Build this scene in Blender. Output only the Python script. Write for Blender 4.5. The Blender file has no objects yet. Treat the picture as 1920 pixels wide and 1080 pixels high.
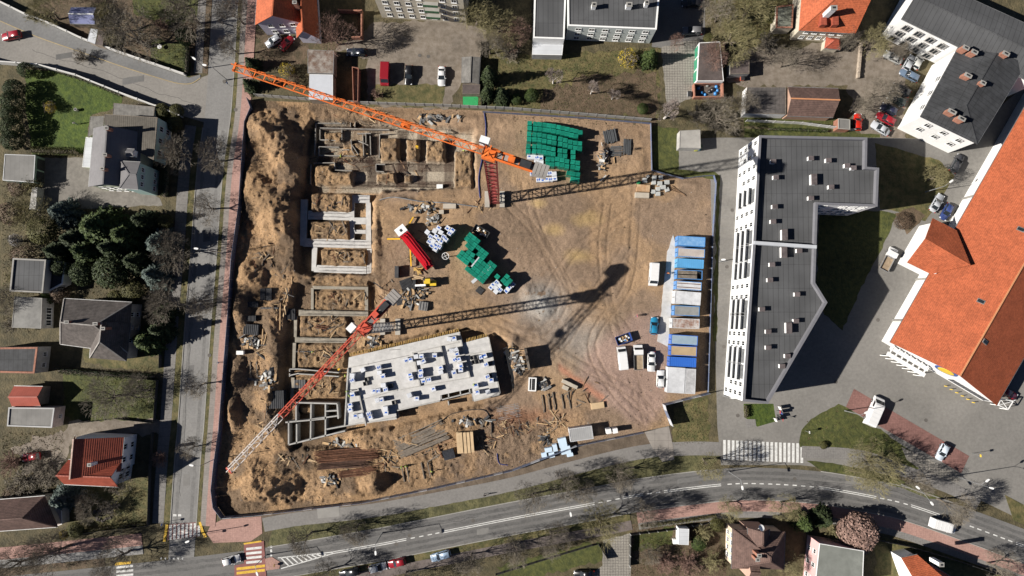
import bpy, bmesh, math, random
import numpy as np
from mathutils import Vector, Matrix
from mathutils.geometry import tessellate_polygon

R = math.radians
rnd = random.Random(11)
npr = np.random.RandomState(5)
scene = bpy.context.scene
COL = scene.collection

# ---------------------------------------------------------------- camera
CAM_H, FPX = 154.0, 1280.0
camd = bpy.data.cameras.new('camera')
camd.sensor_width = 36.0
camd.lens = 36.0 * FPX / 1920.0
camd.clip_start, camd.clip_end = 1.0, 3000.0
cam = bpy.data.objects.new('camera', camd)
COL.objects.link(cam)
cam.location = (0, 0, CAM_H)
CAM_EUL = (math.atan(60 / 1280.0), -math.atan(9 / 1281.4), 0.0)
cam.rotation_euler = CAM_EUL
scene.camera = cam

# ---------------------------------------------------------------- sky, sun, exposure
SUN_ELEV, SUN_AZ = R(31.7), R(188.7)      # azimuth: direction towards the sun, counter-clockwise from +X
world = bpy.data.worlds.new('World')
scene.world = world
world.use_nodes = True
wn = world.node_tree
wn.nodes.clear()
sky = wn.nodes.new('ShaderNodeTexSky')
sky.sky_type = 'NISHITA'
sky.sun_disc = False
sky.sun_elevation = SUN_ELEV
sky.sun_rotation = R(90) - SUN_AZ
sky.air_density = 0.3
sky.dust_density = 0.2
sky.altitude = 120.0
bg = wn.nodes.new('ShaderNodeBackground')
bg.inputs['Strength'].default_value = 0.05
wo = wn.nodes.new('ShaderNodeOutputWorld')
wn.links.new(sky.outputs[0], bg.inputs[0])
wn.links.new(bg.outputs[0], wo.inputs[0])

sund = bpy.data.lights.new('sun', 'SUN')
sund.energy = 5.0
sund.angle = R(0.5)
sund.color = (1.0, 0.945, 0.865)
sun = bpy.data.objects.new('sun', sund)
COL.objects.link(sun)
SUN_DIR = Vector((math.cos(SUN_ELEV) * math.cos(SUN_AZ), math.cos(SUN_ELEV) * math.sin(SUN_AZ), math.sin(SUN_ELEV)))
sun.rotation_euler = SUN_DIR.to_track_quat('Z', 'Y').to_euler()
sun.location = SUN_DIR * 200

vs = scene.view_settings
vs.view_transform = 'Standard'
vs.look = 'None'
vs.exposure = 0.75
vs.gamma = 1.0
vs.use_curve_mapping = False
scene.render.engine = 'CYCLES'
scene.cycles.max_bounces = 4
scene.cycles.diffuse_bounces = 1
scene.cycles.glossy_bounces = 2

# ---------------------------------------------------------------- helpers
from mathutils import Euler
_RM = Euler(CAM_EUL, 'XYZ').to_matrix()


def G(px, py, z=0.0):
	"""photo pixel (1920x1080) -> world point on the horizontal plane at height z"""
	d = _RM @ Vector((px - 960.0, 540.0 - py, -FPX))
	t = (z - CAM_H) / d.z
	return Vector((d.x * t, d.y * t, z))


def GL(pts, z=0.0):
	return [G(p[0], p[1], z) for p in pts]


_RN = np.array(_RM)


def to_px(X, Y):
	"""ground points -> photo pixels (arrays)"""
	d = np.stack([X, Y, np.full_like(X, -CAM_H)], -1) @ _RN
	s = -FPX / d[..., 2]
	return 960 + d[..., 0] * s, 540 - d[..., 1] * s


ORI = {}
ROT = {}


def link(o, parent=None):
	COL.objects.link(o)
	if parent is not None:
		o.parent = parent
	return o


def tag(o, label, cat=None, group=None, kind=None):
	if label:
		o['label'] = label
	if cat:
		o['category'] = cat
	if group:
		o['group'] = group
	if kind:
		o['kind'] = kind
	return o


def thing(name, label, cat, loc=(0, 0, 0), rz=0.0, group=None):
	o = bpy.data.objects.new(name, None)
	o.empty_display_size = 0.3
	COL.objects.link(o)
	o.location = loc
	o.rotation_euler = (0, 0, rz)
	ORI[o.name] = Vector(loc)
	ROT[o.name] = rz
	return tag(o, label, cat, group)


class MB:
	"""collects faces, builds ONE mesh"""

	def __init__(s):
		s.v, s.f, s.m = [], [], []

	def face(s, pts, mi=0):
		n = len(s.v)
		s.v += [tuple(p) for p in pts]
		s.f.append(tuple(range(n, n + len(pts))))
		s.m.append(mi)
		return s

	def prism(s, pts, z0, z1, mi=0, mtop=None, bottom=False, jz=None):
		"""pts: xy polygon (any winding)"""
		P = [(p[0], p[1]) for p in pts]
		a = sum(P[i][0] * P[(i + 1) % len(P)][1] - P[(i + 1) % len(P)][0] * P[i][1] for i in range(len(P)))
		if a < 0:
			P.reverse()
		n = len(s.v)
		k = len(P)
		s.v += [(x, y, z0) for x, y in P] + [(x, y, z1) for x, y in P]
		for i in range(k):
			j = (i + 1) % k
			s.f.append((n + i, n + j, n + k + j, n + k + i))
			s.m.append(mi)
		mt = mi if mtop is None else mtop
		if k <= 4:
			s.f.append(tuple(n + k + i for i in range(k)))
			s.m.append(mt)
		else:
			for t in tessellate_polygon([[Vector((x, y, 0)) for x, y in P]]):
				t = t if _ccw(P, t) else t[::-1]
				s.f.append(tuple(n + k + i for i in t))
				s.m.append(mt)
		if bottom:
			for t in (tessellate_polygon([[Vector((x, y, 0)) for x, y in P]])):
				t = t[::-1] if _ccw(P, t) else t
				s.f.append(tuple(n + i for i in t))
				s.m.append(mi)
		return s

	def box(s, c, d, rz=0.0, mi=0, mtop=None):
		"""centre of the base c, size d"""
		ca, sa = math.cos(rz), math.sin(rz)
		hx, hy = d[0] / 2, d[1] / 2
		P = [(c[0] + x * ca - y * sa, c[1] + x * sa + y * ca) for x, y in ((-hx, -hy), (hx, -hy), (hx, hy), (-hx, hy))]
		return s.prism(P, c[2], c[2] + d[2], mi, mtop, True)

	def beam(s, p, q, w, h=None, mi=0):
		"""square bar from p to q"""
		p, q = Vector(p), Vector(q)
		h = w if h is None else h
		d = (q - p)
		if d.length < 1e-6:
			return s
		d.normalize()
		up = Vector((0, 0, 1)) if abs(d.z) < 0.95 else Vector((1, 0, 0))
		a = d.cross(up).normalized() * (w / 2)
		b = a.cross(d).normalized() * (h / 2)
		n = len(s.v)
		for c in (p, q):
			s.v += [tuple(c - a - b), tuple(c + a - b), tuple(c + a + b), tuple(c - a + b)]
		for fc in ((0, 1, 5, 4), (1, 2, 6, 5), (2, 3, 7, 6), (3, 0, 4, 7), (3, 2, 1, 0), (4, 5, 6, 7)):
			s.f.append(tuple(n + i for i in fc))
			s.m.append(mi)
		return s

	def tube(s, p, q, r0, r1=None, n=6, mi=0, caps=True):
		p, q = Vector(p), Vector(q)
		r1 = r0 if r1 is None else r1
		d = (q - p).normalized()
		up = Vector((0, 0, 1)) if abs(d.z) < 0.95 else Vector((1, 0, 0))
		a = d.cross(up).normalized()
		b = a.cross(d)
		k = len(s.v)
		for c, r in ((p, r0), (q, r1)):
			for i in range(n):
				t = 2 * math.pi * i / n
				s.v.append(tuple(c + (a * math.cos(t) + b * math.sin(t)) * r))
		for i in range(n):
			j = (i + 1) % n
			s.f.append((k + j, k + i, k + n + i, k + n + j))
			s.m.append(mi)
		if caps:
			s.f.append(tuple(k + i for i in range(n)))
			s.m.append(mi)
			s.f.append(tuple(k + n + i for i in reversed(range(n))))
			s.m.append(mi)
		return s

	def loft(s, rings, mi=0, cap=True, capmi=None):
		"""rings: lists of points of equal count"""
		k = len(s.v)
		n = len(rings[0])
		for r in rings:
			s.v += [tuple(p) for p in r]
		for a in range(len(rings) - 1):
			for i in range(n):
				j = (i + 1) % n
				s.f.append((k + a * n + i, k + a * n + j, k + (a + 1) * n + j, k + (a + 1) * n + i))
				s.m.append(mi)
		if cap:
			s.f.append(tuple(k + (len(rings) - 1) * n + i for i in range(n)))
			s.m.append(mi if capmi is None else capmi)
			s.f.append(tuple(k + i for i in reversed(range(n))))
			s.m.append(mi)
		return s

	def mesh(s, name, mats, smooth=False, off=None, rz=0.0):
		me = bpy.data.meshes.new(name)
		V = np.array(s.v, dtype=np.float64).reshape(-1, 3)
		if off is not None:
			V = V - np.array(off)
		if rz:
			c, n = math.cos(-rz), math.sin(-rz)
			V = np.stack([V[:, 0] * c - V[:, 1] * n, V[:, 0] * n + V[:, 1] * c, V[:, 2]], -1)
		me.from_pydata(V.tolist(), [], s.f)
		if not isinstance(mats, (list, tuple)):
			mats = [mats]
		for m in mats:
			me.materials.append(m)
		if len(mats) > 1:
			me.polygons.foreach_set('material_index', np.array(s.m, dtype=np.int32))
		auto_uv(me)
		if smooth:
			me.shade_smooth()
		me.update()
		return me

	def build(s, name, mats, parent=None, smooth=False, world_space=True):
		off, rz = None, 0.0
		if parent is not None and world_space:
			off = ORI[parent.name]
			rz = ROT.get(parent.name, 0.0)
		o = bpy.data.objects.new(name, s.mesh(name, mats, smooth, off, rz))
		link(o, parent)
		if parent is not None:
			ORI[o.name] = ORI[parent.name]
			ROT[o.name] = ROT.get(parent.name, 0.0)
		return o


def _ccw(P, t):
	a, b, c = (P[i] for i in t)
	return (b[0] - a[0]) * (c[1] - a[1]) - (b[1] - a[1]) * (c[0] - a[0]) > 0


def auto_uv(me):
	"""metre-scaled face-aligned uv: u runs along the face's horizontal, v up its slope"""
	nl = len(me.loops)
	if not nl:
		return
	co = np.empty(len(me.vertices) * 3, dtype=np.float32)
	me.vertices.foreach_get('co', co)
	co = co.reshape(-1, 3)
	vi = np.empty(nl, dtype=np.int32)
	me.loops.foreach_get('vertex_index', vi)
	npol = len(me.polygons)
	nor = np.empty(npol * 3, dtype=np.float32)
	me.polygons.foreach_get('normal', nor)
	nor = nor.reshape(-1, 3)
	tot = np.empty(npol, dtype=np.int32)
	me.polygons.foreach_get('loop_total', tot)
	ln = np.repeat(nor, tot, axis=0)
	u = np.stack([-ln[:, 1], ln[:, 0], np.zeros(nl)], -1)
	L = np.linalg.norm(u, axis=1)
	fl = L < 0.02
	u[fl] = (1, 0, 0)
	L[fl] = 1
	u /= L[:, None]
	v = np.cross(ln, u)
	p = co[vi]
	uv = np.stack([(p * u).sum(1), (p * v).sum(1)], -1).astype(np.float32)
	lay = me.uv_layers.new(name='UVMap')
	lay.data.foreach_set('uv', uv.ravel())


def inst(mesh, name, parent=None, loc=(0, 0, 0), rz=0.0, scale=None, world_space=True):
	o = bpy.data.objects.new(name, mesh)
	link(o, parent)
	loc = Vector(loc)
	if parent is not None and world_space:
		loc = loc - ORI[parent.name]
		r = ROT.get(parent.name, 0.0)
		if r:
			loc = Matrix.Rotation(-r, 3, 'Z') @ loc
			rz -= r
	o.location = loc
	o.rotation_euler = (0, 0, rz)
	if scale is not None:
		o.scale = scale if hasattr(scale, '__len__') else (scale,) * 3
	return o


def copy_tree(o, parent=None):
	c = o.copy()
	COL.objects.link(c)
	c.parent = parent
	for ch in o.children:
		copy_tree(ch, c)
	return c


# ---------------------------------------------------------------- materials
_MATS = {}


def M(name, col, rough=0.85, var=0.22, sc=1.2, col2=None, dirt=0.25, dsc=0.15, bump=0.0, bsc=8.0, metal=0.0,
 lines=None, spec=0.3, coat=0.0, rand=0.0, streak=None):
	"""procedural surface: two noises (fine grain and broad wear) over a base colour; optional joint lines
	lines = [(axis 'u'/'v', period, width, darkness, bumpdepth)]"""
	if name in _MATS:
		return _MATS[name]
	m = bpy.data.materials.new(name)
	m.use_nodes = True
	t = m.node_tree
	N, L = t.nodes, t.links
	b = N['Principled BSDF']
	b.inputs['Roughness'].default_value = rough
	b.inputs['Metallic'].default_value = metal
	b.inputs['Specular IOR Level'].default_value = spec
	if coat:
		b.inputs['Coat Weight'].default_value = coat
		b.inputs['Coat Roughness'].default_value = 0.08
	geo = N.new('ShaderNodeNewGeometry')
	n1 = N.new('ShaderNodeTexNoise')
	n1.inputs['Scale'].default_value = sc
	n1.inputs['Detail'].default_value = 7
	n1.inputs['Roughness'].default_value = 0.65
	L.new(geo.outputs['Position'], n1.inputs['Vector'])
	ramp = N.new('ShaderNodeValToRGB')
	c2 = col2 or tuple(c * (1 - var) for c in col)
	c1 = col if col2 else tuple(min(1, c * (1 + var)) for c in col)
	ramp.color_ramp.elements[0].position = 0.36
	ramp.color_ramp.elements[1].position = 0.64
	ramp.color_ramp.elements[0].color = (*c2, 1)
	ramp.color_ramp.elements[1].color = (*c1, 1)
	L.new(n1.outputs['Fac'], ramp.inputs[0])
	cur = ramp.outputs[0]

	def mul(cur, fac_out, dark):
		mx = N.new('ShaderNodeMix')
		mx.data_type = 'RGBA'
		mx.blend_type = 'MULTIPLY'
		mx.inputs[7].default_value = (1 - dark, 1 - dark, 1 - dark, 1)
		L.new(fac_out, mx.inputs[0])
		L.new(cur, mx.inputs[6])
		return mx.outputs[2]
	if dirt:
		n2 = N.new('ShaderNodeTexNoise')
		n2.inputs['Scale'].default_value = dsc
		n2.inputs['Detail'].default_value = 8
		n2.inputs['Roughness'].default_value = 0.7
		L.new(geo.outputs['Position'], n2.inputs['Vector'])
		r2 = N.new('ShaderNodeMapRange')
		r2.inputs[1].default_value = 0.4
		r2.inputs[2].default_value = 0.68
		L.new(n2.outputs['Fac'], r2.inputs[0])
		cur = mul(cur, r2.outputs[0], dirt)
	hgt = None
	if lines:
		uv = N.new('ShaderNodeUVMap')
		sep = N.new('ShaderNodeSeparateXYZ')
		L.new(uv.outputs[0], sep.inputs[0])
		for ax, per, wid, dark, bd in lines:
			dv = N.new('ShaderNodeMath')
			dv.operation = 'DIVIDE'
			dv.inputs[1].default_value = per
			L.new(sep.outputs[0 if ax == 'u' else 1], dv.inputs[0])
			fr = N.new('ShaderNodeMath')
			fr.operation = 'FRACT'
			L.new(dv.outputs[0], fr.inputs[0])
			lt = N.new('ShaderNodeMath')
			lt.operation = 'LESS_THAN'
			lt.inputs[1].default_value = wid / per
			L.new(fr.outputs[0], lt.inputs[0])
			cur = mul(cur, lt.outputs[0], dark)
			if bd:
				pp = N.new('ShaderNodeMath')
				pp.operation = 'PINGPONG'
				pp.inputs[1].default_value = 0.5
				L.new(dv.outputs[0], pp.inputs[0])
				mm = N.new('ShaderNodeMath')
				mm.operation = 'MULTIPLY'
				mm.inputs[1].default_value = bd
				L.new(pp.outputs[0], mm.inputs[0])
				if hgt is None:
					hgt = mm.outputs[0]
				else:
					ad = N.new('ShaderNodeMath')
					L.new(hgt, ad.inputs[0])
					L.new(mm.outputs[0], ad.inputs[1])
					hgt = ad.outputs[0]
	if rand:
		oi = N.new('ShaderNodeObjectInfo')
		hs = N.new('ShaderNodeHueSaturation')
		mr = N.new('ShaderNodeMapRange')
		mr.inputs[3].default_value = 1 - rand
		mr.inputs[4].default_value = 1 + rand
		L.new(oi.outputs['Random'], mr.inputs[0])
		L.new(mr.outputs[0], hs.inputs['Value'])
		L.new(cur, hs.inputs['Color'])
		cur = hs.outputs[0]
	L.new(cur, b.inputs['Base Color'])
	if bump or hgt is not None:
		bp = N.new('ShaderNodeBump')
		bp.inputs['Strength'].default_value = 1.0
		bp.inputs['Distance'].default_value = 1.0
		if bump:
			n3 = N.new('ShaderNodeTexNoise')
			n3.inputs['Scale'].default_value = bsc
			n3.inputs['Detail'].default_value = 4
			L.new(geo.outputs['Position'], n3.inputs['Vector'])
			mm = N.new('ShaderNodeMath')
			mm.operation = 'MULTIPLY'
			mm.inputs[1].default_value = bump
			L.new(n3.outputs['Fac'], mm.inputs[0])
			if hgt is None:
				hgt = mm.outputs[0]
			else:
				ad = N.new('ShaderNodeMath')
				L.new(hgt, ad.inputs[0])
				L.new(mm.outputs[0], ad.inputs[1])
				hgt = ad.outputs[0]
		L.new(hgt, bp.inputs['Height'])
		L.new(bp.outputs[0], b.inputs['Normal'])
	_MATS[name] = m
	return m


def paint(name, col, rough=0.35):
	return M('paint_' + name, col, rough=rough, var=0.05, sc=0.8, dirt=0.12, dsc=0.8, spec=0.5, coat=0.3)


GLASS = M('window_glass', (0.02, 0.025, 0.03), rough=0.12, var=0.2, dirt=0, spec=0.5)
WHITE = M('white_render', (0.76, 0.76, 0.75), var=0.05, dirt=0.1, dsc=0.3)
PVC = M('white_frame', (0.75, 0.75, 0.74), rough=0.5, var=0.04, dirt=0)
ASPHALT = M('asphalt', (0.155, 0.15, 0.145), var=0.1, sc=3.0, dirt=0.28, dsc=0.09, bump=0.004, bsc=30)
ASPHALT_W = M('asphalt_pale', (0.225, 0.212, 0.195), var=0.1, sc=2.0, dirt=0.22, dsc=0.07, bump=0.004, bsc=30)
ASPHALT_B = M('asphalt_cool', (0.165, 0.165, 0.165), var=0.1, sc=2.0, dirt=0.25, dsc=0.1)
PAVE_GREY = M('grey_paving', (0.21, 0.20, 0.19), var=0.12, sc=2.5, dirt=0.22, dsc=0.12, lines=[('u', 0.5, 0.05, 0.18, 0), ('v', 0.5, 0.05, 0.18, 0)])
PAVE_PINK = M('pink_paving', (0.37, 0.225, 0.19), var=0.14, sc=2.5, dirt=0.22, dsc=0.12, lines=[('u', 0.4, 0.05, 0.15, 0), ('v', 0.4, 0.05, 0.15, 0)])
PAVE_RED = M('red_brick_paving', (0.22, 0.115, 0.10), var=0.16, sc=2.5, dirt=0.3, dsc=0.2, lines=[('u', 0.4, 0.05, 0.2, 0), ('v', 0.4, 0.05, 0.2, 0)])
COBBLE = M('hexagon_paving', (0.27, 0.25, 0.22), var=0.2, sc=3.5, dirt=0.25, dsc=0.2, lines=[('u', 0.6, 0.09, 0.45, 0), ('v', 0.6, 0.09, 0.45, 0)])
KERB = M('kerb_concrete', (0.3, 0.29, 0.27), var=0.12, dirt=0.2)
CONC = M('concrete', (0.40, 0.39, 0.37), var=0.12, sc=1.5, dirt=0.25, dsc=0.3, bump=0.006, bsc=10)
CONC_W = M('concrete_pale', (0.52, 0.51, 0.495), var=0.09, sc=0.9, dirt=0.2, dsc=0.35, bump=0.004, bsc=12)
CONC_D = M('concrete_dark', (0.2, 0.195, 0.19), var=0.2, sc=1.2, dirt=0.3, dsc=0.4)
ROADPAINT = M('road_paint', (0.66, 0.66, 0.64), var=0.1, sc=4, dirt=0.35, dsc=1.2)
YELPAINT = M('yellow_road_paint', (0.66, 0.42, 0.06), var=0.12, sc=4, dirt=0.3, dsc=1.2)
LAWN = M('lawn', (0.1, 0.105, 0.03), col2=(0.045, 0.055, 0.018), sc=0.9, dirt=0.35, dsc=0.12, bump=0.12, bsc=2.2)
LAWN_G = M('lawn_fresh', (0.09, 0.125, 0.02), col2=(0.035, 0.062, 0.012), sc=0.9, dirt=0.45, dsc=0.1, bump=0.12, bsc=2.2)
LAWN_DRY = M('lawn_dry', (0.165, 0.135, 0.06), col2=(0.065, 0.07, 0.026), sc=0.6, dirt=0.35, dsc=0.11, bump=0.12, bsc=2.2)
DIRT = M('bare_earth', (0.175, 0.135, 0.1), col2=(0.1, 0.076, 0.055), sc=0.55, dirt=0.3, dsc=0.09, bump=0.08, bsc=3)
YARD = M('yard_gravel', (0.235, 0.2, 0.165), col2=(0.155, 0.128, 0.1), sc=0.8, dirt=0.3, dsc=0.13, bump=0.05, bsc=4)
SOIL_L = M('dry_leaf_earth', (0.15, 0.105, 0.07), col2=(0.075, 0.06, 0.035), sc=0.7, dirt=0.3, dsc=0.13, bump=0.12, bsc=3)
WOOD = M('raw_timber', (0.46, 0.31, 0.17), var=0.25, sc=2.5, dirt=0.3, dsc=0.9)
WOOD_G = M('grey_timber', (0.19, 0.16, 0.13), var=0.3, sc=2.5, dirt=0.3, dsc=0.9)
STEEL = M('galvanised_steel', (0.42, 0.43, 0.44), rough=0.45, var=0.1, metal=0.6, dirt=0.2, dsc=0.9)
DARKM = M('dark_metal', (0.03, 0.031, 0.034), rough=0.6, var=0.2, dirt=0)
RUST = M('rusty_steel', (0.13, 0.06, 0.035), rough=0.9, var=0.45, sc=2.0, dirt=0.4, dsc=0.8)
RUBBER = M('rubber', (0.02, 0.02, 0.02), rough=0.9, var=0.1, dirt=0)
BRICK = M('red_brick', (0.34, 0.16, 0.11), var=0.2, sc=3, dirt=0.3, dsc=0.5, lines=[('v', 0.25, 0.03, 0.25, 0)])
TAR = M('tar_roof', (0.052, 0.054, 0.058), rough=0.8, var=0.2, sc=0.6, dirt=0.35, dsc=0.22, lines=[('u', 1.0, 0.1, 0.4, 0), ('v', 7.0, 0.12, 0.35, 0)])
TAR_G = M('grey_felt_roof', (0.092, 0.094, 0.098), rough=0.85, var=0.2, sc=0.5, dirt=0.4, dsc=0.25, lines=[('u', 1.1, 0.11, 0.4, 0), ('v', 5.0, 0.1, 0.3, 0)])
TAR_W = M('worn_felt_roof', (0.205, 0.2, 0.19), rough=0.85, var=0.15, sc=0.8, dirt=0.35, dsc=0.2, lines=[('u', 1.0, 0.05, 0.2, 0)])
TILE_O = M('orange_roof_tile', (0.43, 0.112, 0.048), rough=0.7, var=0.22, sc=2.2, dirt=0.28, dsc=0.3, lines=[('v', 0.36, 0.08, 0.28, 0.05), ('u', 0.3, 0.05, 0.12, 0.04)])
TILE_R = M('red_roof_tile', (0.36, 0.085, 0.05), rough=0.6, var=0.16, sc=1.6, dirt=0.2, dsc=0.3, lines=[('v', 0.4, 0.09, 0.35, 0.06), ('u', 0.3, 0.05, 0.2, 0.05)])
TILE_B = M('brown_roof_tile', (0.15, 0.095, 0.08), rough=0.85, var=0.3, sc=1.4, dirt=0.35, dsc=0.35, lines=[('v', 0.4, 0.09, 0.3, 0.06), ('u', 0.3, 0.05, 0.2, 0.05)])
TILE_G = M('grey_roof_tile', (0.115, 0.1, 0.092), rough=0.85, var=0.25, sc=1.2, dirt=0.35, dsc=0.25, lines=[('v', 0.4, 0.08, 0.3, 0.05)])
CORR = M('corrugated_grey', (0.21, 0.2, 0.185), rough=0.8, var=0.2, sc=1.0, dirt=0.35, dsc=0.3, lines=[('u', 0.3, 0.09, 0.25, 0.06)])


def rnd_edge(pts, step=1.2, amp=0.18, seed=1):
	"""world polygon with slightly uneven edges"""
	q = random.Random(seed)
	out = []
	for i in range(len(pts)):
		a, b = Vector(pts[i][:2]), Vector(pts[(i + 1) % len(pts)][:2])
		d = b - a
		n = max(1, int(d.length / step))
		nrm = Vector((-d.y, d.x)).normalized() if d.length > 1e-6 else Vector((0, 0))
		for k in range(n):
			o = 0 if k == 0 else q.gauss(0, amp)
			p = a + d * (k / n) + nrm * o
			out.append((p.x, p.y))
	return out


def smooth_line(pts, n=6):
	"""Catmull-Rom through pixel points"""
	P = [Vector(p) for p in pts]
	out = []
	for i in range(len(P) - 1):
		p0 = P[max(i - 1, 0)]
		p1, p2 = P[i], P[i + 1]
		p3 = P[min(i + 2, len(P) - 1)]
		for k in range(n):
			t = k / n
			out.append(0.5 * ((2 * p1) + (p2 - p0) * t + (2 * p0 - 5 * p1 + 4 * p2 - p3) * t * t + (3 * p1 - p0 - 3 * p2 + p3) * t ** 3))
	out.append(P[-1])
	return out


def offset_line(pts, d):
	"""offset pixel polyline to its right (photo y down -> screen right of travel)"""
	out = []
	n = len(pts)
	for i in range(n):
		a = pts[max(i - 1, 0)]
		b = pts[min(i + 1, n - 1)]
		t = (b - a).normalized()
		out.append(pts[i] + Vector((-t.y, t.x)) * d)
	return out


def sheet(name, pxpts, z0, z1, mat, kind='structure', uneven=0.0, seed=1, parent=None, side=None):
	W = [G(p[0], p[1], 0) for p in pxpts]
	P = [(w.x, w.y) for w in W]
	if uneven:
		P = rnd_edge(P, 1.0, uneven, seed)
	mb = MB().prism(P, z0, z1, 1 if side else 0, 0)
	o = mb.build(name, [mat, side] if side else mat, parent)
	if parent is None and kind:
		o['kind'] = kind
	return o


def band(name, line_px, d0, d1, z0, z1, mat, kind='structure', parent=None, uneven=0.0, seed=1):
	a = offset_line(line_px, d0)
	b = offset_line(line_px, d1)
	return sheet(name, list(a) + list(reversed(b)), z0, z1, mat, kind, uneven, seed, parent)

# ================================================================ GROUND, ROADS
SITE = [(467, 188), (575, 192), (675, 199), (830, 204), (960, 210), (1100, 221), (1221, 232), (1221, 320), (1245, 327), (1280, 336),
		(1317, 331), (1337, 330), (1341, 345), (1335, 440), (1326, 735), (1242, 757), (1256, 798), (1205, 809), (1080, 834), (960, 880),
		(820, 912), (680, 940), (480, 966), (417, 972), (401, 950), (397, 915), (402, 867), (411, 807), (421, 665), (428, 577), (433, 490),
		(447, 390), (455, 270), (458, 232)]
SITE_W = [(p.x, p.y) for p in GL(SITE)]


def ground_sheet():
	outer = [(-700, -600), (700, -600), (700, 600), (-700, 600)]
	lists = [[Vector((x, y, 0)) for x, y in outer], [Vector((x, y, 0)) for x, y in SITE_W]]
	P = outer + SITE_W
	mb = MB()
	mb.v = [(x, y, 0.0) for x, y in P]
	for t in tessellate_polygon(lists):
		mb.f.append(t if _ccw(P, t) else t[::-1])
		mb.m.append(0)
	o = mb.build('ground', M('ground_earth', (0.135, 0.11, 0.06), col2=(0.065, 0.058, 0.032), sc=0.5, dirt=0.35, dsc=0.1, bump=0.15, bsc=2.5))
	o['kind'] = 'structure'


ground_sheet()

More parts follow.
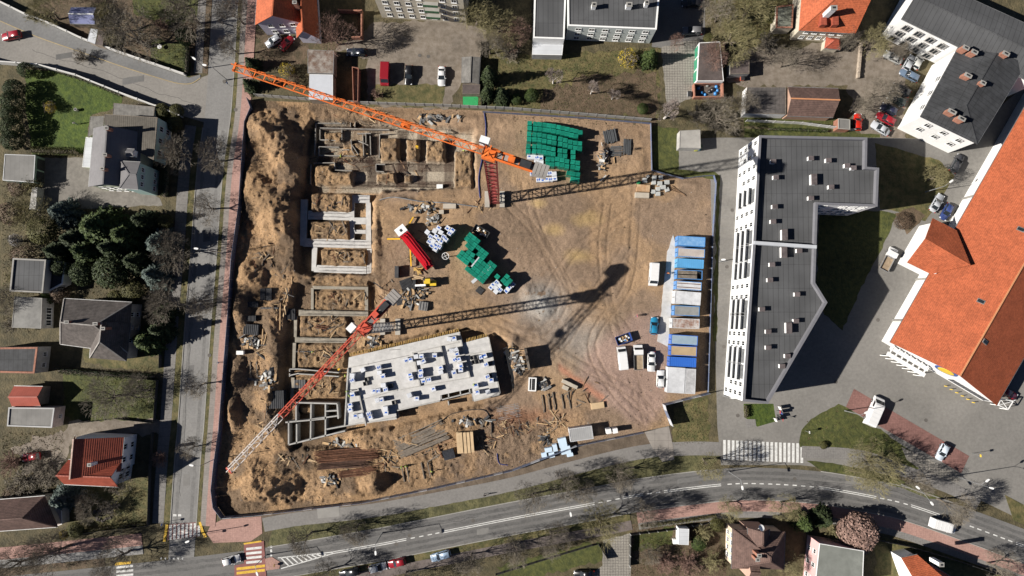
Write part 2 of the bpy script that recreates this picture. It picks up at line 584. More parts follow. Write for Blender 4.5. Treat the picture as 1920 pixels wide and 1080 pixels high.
# --- zones of ground cover (kind, pixels, material, top height, unevenness)
ZONES = [
	('yard', [(628, 95), (700, 42), (862, 40), (912, 58), (905, 110), (866, 150), (840, 205), (686, 198), (690, 110)], YARD, .010, .3),
	('yard', [(480, 60), (580, 70), (580, 120), (480, 130)], SOIL_L, .010, .3),
	('grass_patch', [(705, 158), (835, 160), (834, 203), (690, 198)], LAWN_DRY, .016, .35),
	('garden', [(905, 85), (1000, 104), (1236, 88), (1236, 226), (1100, 219), (960, 207), (885, 203), (905, 120)], LAWN_DRY, .010, .3),
	('garden_bed', [(1020, 165), (1110, 140), (1232, 135), (1232, 226), (1110, 219), (1010, 210)], SOIL_L, .015, .6),
	('driveway', [(1240, 88), (1322, 70), (1310, 180), (1250, 200)], COBBLE, .016, .1),
	('courtyard', [(1232, -20), (1322, -20), (1322, 72), (1240, 90), (1222, 88)], ASPHALT, .013, .0),
	('yard', [(1400, 90), (1500, 92), (1612, 60), (1700, 60), (1700, 270), (1600, 245), (1590, 160), (1392, 163), (1360, 150)], YARD, .010, .4),
	('grass_strip', [(1395, 218), (1590, 222), (1600, 245), (1395, 238)], LAWN, .014, .25),
	('grass_strip', [(1395, 240), (1650, 252), (1650, 262), (1395, 258)], LAWN, .013, .2),
	('garden', [(1330, -20), (1480, -20), (1480, 60), (1400, 95), (1360, 60)], LAWN_DRY, .010, .4),
	('garden', [(120, -20), (395, -20), (383, 60), (365, 145), (240, 105), (150, 70), (60, 20)], SOIL_L, .010, .3),
	('lawn', [(250, -20), (385, -20), (378, 40), (300, 45), (250, 25)], LAWN, .015, .3),
	('lawn', [(285, 75), (358, 80), (356, 145), (285, 115)], LAWN, .016, .3),
	('lawn', [(48, 130), (120, 134), (175, 150), (232, 172), (225, 200), (172, 215), (160, 290), (60, 290), (48, 200)], LAWN_G, .010, .2),
	('yard', [(70, 296), (175, 296), (300, 372), (305, 385), (60, 395)], M('concrete_yard', (0.2, 0.185, 0.165), var=0.15, sc=1, dirt=0.3, dsc=0.2), .012, .1),
	('lawn', [(118, 700), (300, 712), (296, 788), (155, 792), (118, 780)], LAWN, .010, .2),
	('driveway', [(130, 790), (310, 785), (310, 815), (250, 812), (140, 830), (60, 880), (20, 840), (118, 812)], YARD, .012, .3),
	('yard', [(60, 815), (140, 812), (115, 880), (40, 890)], YARD, .014, .4),
	('lawn', [(150, 912), (282, 895), (278, 985), (185, 990), (120, 1000)], LAWN_DRY, .010, .2),
	('grass_patch', [(155, 655), (310, 672), (305, 700), (160, 680)], LAWN_DRY, .012, .3),
	('parking_lot', [(1272, 262), (1345, 258), (1650, 258), (1800, 262), (1935, 150), (1935, 985), (1880, 958), (1800, 920), (1700, 895), (1500, 872), (1352, 872),
 (1345, 800), (1332, 330), (1272, 318)], M('pale_parking_asphalt', (0.205, 0.195, 0.18), var=0.1, sc=1.5, dirt=0.25, dsc=0.06, bump=0.004, bsc=30), .016, 0),
	('grass_strip', [(1224, 238), (1272, 240), (1272, 318), (1340, 322), (1350, 330), (1348, 440), (1344, 640), (1337, 640), (1341, 440), (1345, 338), (1240, 324), (1224, 318)], LAWN, .022, .15),
	('lawn', [(1536, 392), (1652, 395), (1682, 402), (1668, 436), (1612, 545), (1580, 620), (1545, 590), (1530, 530)], LAWN, .022, .1),
	('flower_bed', [(1678, 400), (1712, 388), (1735, 405), (1700, 440)], SOIL_L, .028, .1),
	('lawn', [(1640, 268), (1760, 300), (1790, 330), (1735, 415), (1690, 398), (1650, 392)], LAWN_DRY, .020, .1),
	('lawn', [(1262, 765), (1326, 742), (1330, 833), (1262, 838)], LAWN_DRY, .020, .3),
	('lawn', [(1498, 830), (1503, 806), (1520, 786), (1572, 757), (1586, 763), (1700, 840), (1742, 872), (1705, 885), (1640, 862), (1600, 852), (1500, 838)], LAWN, .022, .1),
	('lawn', [(1394, 757), (1450, 757), (1455, 790), (1420, 800), (1396, 782)], LAWN_G, .022, 0),
	('verge', [(1262, 838), (1342, 833), (1345, 850), (1300, 858), (1100, 895), (1080, 882), (1205, 855)], LAWN_DRY, .020, .2),
	('dirt_strip', [(417, 973), (480, 967), (680, 941), (820, 913), (960, 881), (1080, 835), (1205, 810), (1256, 800), (1262, 838), (1205, 852), (1080, 868), (960, 900), (700, 950), (480, 980)], DIRT, .012, .15),
	('garden', [(1180, 985), (1345, 970), (1365, 1100), (1180, 1100)], SOIL_L, .010, .3),
	('lawn', [(1185, 1000), (1265, 985), (1265, 1020), (1185, 1035)], LAWN, .014, .4),
	('lawn', [(930, 1062), (1120, 1015), (1140, 1050), (1020, 1080), (930, 1100)], LAWN, .012, .4),
	('driveway', [(1130, 1012), (1180, 1000), (1184, 1100), (1080, 1100), (1130, 1060)], COBBLE, .014, .1),
	('garden', [(1640, 1010), (1935, 1050), (1935, 1100), (1640, 1100)], LAWN_DRY, .010, .3),
	('apron', [(1240, 598), (1232, 640), (1252, 640), (1268, 470), (1262, 440), (1254, 470)], CONC, .03, .1),
]
zi = 0
for nm, pts, mt, zt, un in ZONES:
	if nm == 'apron':
		continue
	zi += 1
	sheet(nm, pts, -0.3, zt + zi * 0.0004, mt, uneven=un, seed=zi)

# --- NW side road, west street, main street
NW_UP = [(-40, -18), (0, 5), (55, 32), (105, 52), (160, 78), (240, 107), (355, 146), (392, 150)]
NW_LO = [(-40, 106), (0, 118), (80, 124), (150, 143), (230, 175), (300, 200), (345, 218), (392, 232)]
NW_MID = [(-40, 20), (0, 39), (70, 69), (150, 97), (230, 125), (310, 150), (340, 157), (360, 156), (376, 146), (392, 140)]
sheet('road', NW_MID + list(reversed(NW_LO)), -0.3, 0.021, ASPHALT_W)
sheet('pavement', NW_UP[:-1] + [(366, 143), (376, 140)] + list(reversed(NW_MID[:-1])), -0.3, 0.10, ASPHALT_B)
yl = [Vector(p) for p in NW_MID[1:-1]]
band('kerb', smooth_line(yl, 4), -.5, .8, -0.3, 0.11, M('yellow_kerb', (0.36, 0.28, 0.15), var=0.2, dirt=0.3))

WST = smooth_line([(425, -30), (421, 20), (410, 200), (394, 320), (382, 480), (372, 600), (365, 700), (358, 800), (353, 850), (346, 950), (343, 1000), (338, 1070)], 6)
band('street', WST, -24, 24, -0.3, 0.030, M('asphalt_street', (0.212, 0.207, 0.2), var=0.09, sc=2.2, dirt=0.25, dsc=0.08, bump=0.004, bsc=30))
WSTv = [p for p in WST if p.y < 985]
band('verge', WSTv, -32, -25, -0.3, 0.09, LAWN_DRY, uneven=.08)
band('kerb', WSTv, -25, -23.6, -0.3, 0.12, KERB)
band('pavement', WSTv, -42, -32, -0.3, 0.105, M('pale_slab_paving', (0.25, 0.225, 0.205), var=0.1, sc=2, dirt=0.2, dsc=0.2, lines=[('v', 0.5, 0.05, 0.2, 0)]))
band('pavement', WSTv, -60, -42, -0.3, 0.110, PAVE_PINK)
WSTs = [p for p in WST if 232 < p.y < 985]
band('kerb', WSTs, 23.6, 25, -0.3, 0.12, KERB)
band('verge', WSTs, 25, 37, -0.3, 0.09, LAWN_DRY, uneven=.1, seed=3)
band('pavement', WSTs, 37, 58, -0.3, 0.107, M('worn_footway', (0.19, 0.18, 0.17), var=0.14, sc=2, dirt=0.25, dsc=0.15, lines=[('v', 2.0, 0.07, 0.35, 0)]))
WSTn = [p for p in WST if p.y < 140]
band('verge', WSTn, 25, 35, -0.3, 0.09, SOIL_L, uneven=.1)
band('pavement', WSTn, 35, 50, -0.3, 0.107, PAVE_GREY)

MAIN = smooth_line([(-60, 1118), (200, 1092), (400, 1070), (525, 1053), (625, 1036), (722, 1019), (762, 1011), (960, 972), (1115, 944), (1206, 927), (1352, 909),
					(1430, 907), (1535, 914), (1640, 932), (1705, 947), (1815, 985), (1920, 1024), (2000, 1056)], 6)
band('main_road', MAIN, -30, 30, -0.3, 0.034, ASPHALT)
MAs = [p for p in MAIN if p.x > 480]
band('kerb', MAs, 29.6, 31.2, -0.3, 0.13, KERB)
band('kerb', [p for p in MAIN if 505 < p.x < 1345], -31.2, -29.6, -0.3, 0.13, KERB)
band('kerb', [p for p in MAIN if 1530 < p.x < 1790], -31.2, -29.6, -0.3, 0.13, KERB)
WHT_ = M('worn_wheel_track', (0.118, 0.115, 0.112), var=0.16, sc=1.5, dirt=0.25, dsc=0.25)
for d0_, d1_ in ((-23, -17), (-12, -6), (7, 13), (18, 24)):
	band('wheel_track', MAIN, d0_, d1_, 0.03, 0.0375, WHT_, uneven=.1, seed=int(d0_ + 50))
for d0_, d1_ in ((-17, -11), (11, 17)):
	band('wheel_track', WSTs, d0_, d1_, 0.02, 0.0335, M('street_wheel_track', (0.17, 0.166, 0.16), var=0.14, sc=1.5, dirt=0.2, dsc=0.3), uneven=.12, seed=int(d0_ + 50))
for i_, (x_, y_, w_, h_) in enumerate(((700, 1012, 34, 9), (905, 996, 22, 10), (1290, 900, 40, 8), (1480, 925, 24, 8), (1600, 905, 30, 10), (358, 700, 12, 30), (388, 440, 14, 26), (350, 900, 12, 22), (1560, 690, 40, 26), (1480, 780, 30, 14), (1700, 690, 44, 20), (1375, 560, 14, 60), (1365, 690, 16, 40), (1840, 830, 50, 24), (250, 150, 40, 12), (120, 105, 30, 10))):
	sheet('asphalt_patch', [(x_ - w_ / 2, y_ - h_ / 2 + w_ * .08), (x_ + w_ / 2, y_ - h_ / 2 - w_ * .08), (x_ + w_ / 2, y_ + h_ / 2 - w_ * .08), (x_ - w_ / 2, y_ + h_ / 2 + w_ * .08)], 0.0, 0.0385 if y_ > 895 or x_ < 400 else 0.0215, M('patch_asphalt_%d' % (i_ % 3), ((0.12, 0.118, 0.115), (0.19, 0.184, 0.175), (0.145, 0.142, 0.138))[i_ % 3], var=.12, dirt=.2, dsc=.3), uneven=.06, seed=i_)
CRK = M('crack_filler', (0.05, 0.05, 0.05), var=.3)
for i_, ln in enumerate(([(500, 1030), (620, 1022), (760, 992), (900, 968)], [(1020, 985), (1160, 955), (1300, 935)], [(372, 250), (366, 400), (360, 520)], [(356, 620), (350, 760), (338, 930)], [(1560, 640), (1600, 700), (1560, 760), (1500, 800)], [(1640, 640), (1700, 700), (1800, 760), (1860, 840)], [(60, 95), (180, 130), (300, 175), (380, 200)], [(1500, 900), (1650, 915), (1760, 950)], [(1380, 300), (1374, 450), (1362, 640)])):
	q_ = random.Random(i_)
	band('road_crack', [p + Vector((q_.gauss(0, 1.2), q_.gauss(0, 1.2))) for p in smooth_line(ln, 9)], -.28, .28, 0.0, 0.0392 if i_ in (0, 1, 2, 3, 7) else .0235, CRK)
# footway on the site side and its verge
WALK = smooth_line([(415, 1000), (480, 987), (560, 973), (700, 957), (840, 932), (960, 908), (1080, 876), (1200, 848), (1290, 841), (1352, 842)], 5)
band('footway', [p for p in WALK if p.x > 485], -13, 13, -0.3, 0.060, M('grey_footway', (0.2, 0.19, 0.18), var=0.1, sc=2, dirt=0.2, dsc=0.12))
sheet('footway', [(395, 985), (417, 974), (490, 968), (492, 1000), (470, 1015), (400, 1018), (388, 1000)], -0.3, 0.064, PAVE_PINK)
vt = [p for p in WALK if p.x > 495]
vb = offset_line([p for p in MAIN if 495 < p.x < 1350], -31)
sheet('verge', [tuple(p) for p in offset_line(vt, 13)] + [tuple(p) for p in reversed(vb)], -0.3, 0.085, M('worn_verge', (0.14, 0.13, 0.06), col2=(0.06, 0.062, 0.028), sc=0.8, dirt=0.35, dsc=0.15, bump=0.12, bsc=2.5), uneven=.06)
band('footway', smooth_line([(1503, 846), (1610, 853), (1690, 880), (1790, 918), (1835, 945)], 5), -10, 12, -0.3, 0.075, PAVE_GREY)
sheet('verge', [(1512, 864), (1560, 868), (1640, 884), (1700, 905), (1770, 935), (1740, 935), (1690, 914), (1620, 896), (1540, 882)], -0.3, 0.08, LAWN, uneven=.06)
sheet('verge', [(1884, 928), (1935, 955), (1935, 990), (1900, 975)], -0.3, 0.09, LAWN_DRY)
sheet('red_parking', [(1601, 729), (1817, 855), (1802, 887), (1586, 763)], -0.3, 0.055, PAVE_RED)
sheet('cobble_strip', [(1690, 838), (1802, 890), (1796, 905), (1740, 890), (1700, 862)], -0.3, 0.06, COBBLE)
band('footway', [p for p in MAIN if p.x > 1180], 31, 52, -0.3, 0.115, PAVE_PINK)
band('footway', [p for p in MAIN if 1180 < p.x], 52, 64, -0.3, 0.105, PAVE_GREY)
band('footway', [p for p in MAIN if 480 < p.x < 1180], 44, 62, -0.3, 0.105, M('dark_footway', (0.15, 0.125, 0.115), var=0.18, sc=2, dirt=0.3, dsc=0.15))
band('verge', [p for p in MAIN if 480 < p.x < 1180], 31, 44, -0.3, 0.09, LAWN_DRY, uneven=.1)
band('footway', [p for p in MAIN if p.x < 300], -62, -46, -0.3, 0.1, M('pale_footway', (0.24, 0.235, 0.23), var=0.1, sc=2, dirt=0.25, dsc=0.15))
band('footway', [p for p in MAIN if p.x < 300], -85, -62, -0.3, 0.095, PAVE_PINK)
band('verge', [p for p in MAIN if p.x < 210], -46, -31, -0.3, 0.09, SOIL_L, uneven=.15)
sheet('traffic_island', [(480, 1052), (510, 1044), (526, 1054), (524, 1066), (482, 1072)], -0.1, 0.12, PAVE_PINK)
# site entrance slab
sheet('entrance_slab', [(1208, 809), (1254, 799), (1262, 838), (1264, 862), (1242, 866), (1222, 838)], -0.3, 0.09, M('entrance_concrete', (0.27, 0.245, 0.22), var=0.12, dirt=0.25, dsc=0.3, lines=[('u', 3.0, 0.08, 0.3, 0), ('v', 1.5, 0.08, 0.3, 0)]))
sheet('entrance_slab', [(594, 951), (636, 945), (637, 968), (596, 972)], -0.3, 0.078, M('entrance_concrete_pale', (0.26, 0.25, 0.235), var=0.1, dirt=0.2, dsc=0.3))
sheet('apron', [(1262, 440), (1268, 475), (1252, 650), (1232, 640), (1238, 600), (1250, 480)], -0.02, 0.05, CONC_W, uneven=.1)
sheet('apartment_path', [(1397, 786), (1416, 786), (1418, 800), (1400, 802)], -0.3, 0.05, PAVE_GREY)


# --- painted markings
def marking(name, pieces, mat, z):
	"""a marking set: Empty (setting) with one mesh per stripe"""
	e = bpy.data.objects.new(name, None)
	COL.objects.link(e)
	e['kind'] = 'structure'
	ORI[e.name] = Vector((0, 0, 0))
	for nm, poly in pieces:
		W = [G(p[0], p[1]) for p in poly]
		MB().prism([(w.x, w.y) for w in W], z - 0.006, z, 0).build(nm, mat, e)
	return e


def strip(a, b, w):
	a, b = Vector(a), Vector(b)
	t = (b - a).normalized()
	n = Vector((-t.y, t.x)) * (w / 2)
	return [tuple(a - n), tuple(b - n), tuple(b + n), tuple(a + n)]


def line_piece(line, x0, x1, w, d=0):
	P = offset_line([p for p in line if True], d)
	Q = [p for p in P if x0 <= p.x <= x1]

	def at(x):
		for i in range(len(P) - 1):
			if P[i].x <= x <= P[i + 1].x:
				return P[i].lerp(P[i + 1], (x - P[i].x) / (P[i + 1].x - P[i].x))
		return P[-1]
	Q = [at(x0)] + [p for p in Q if x0 + 1 < p.x < x1 - 1] + [at(x1)]
	return [tuple(p) for p in offset_line(Q, -w / 2)] + [tuple(p) for p in reversed(offset_line(Q, w / 2))]


cross = []
for i in range(19):
	x = 1356 + i * 8.05
	y = 825 + i * 0.36
	cross.append(('stripe', [(x, y), (x + 4.9, y), (x + 4.9, y + 36.5), (x, y + 36.5)]))
marking('crosswalk', cross, ROADPAINT, 0.0320)
cross = []
for i in range(8):
	x = 318 + i * 7.6
	cross.append(('stripe', [(x, 984 - i * .5), (x + 4.6, 984 - i * .5), (x + 3.6, 1012 - i), (x - 1, 1012 - i)]))
marking('crosswalk', cross, ROADPAINT, 0.0445)
sheet('red_crossing', [(317, 983), (376, 978), (372, 1006), (312, 1013)], -0.1, 0.036, M('faded_red_crossing', (0.23, 0.13, 0.12), var=0.25, dirt=0.4, dsc=0.8))
sheet('tactile_strip', [(311, 983), (316, 983), (311, 1015), (306, 1015)], -0.1, 0.115, YELPAINT)
sheet('tactile_strip', [(373, 979), (377, 978), (382, 995), (388, 1006), (384, 1008), (377, 996)], -0.1, 0.118, YELPAINT)
cross = []
for i in range(4):
	cross.append(('stripe', [(462, 1027 + i * 8.5), (491, 1024 + i * 8.5), (491, 1028.5 + i * 8.5), (462, 1031.5 + i * 8.5)]))
for i in range(2):
	cross.append(('stripe', [(444, 1060 + i * 8 + 4), (497, 1055 + i * 8 + 3), (497, 1060 + i * 8 + 3), (444, 1065 + i * 8 + 4)]))
cw = marking('crosswalk', cross, ROADPAINT, 0.134)
for o in list(cw.children)[4:]:
	o.data.materials.clear()
	o.data.materials.append(YELPAINT)
sheet('red_crossing', [(458, 1018), (495, 1014), (500, 1085), (440, 1090), (440, 1060), (458, 1056)], -0.1, 0.126, M('red_crossing', (0.26, 0.11, 0.1), var=0.2, dirt=0.3, dsc=0.6))
sheet('tactile_strip', [(457, 1018), (490, 1013), (491, 1016), (458, 1021)], -0.1, 0.131, YELPAINT)
cross = [('stripe', [(218, 1062 + i * 8), (250, 1059 + i * 8), (250, 1063 + i * 8), (218, 1066 + i * 8)]) for i in range(4)]
marking('crosswalk', cross, ROADPAINT, 0.0450)
sheet('tactile_strip', [(216, 1055), (246, 1052), (246, 1057), (216, 1060)], -0.1, 0.106, YELPAINT)
# centre lines
seg = []
for x0, x1 in ((625, 762), (830, 1115), (1167, 1206), (1245, 1352), (1535, 1643), (1708, 1762), (1905, 1960)):
	seg.append(('line', line_piece(MAIN, x0, x1, 1.3, -1.6)))
	seg.append(('line', line_piece(MAIN, x0, x1, 1.3, 1.6)))
for x0 in (770, 786, 802, 816, 1122, 1138, 1154, 1214, 1230, 1364, 1379, 1394, 1409, 1424, 1440, 1455, 1470, 1486, 1502, 1518, 1650, 1664, 1678, 1694, 1818, 1832, 1847, 1862, 1876, 1890):
	seg.append(('dash', line_piece(MAIN, x0, x0 + 8, 1.9)))
marking('centre_line', seg, ROADPAINT, 0.0445)
hat = [('line', strip((521, 1046), (625, 1035), 1.8)), ('line', strip((527, 1066), (625, 1037.5), 1.8))]
for i in range(9):
	a = 0.06 + i * 0.09
	hat.append(('stripe', strip((521 + 104 * a, 1046 - 11 * a + .5), (527 + 98 * (a + .09), 1066 - 28.5 * (a + .09) - .5), 2.4)))
marking('hatched_triangle', hat, ROADPAINT, 0.0450)
marking('stop_line', [('dash', strip((508, 1022 + i * 8), (509, 1027 + i * 8), 3.5)) for i in range(3)], ROADPAINT, 0.0445)
marking('give_way_line', [('tooth', [(300 + i * 8, 1046), (304 + i * 8, 1045), (302.5 + i * 8, 1050)]) for i in range(6)], ROADPAINT, 0.0445)
marking('lane_mark', [('dash', [(325, 964), (331, 964), (331, 968), (325, 968)]), ('dash', [(334, 964), (340, 964), (340, 968), (334, 968)])], ROADPAINT, 0.0400)
marking('bay_line', [('line', strip((1348 + i * -.1, 345 + i * 21), (1366 + i * -.3, 343 + i * 21), 0.8)) for i in range(19)], CONC_D, 0.026)
mh = MB()
for i, (x, y) in enumerate([(442, 206), (393, 666), (1567, 716), (1736, 788), (1313, 905), (887, 976), (743, 1020), (768, 1004), (1490, 898), (1373, 394), (1363, 500), (1357, 650), (1383, 779), (1646, 600), (787, 104), (803, 106), (421, 153)]):
	c = G(x, y)
	o = MB().tube((c.x, c.y, 0.02), (c.x, c.y, 0.14 if i in (0, 1, 16) else 0.046), 0.42, n=12).build('manhole_cover', M('cast_iron', (0.12, 0.11, 0.1), var=0.2))
	o['kind'] = 'structure'

# ================================================================ SITE TERRAIN


def lat(ix, iy, seed):
	h = (ix.astype(np.int64) * 374761393 + iy.astype(np.int64) * 668265263 + seed * 982451653) & 0x7fffffff
	h = (h ^ (h >> 13)) * 1274126177 & 0x7fffffff
	return ((h ^ (h >> 16)) & 0xffff) / 65535.0


def vnoise(X, Y, seed):
	ix, iy = np.floor(X), np.floor(Y)
	fx, fy = X - ix, Y - iy
	fx = fx * fx * (3 - 2 * fx)
	fy = fy * fy * (3 - 2 * fy)
	a, b = lat(ix, iy, seed), lat(ix + 1, iy, seed)
	c, d = lat(ix, iy + 1, seed), lat(ix + 1, iy + 1, seed)
	return (a * (1 - fx) + b * fx) * (1 - fy) + (c * (1 - fx) + d * fx) * fy


def fbm(X, Y, s, oc=4, seed=0, ridged=False):
	v, a, t = 0, 1.0, 0
	for o in range(oc):
		k = s * 2 ** o
		c, n = math.cos(o * 1.1), math.sin(o * 1.1)
		q = vnoise((X * c - Y * n) * k + 31.7 * o, (X * n + Y * c) * k - 17.3 * o, seed + o * 13)
		if ridged:
			q = 1 - np.abs(2 * q - 1)
		v = v + a * q
		t += a
		a *= 0.5
	return v / t


def sdpoly(X, Y, poly):
	"""signed distance, negative inside"""
	P = np.array(poly, dtype=float)
	d = np.full(X.shape, 1e9)
	ins = np.zeros(X.shape, bool)
	n = len(P)
	for i in range(n):
		ax, ay = P[i]
		bx, by = P[(i + 1) % n]
		ex, ey = bx - ax, by - ay
		wx, wy = X - ax, Y - ay
		t = np.clip((wx * ex + wy * ey) / (ex * ex + ey * ey + 1e-9), 0, 1)
		d = np.minimum(d, (wx - ex * t) ** 2 + (wy - ey * t) ** 2)
		cond = ((ay <= Y) & (by > Y)) | ((by <= Y) & (ay > Y))
		with np.errstate(divide='ignore', invalid='ignore'):
			xi = ax + (Y - ay) / (by - ay if by != ay else 1e-9) * (bx - ax)
		ins ^= cond & (X < xi)
	d = np.sqrt(d)
	return np.where(ins, -d, d)


def sstep(x, a, b):
	t = np.clip((x - a) / (b - a), 0, 1)
	return t * t * (3 - 2 * t)


STEP = 0.25
xs = np.arange(G(390, 600).x, G(1348, 600).x + STEP, STEP)
ys = np.arange(G(951, 978).y, G(951, 183).y + STEP, STEP)
WX, WY = np.meshgrid(xs, ys)
PX, PY = to_px(WX, WY)
wob = (fbm(WX, WY, 0.25, 3, 3) - 0.5)
wob2 = (fbm(WX, WY, 0.9, 3, 9) - 0.5)
jx, jy = PX + wob * 14 + wob2 * 5, PY + (fbm(WX, WY, 0.25, 3, 77) - .5) * 14 + (fbm(WX, WY, .9, 3, 78) - .5) * 5

PIT_A = [(582, 222), (700, 222), (790, 232), (893, 240), (893, 352), (800, 358), (716, 362), (702, 380), (700, 517), (580, 519), (552, 510), (554, 380), (566, 330), (572, 240)]
PIT_B = [(548, 528), (705, 522), (722, 560), (705, 605), (665, 640), (655, 655), (860, 610), (925, 620), (958, 640), (966, 735), (940, 754), (900, 765), (800, 790),
 (750, 806), (660, 815), (648, 842), (545, 848), (520, 800), (524, 640)]
dA = sdpoly(PX + wob2 * 6, PY + wob2 * 6, PIT_A)
dB = sdpoly(PX + wob2 * 6, PY + wob2 * 6, PIT_B)
Z = (fbm(WX, WY, 0.12, 4, 21) - 0.5) * 0.5 + (fbm(WX, WY, 1.1, 3, 22) - 0.5) * 0.2
sandz = sstep(720 - jx, -40, 60)                      # the dug-up west half is rough
southz = sstep(jy - 775, -20, 20) * sstep(1120 - jx, -40, 60)
rough = np.maximum(sandz, southz)
Z += rough * ((fbm(WX, WY, 0.3, 5, 31, True) - 0.5) * 0.65 + (fbm(WX, WY, 1.3, 3, 33, True) - 0.5) * 0.5)


def mound(cx, cy, rx, ry, h, rot=0, p=1.0, sd=0):
	global Z
	c, n = math.cos(rot), math.sin(rot)
	x, y = jx - cx, jy - cy
	r = np.sqrt(((x * c + y * n) / rx) ** 2 + ((-x * n + y * c) / ry) ** 2)
	k = np.clip(1 - r, 0, 1) ** p
	Z += h * k * (0.72 + 0.5 * fbm(WX, WY, 0.3, 4, 40 + sd, True)) * np.where(k > 0, 1, 0)


for a in ((505, 250, 52, 42, 4.4), (520, 300, 48, 40, 3.6), (505, 380, 50, 48, 4.0), (525, 420, 40, 32, 2.6), (478, 345, 26, 60, 2.0), (475, 225, 24, 30, 1.5),
 (470, 520, 34, 36, 2.4), (452, 585, 22, 60, 2.0), (448, 700, 18, 40, 1.6), (440, 770, 18, 46, 2.2), (500, 740, 30, 25, 1.0), (470, 880, 40, 24, 1.8),
 (510, 915, 62, 38, 4.6), (470, 925, 40, 30, 2.6), (705, 905, 30, 24, 3.2), (668, 915, 24, 16, 1.2), (850, 800, 60, 20, 1.2), (760, 820, 60, 16, 1.0), (700, 830, 40, 18, 1.4),
 (530, 215, 60, 16, 1.0), (690, 215, 110, 14, 1.0), (880, 225, 90, 18, 0.8), (1190, 345, 22, 12, 0.6), (1290, 345, 30, 10, .5), (1130, 285, 14, 26, 1.0), (1200, 300, 30, 30, .4),
 (1015, 566, 30, 34, 1.1), (990, 545, 18, 18, .8), (960, 640, 24, 14, .9), (985, 620, 30, 14, .6), (760, 600, 50, 14, .5), (705, 450, 12, 80, .7), (760, 375, 60, 8, .6), (820, 385, 70, 8, .6), (545, 300, 26, 90, 1.6), (540, 420, 24, 100, 1.6), (512, 620, 20, 90, 1.3), (505, 760, 18, 60, 1.2)):
	mound(*a, sd=int(a[0]))
# pits
wallA = sstep(-dA, -1, 9)
wallB = sstep(-dB, -1, 9)
floorA = -2.2 + (fbm(WX, WY, 0.5, 3, 61) - .5) * .12
floorB = -1.5 + (fbm(WX, WY, 0.5, 3, 62) - .5) * .25
Z = Z * (1 - wallA) + floorA * wallA
Z = Z * (1 - wallB) + floorB * wallB
# blocks of soil left standing between the foundations (pixel rects, top height)
BLOCKS = [((712, 257), (746, 300), -.5), ((762, 259), (783, 300), -.5), ((799, 262), (833, 301), -.5), ((852, 281), (886, 354), -.3), ((588, 309), (620, 345), -.5), ((615, 320), (660, 346), -.5),
 ((704, 323), (740, 340), -.7), ((757, 327), (770, 340), -.8), ((582, 362), (657, 395), -.5), ((579, 414), (653, 447), -.6), ((600, 468), (687, 497), -.6), ((606, 245), (641, 264), -1.2), ((640, 266), (680, 292), -1.5),
 ((585, 520), (690, 536), -.6), ((588, 545), (690, 579), -.9), ((560, 594), (650, 630), -.8), ((556, 645), (645, 690), -.8), ((552, 708), (640, 745), -.8), ((560, 762), (585, 775), -.4)]
soilblk = np.zeros_like(Z)
for (x0, y0), (x1, y1), zt in BLOCKS:
	big = (x1 - x0) > 25
	d = sdpoly(PX + wob2 * 5, PY + wob2 * 5, [(x0, y0), (x1, y0), (x1, y1), (x0, y1)])
	k = sstep(-d, -2.5, 2.5)
	Z = Z * (1 - k) + (zt + (fbm(WX, WY, 0.8, 5, 71, True) - .5) * 1.0 + (fbm(WX, WY, 2.0, 2, 72) - .5) * .35) * k
	soilblk = np.maximum(soilblk, k)
# wheel ruts
TRACKS = [[(955, 385), (1000, 430), (1040, 500), (1060, 560), (1010, 625), (930, 600)], [(985, 340), (1005, 420), (1035, 480), (1070, 540)], [(1195, 330), (1190, 440), (1175, 540), (1110, 640), (1150, 730), (1220, 800)],
 [(1050, 640), (1090, 585), (1160, 600), (1190, 660)], [(1170, 470), (1110, 560), (1060, 640), (1000, 700)], [(1240, 800), (1190, 740), (1100, 690), (1030, 650), (930, 600), (850, 560)],
 [(880, 590), (820, 570), (780, 580), (740, 600)], [(490, 460), (540, 500), (520, 560)], [(470, 450), (530, 470), (560, 520)], [(1230, 380), (1180, 400), (1080, 470), (1020, 560)],
 [(440, 880), (480, 850), (560, 870), (640, 900)], [(560, 950), (620, 930), (700, 930)], [(1215, 790), (1180, 690), (1150, 600), (1130, 480), (1140, 380)]]
rut = np.zeros_like(Z)
for tr in TRACKS:
	L = smooth_line(tr, 7)
	for off in (-7.5, 7.5):
		pts = offset_line(L, off)
		for i in range(len(pts) - 1):
			ax, ay = pts[i]
			bx, by = pts[i + 1]
			m = (PX > min(ax, bx) - 5) & (PX < max(ax, bx) + 5) & (PY > min(ay, by) - 5) & (PY < max(ay, by) + 5)
			if not m.any():
				continue
			ex, ey = bx - ax, by - ay
			wx, wy = PX[m] - ax + wob2[m] * 3, PY[m] - ay
			t = np.clip((wx * ex + wy * ey) / (ex * ex + ey * ey + 1e-9), 0, 1)
			d = np.hypot(wx - ex * t, wy - ey * t)
			rut[m] = np.maximum(rut[m], np.exp(-(d / 2.0) ** 2))
rut *= (0.35 + 0.9 * fbm(WX, WY, 0.3, 2, 81))
Z -= rut * 0.14
flatm = sstep(-sdpoly(PX, PY, [(1228, 430), (1330, 432), (1330, 740), (1225, 740), (1150, 690), (1150, 640), (1215, 590)]), -6, 4)
Z = Z * (1 - .9 * flatm)
dS = sdpoly(PX, PY, SITE)
edge = sstep(-dS, 0.5, 16)
Z = Z * edge - 0.06 * (1 - edge) - 0.02

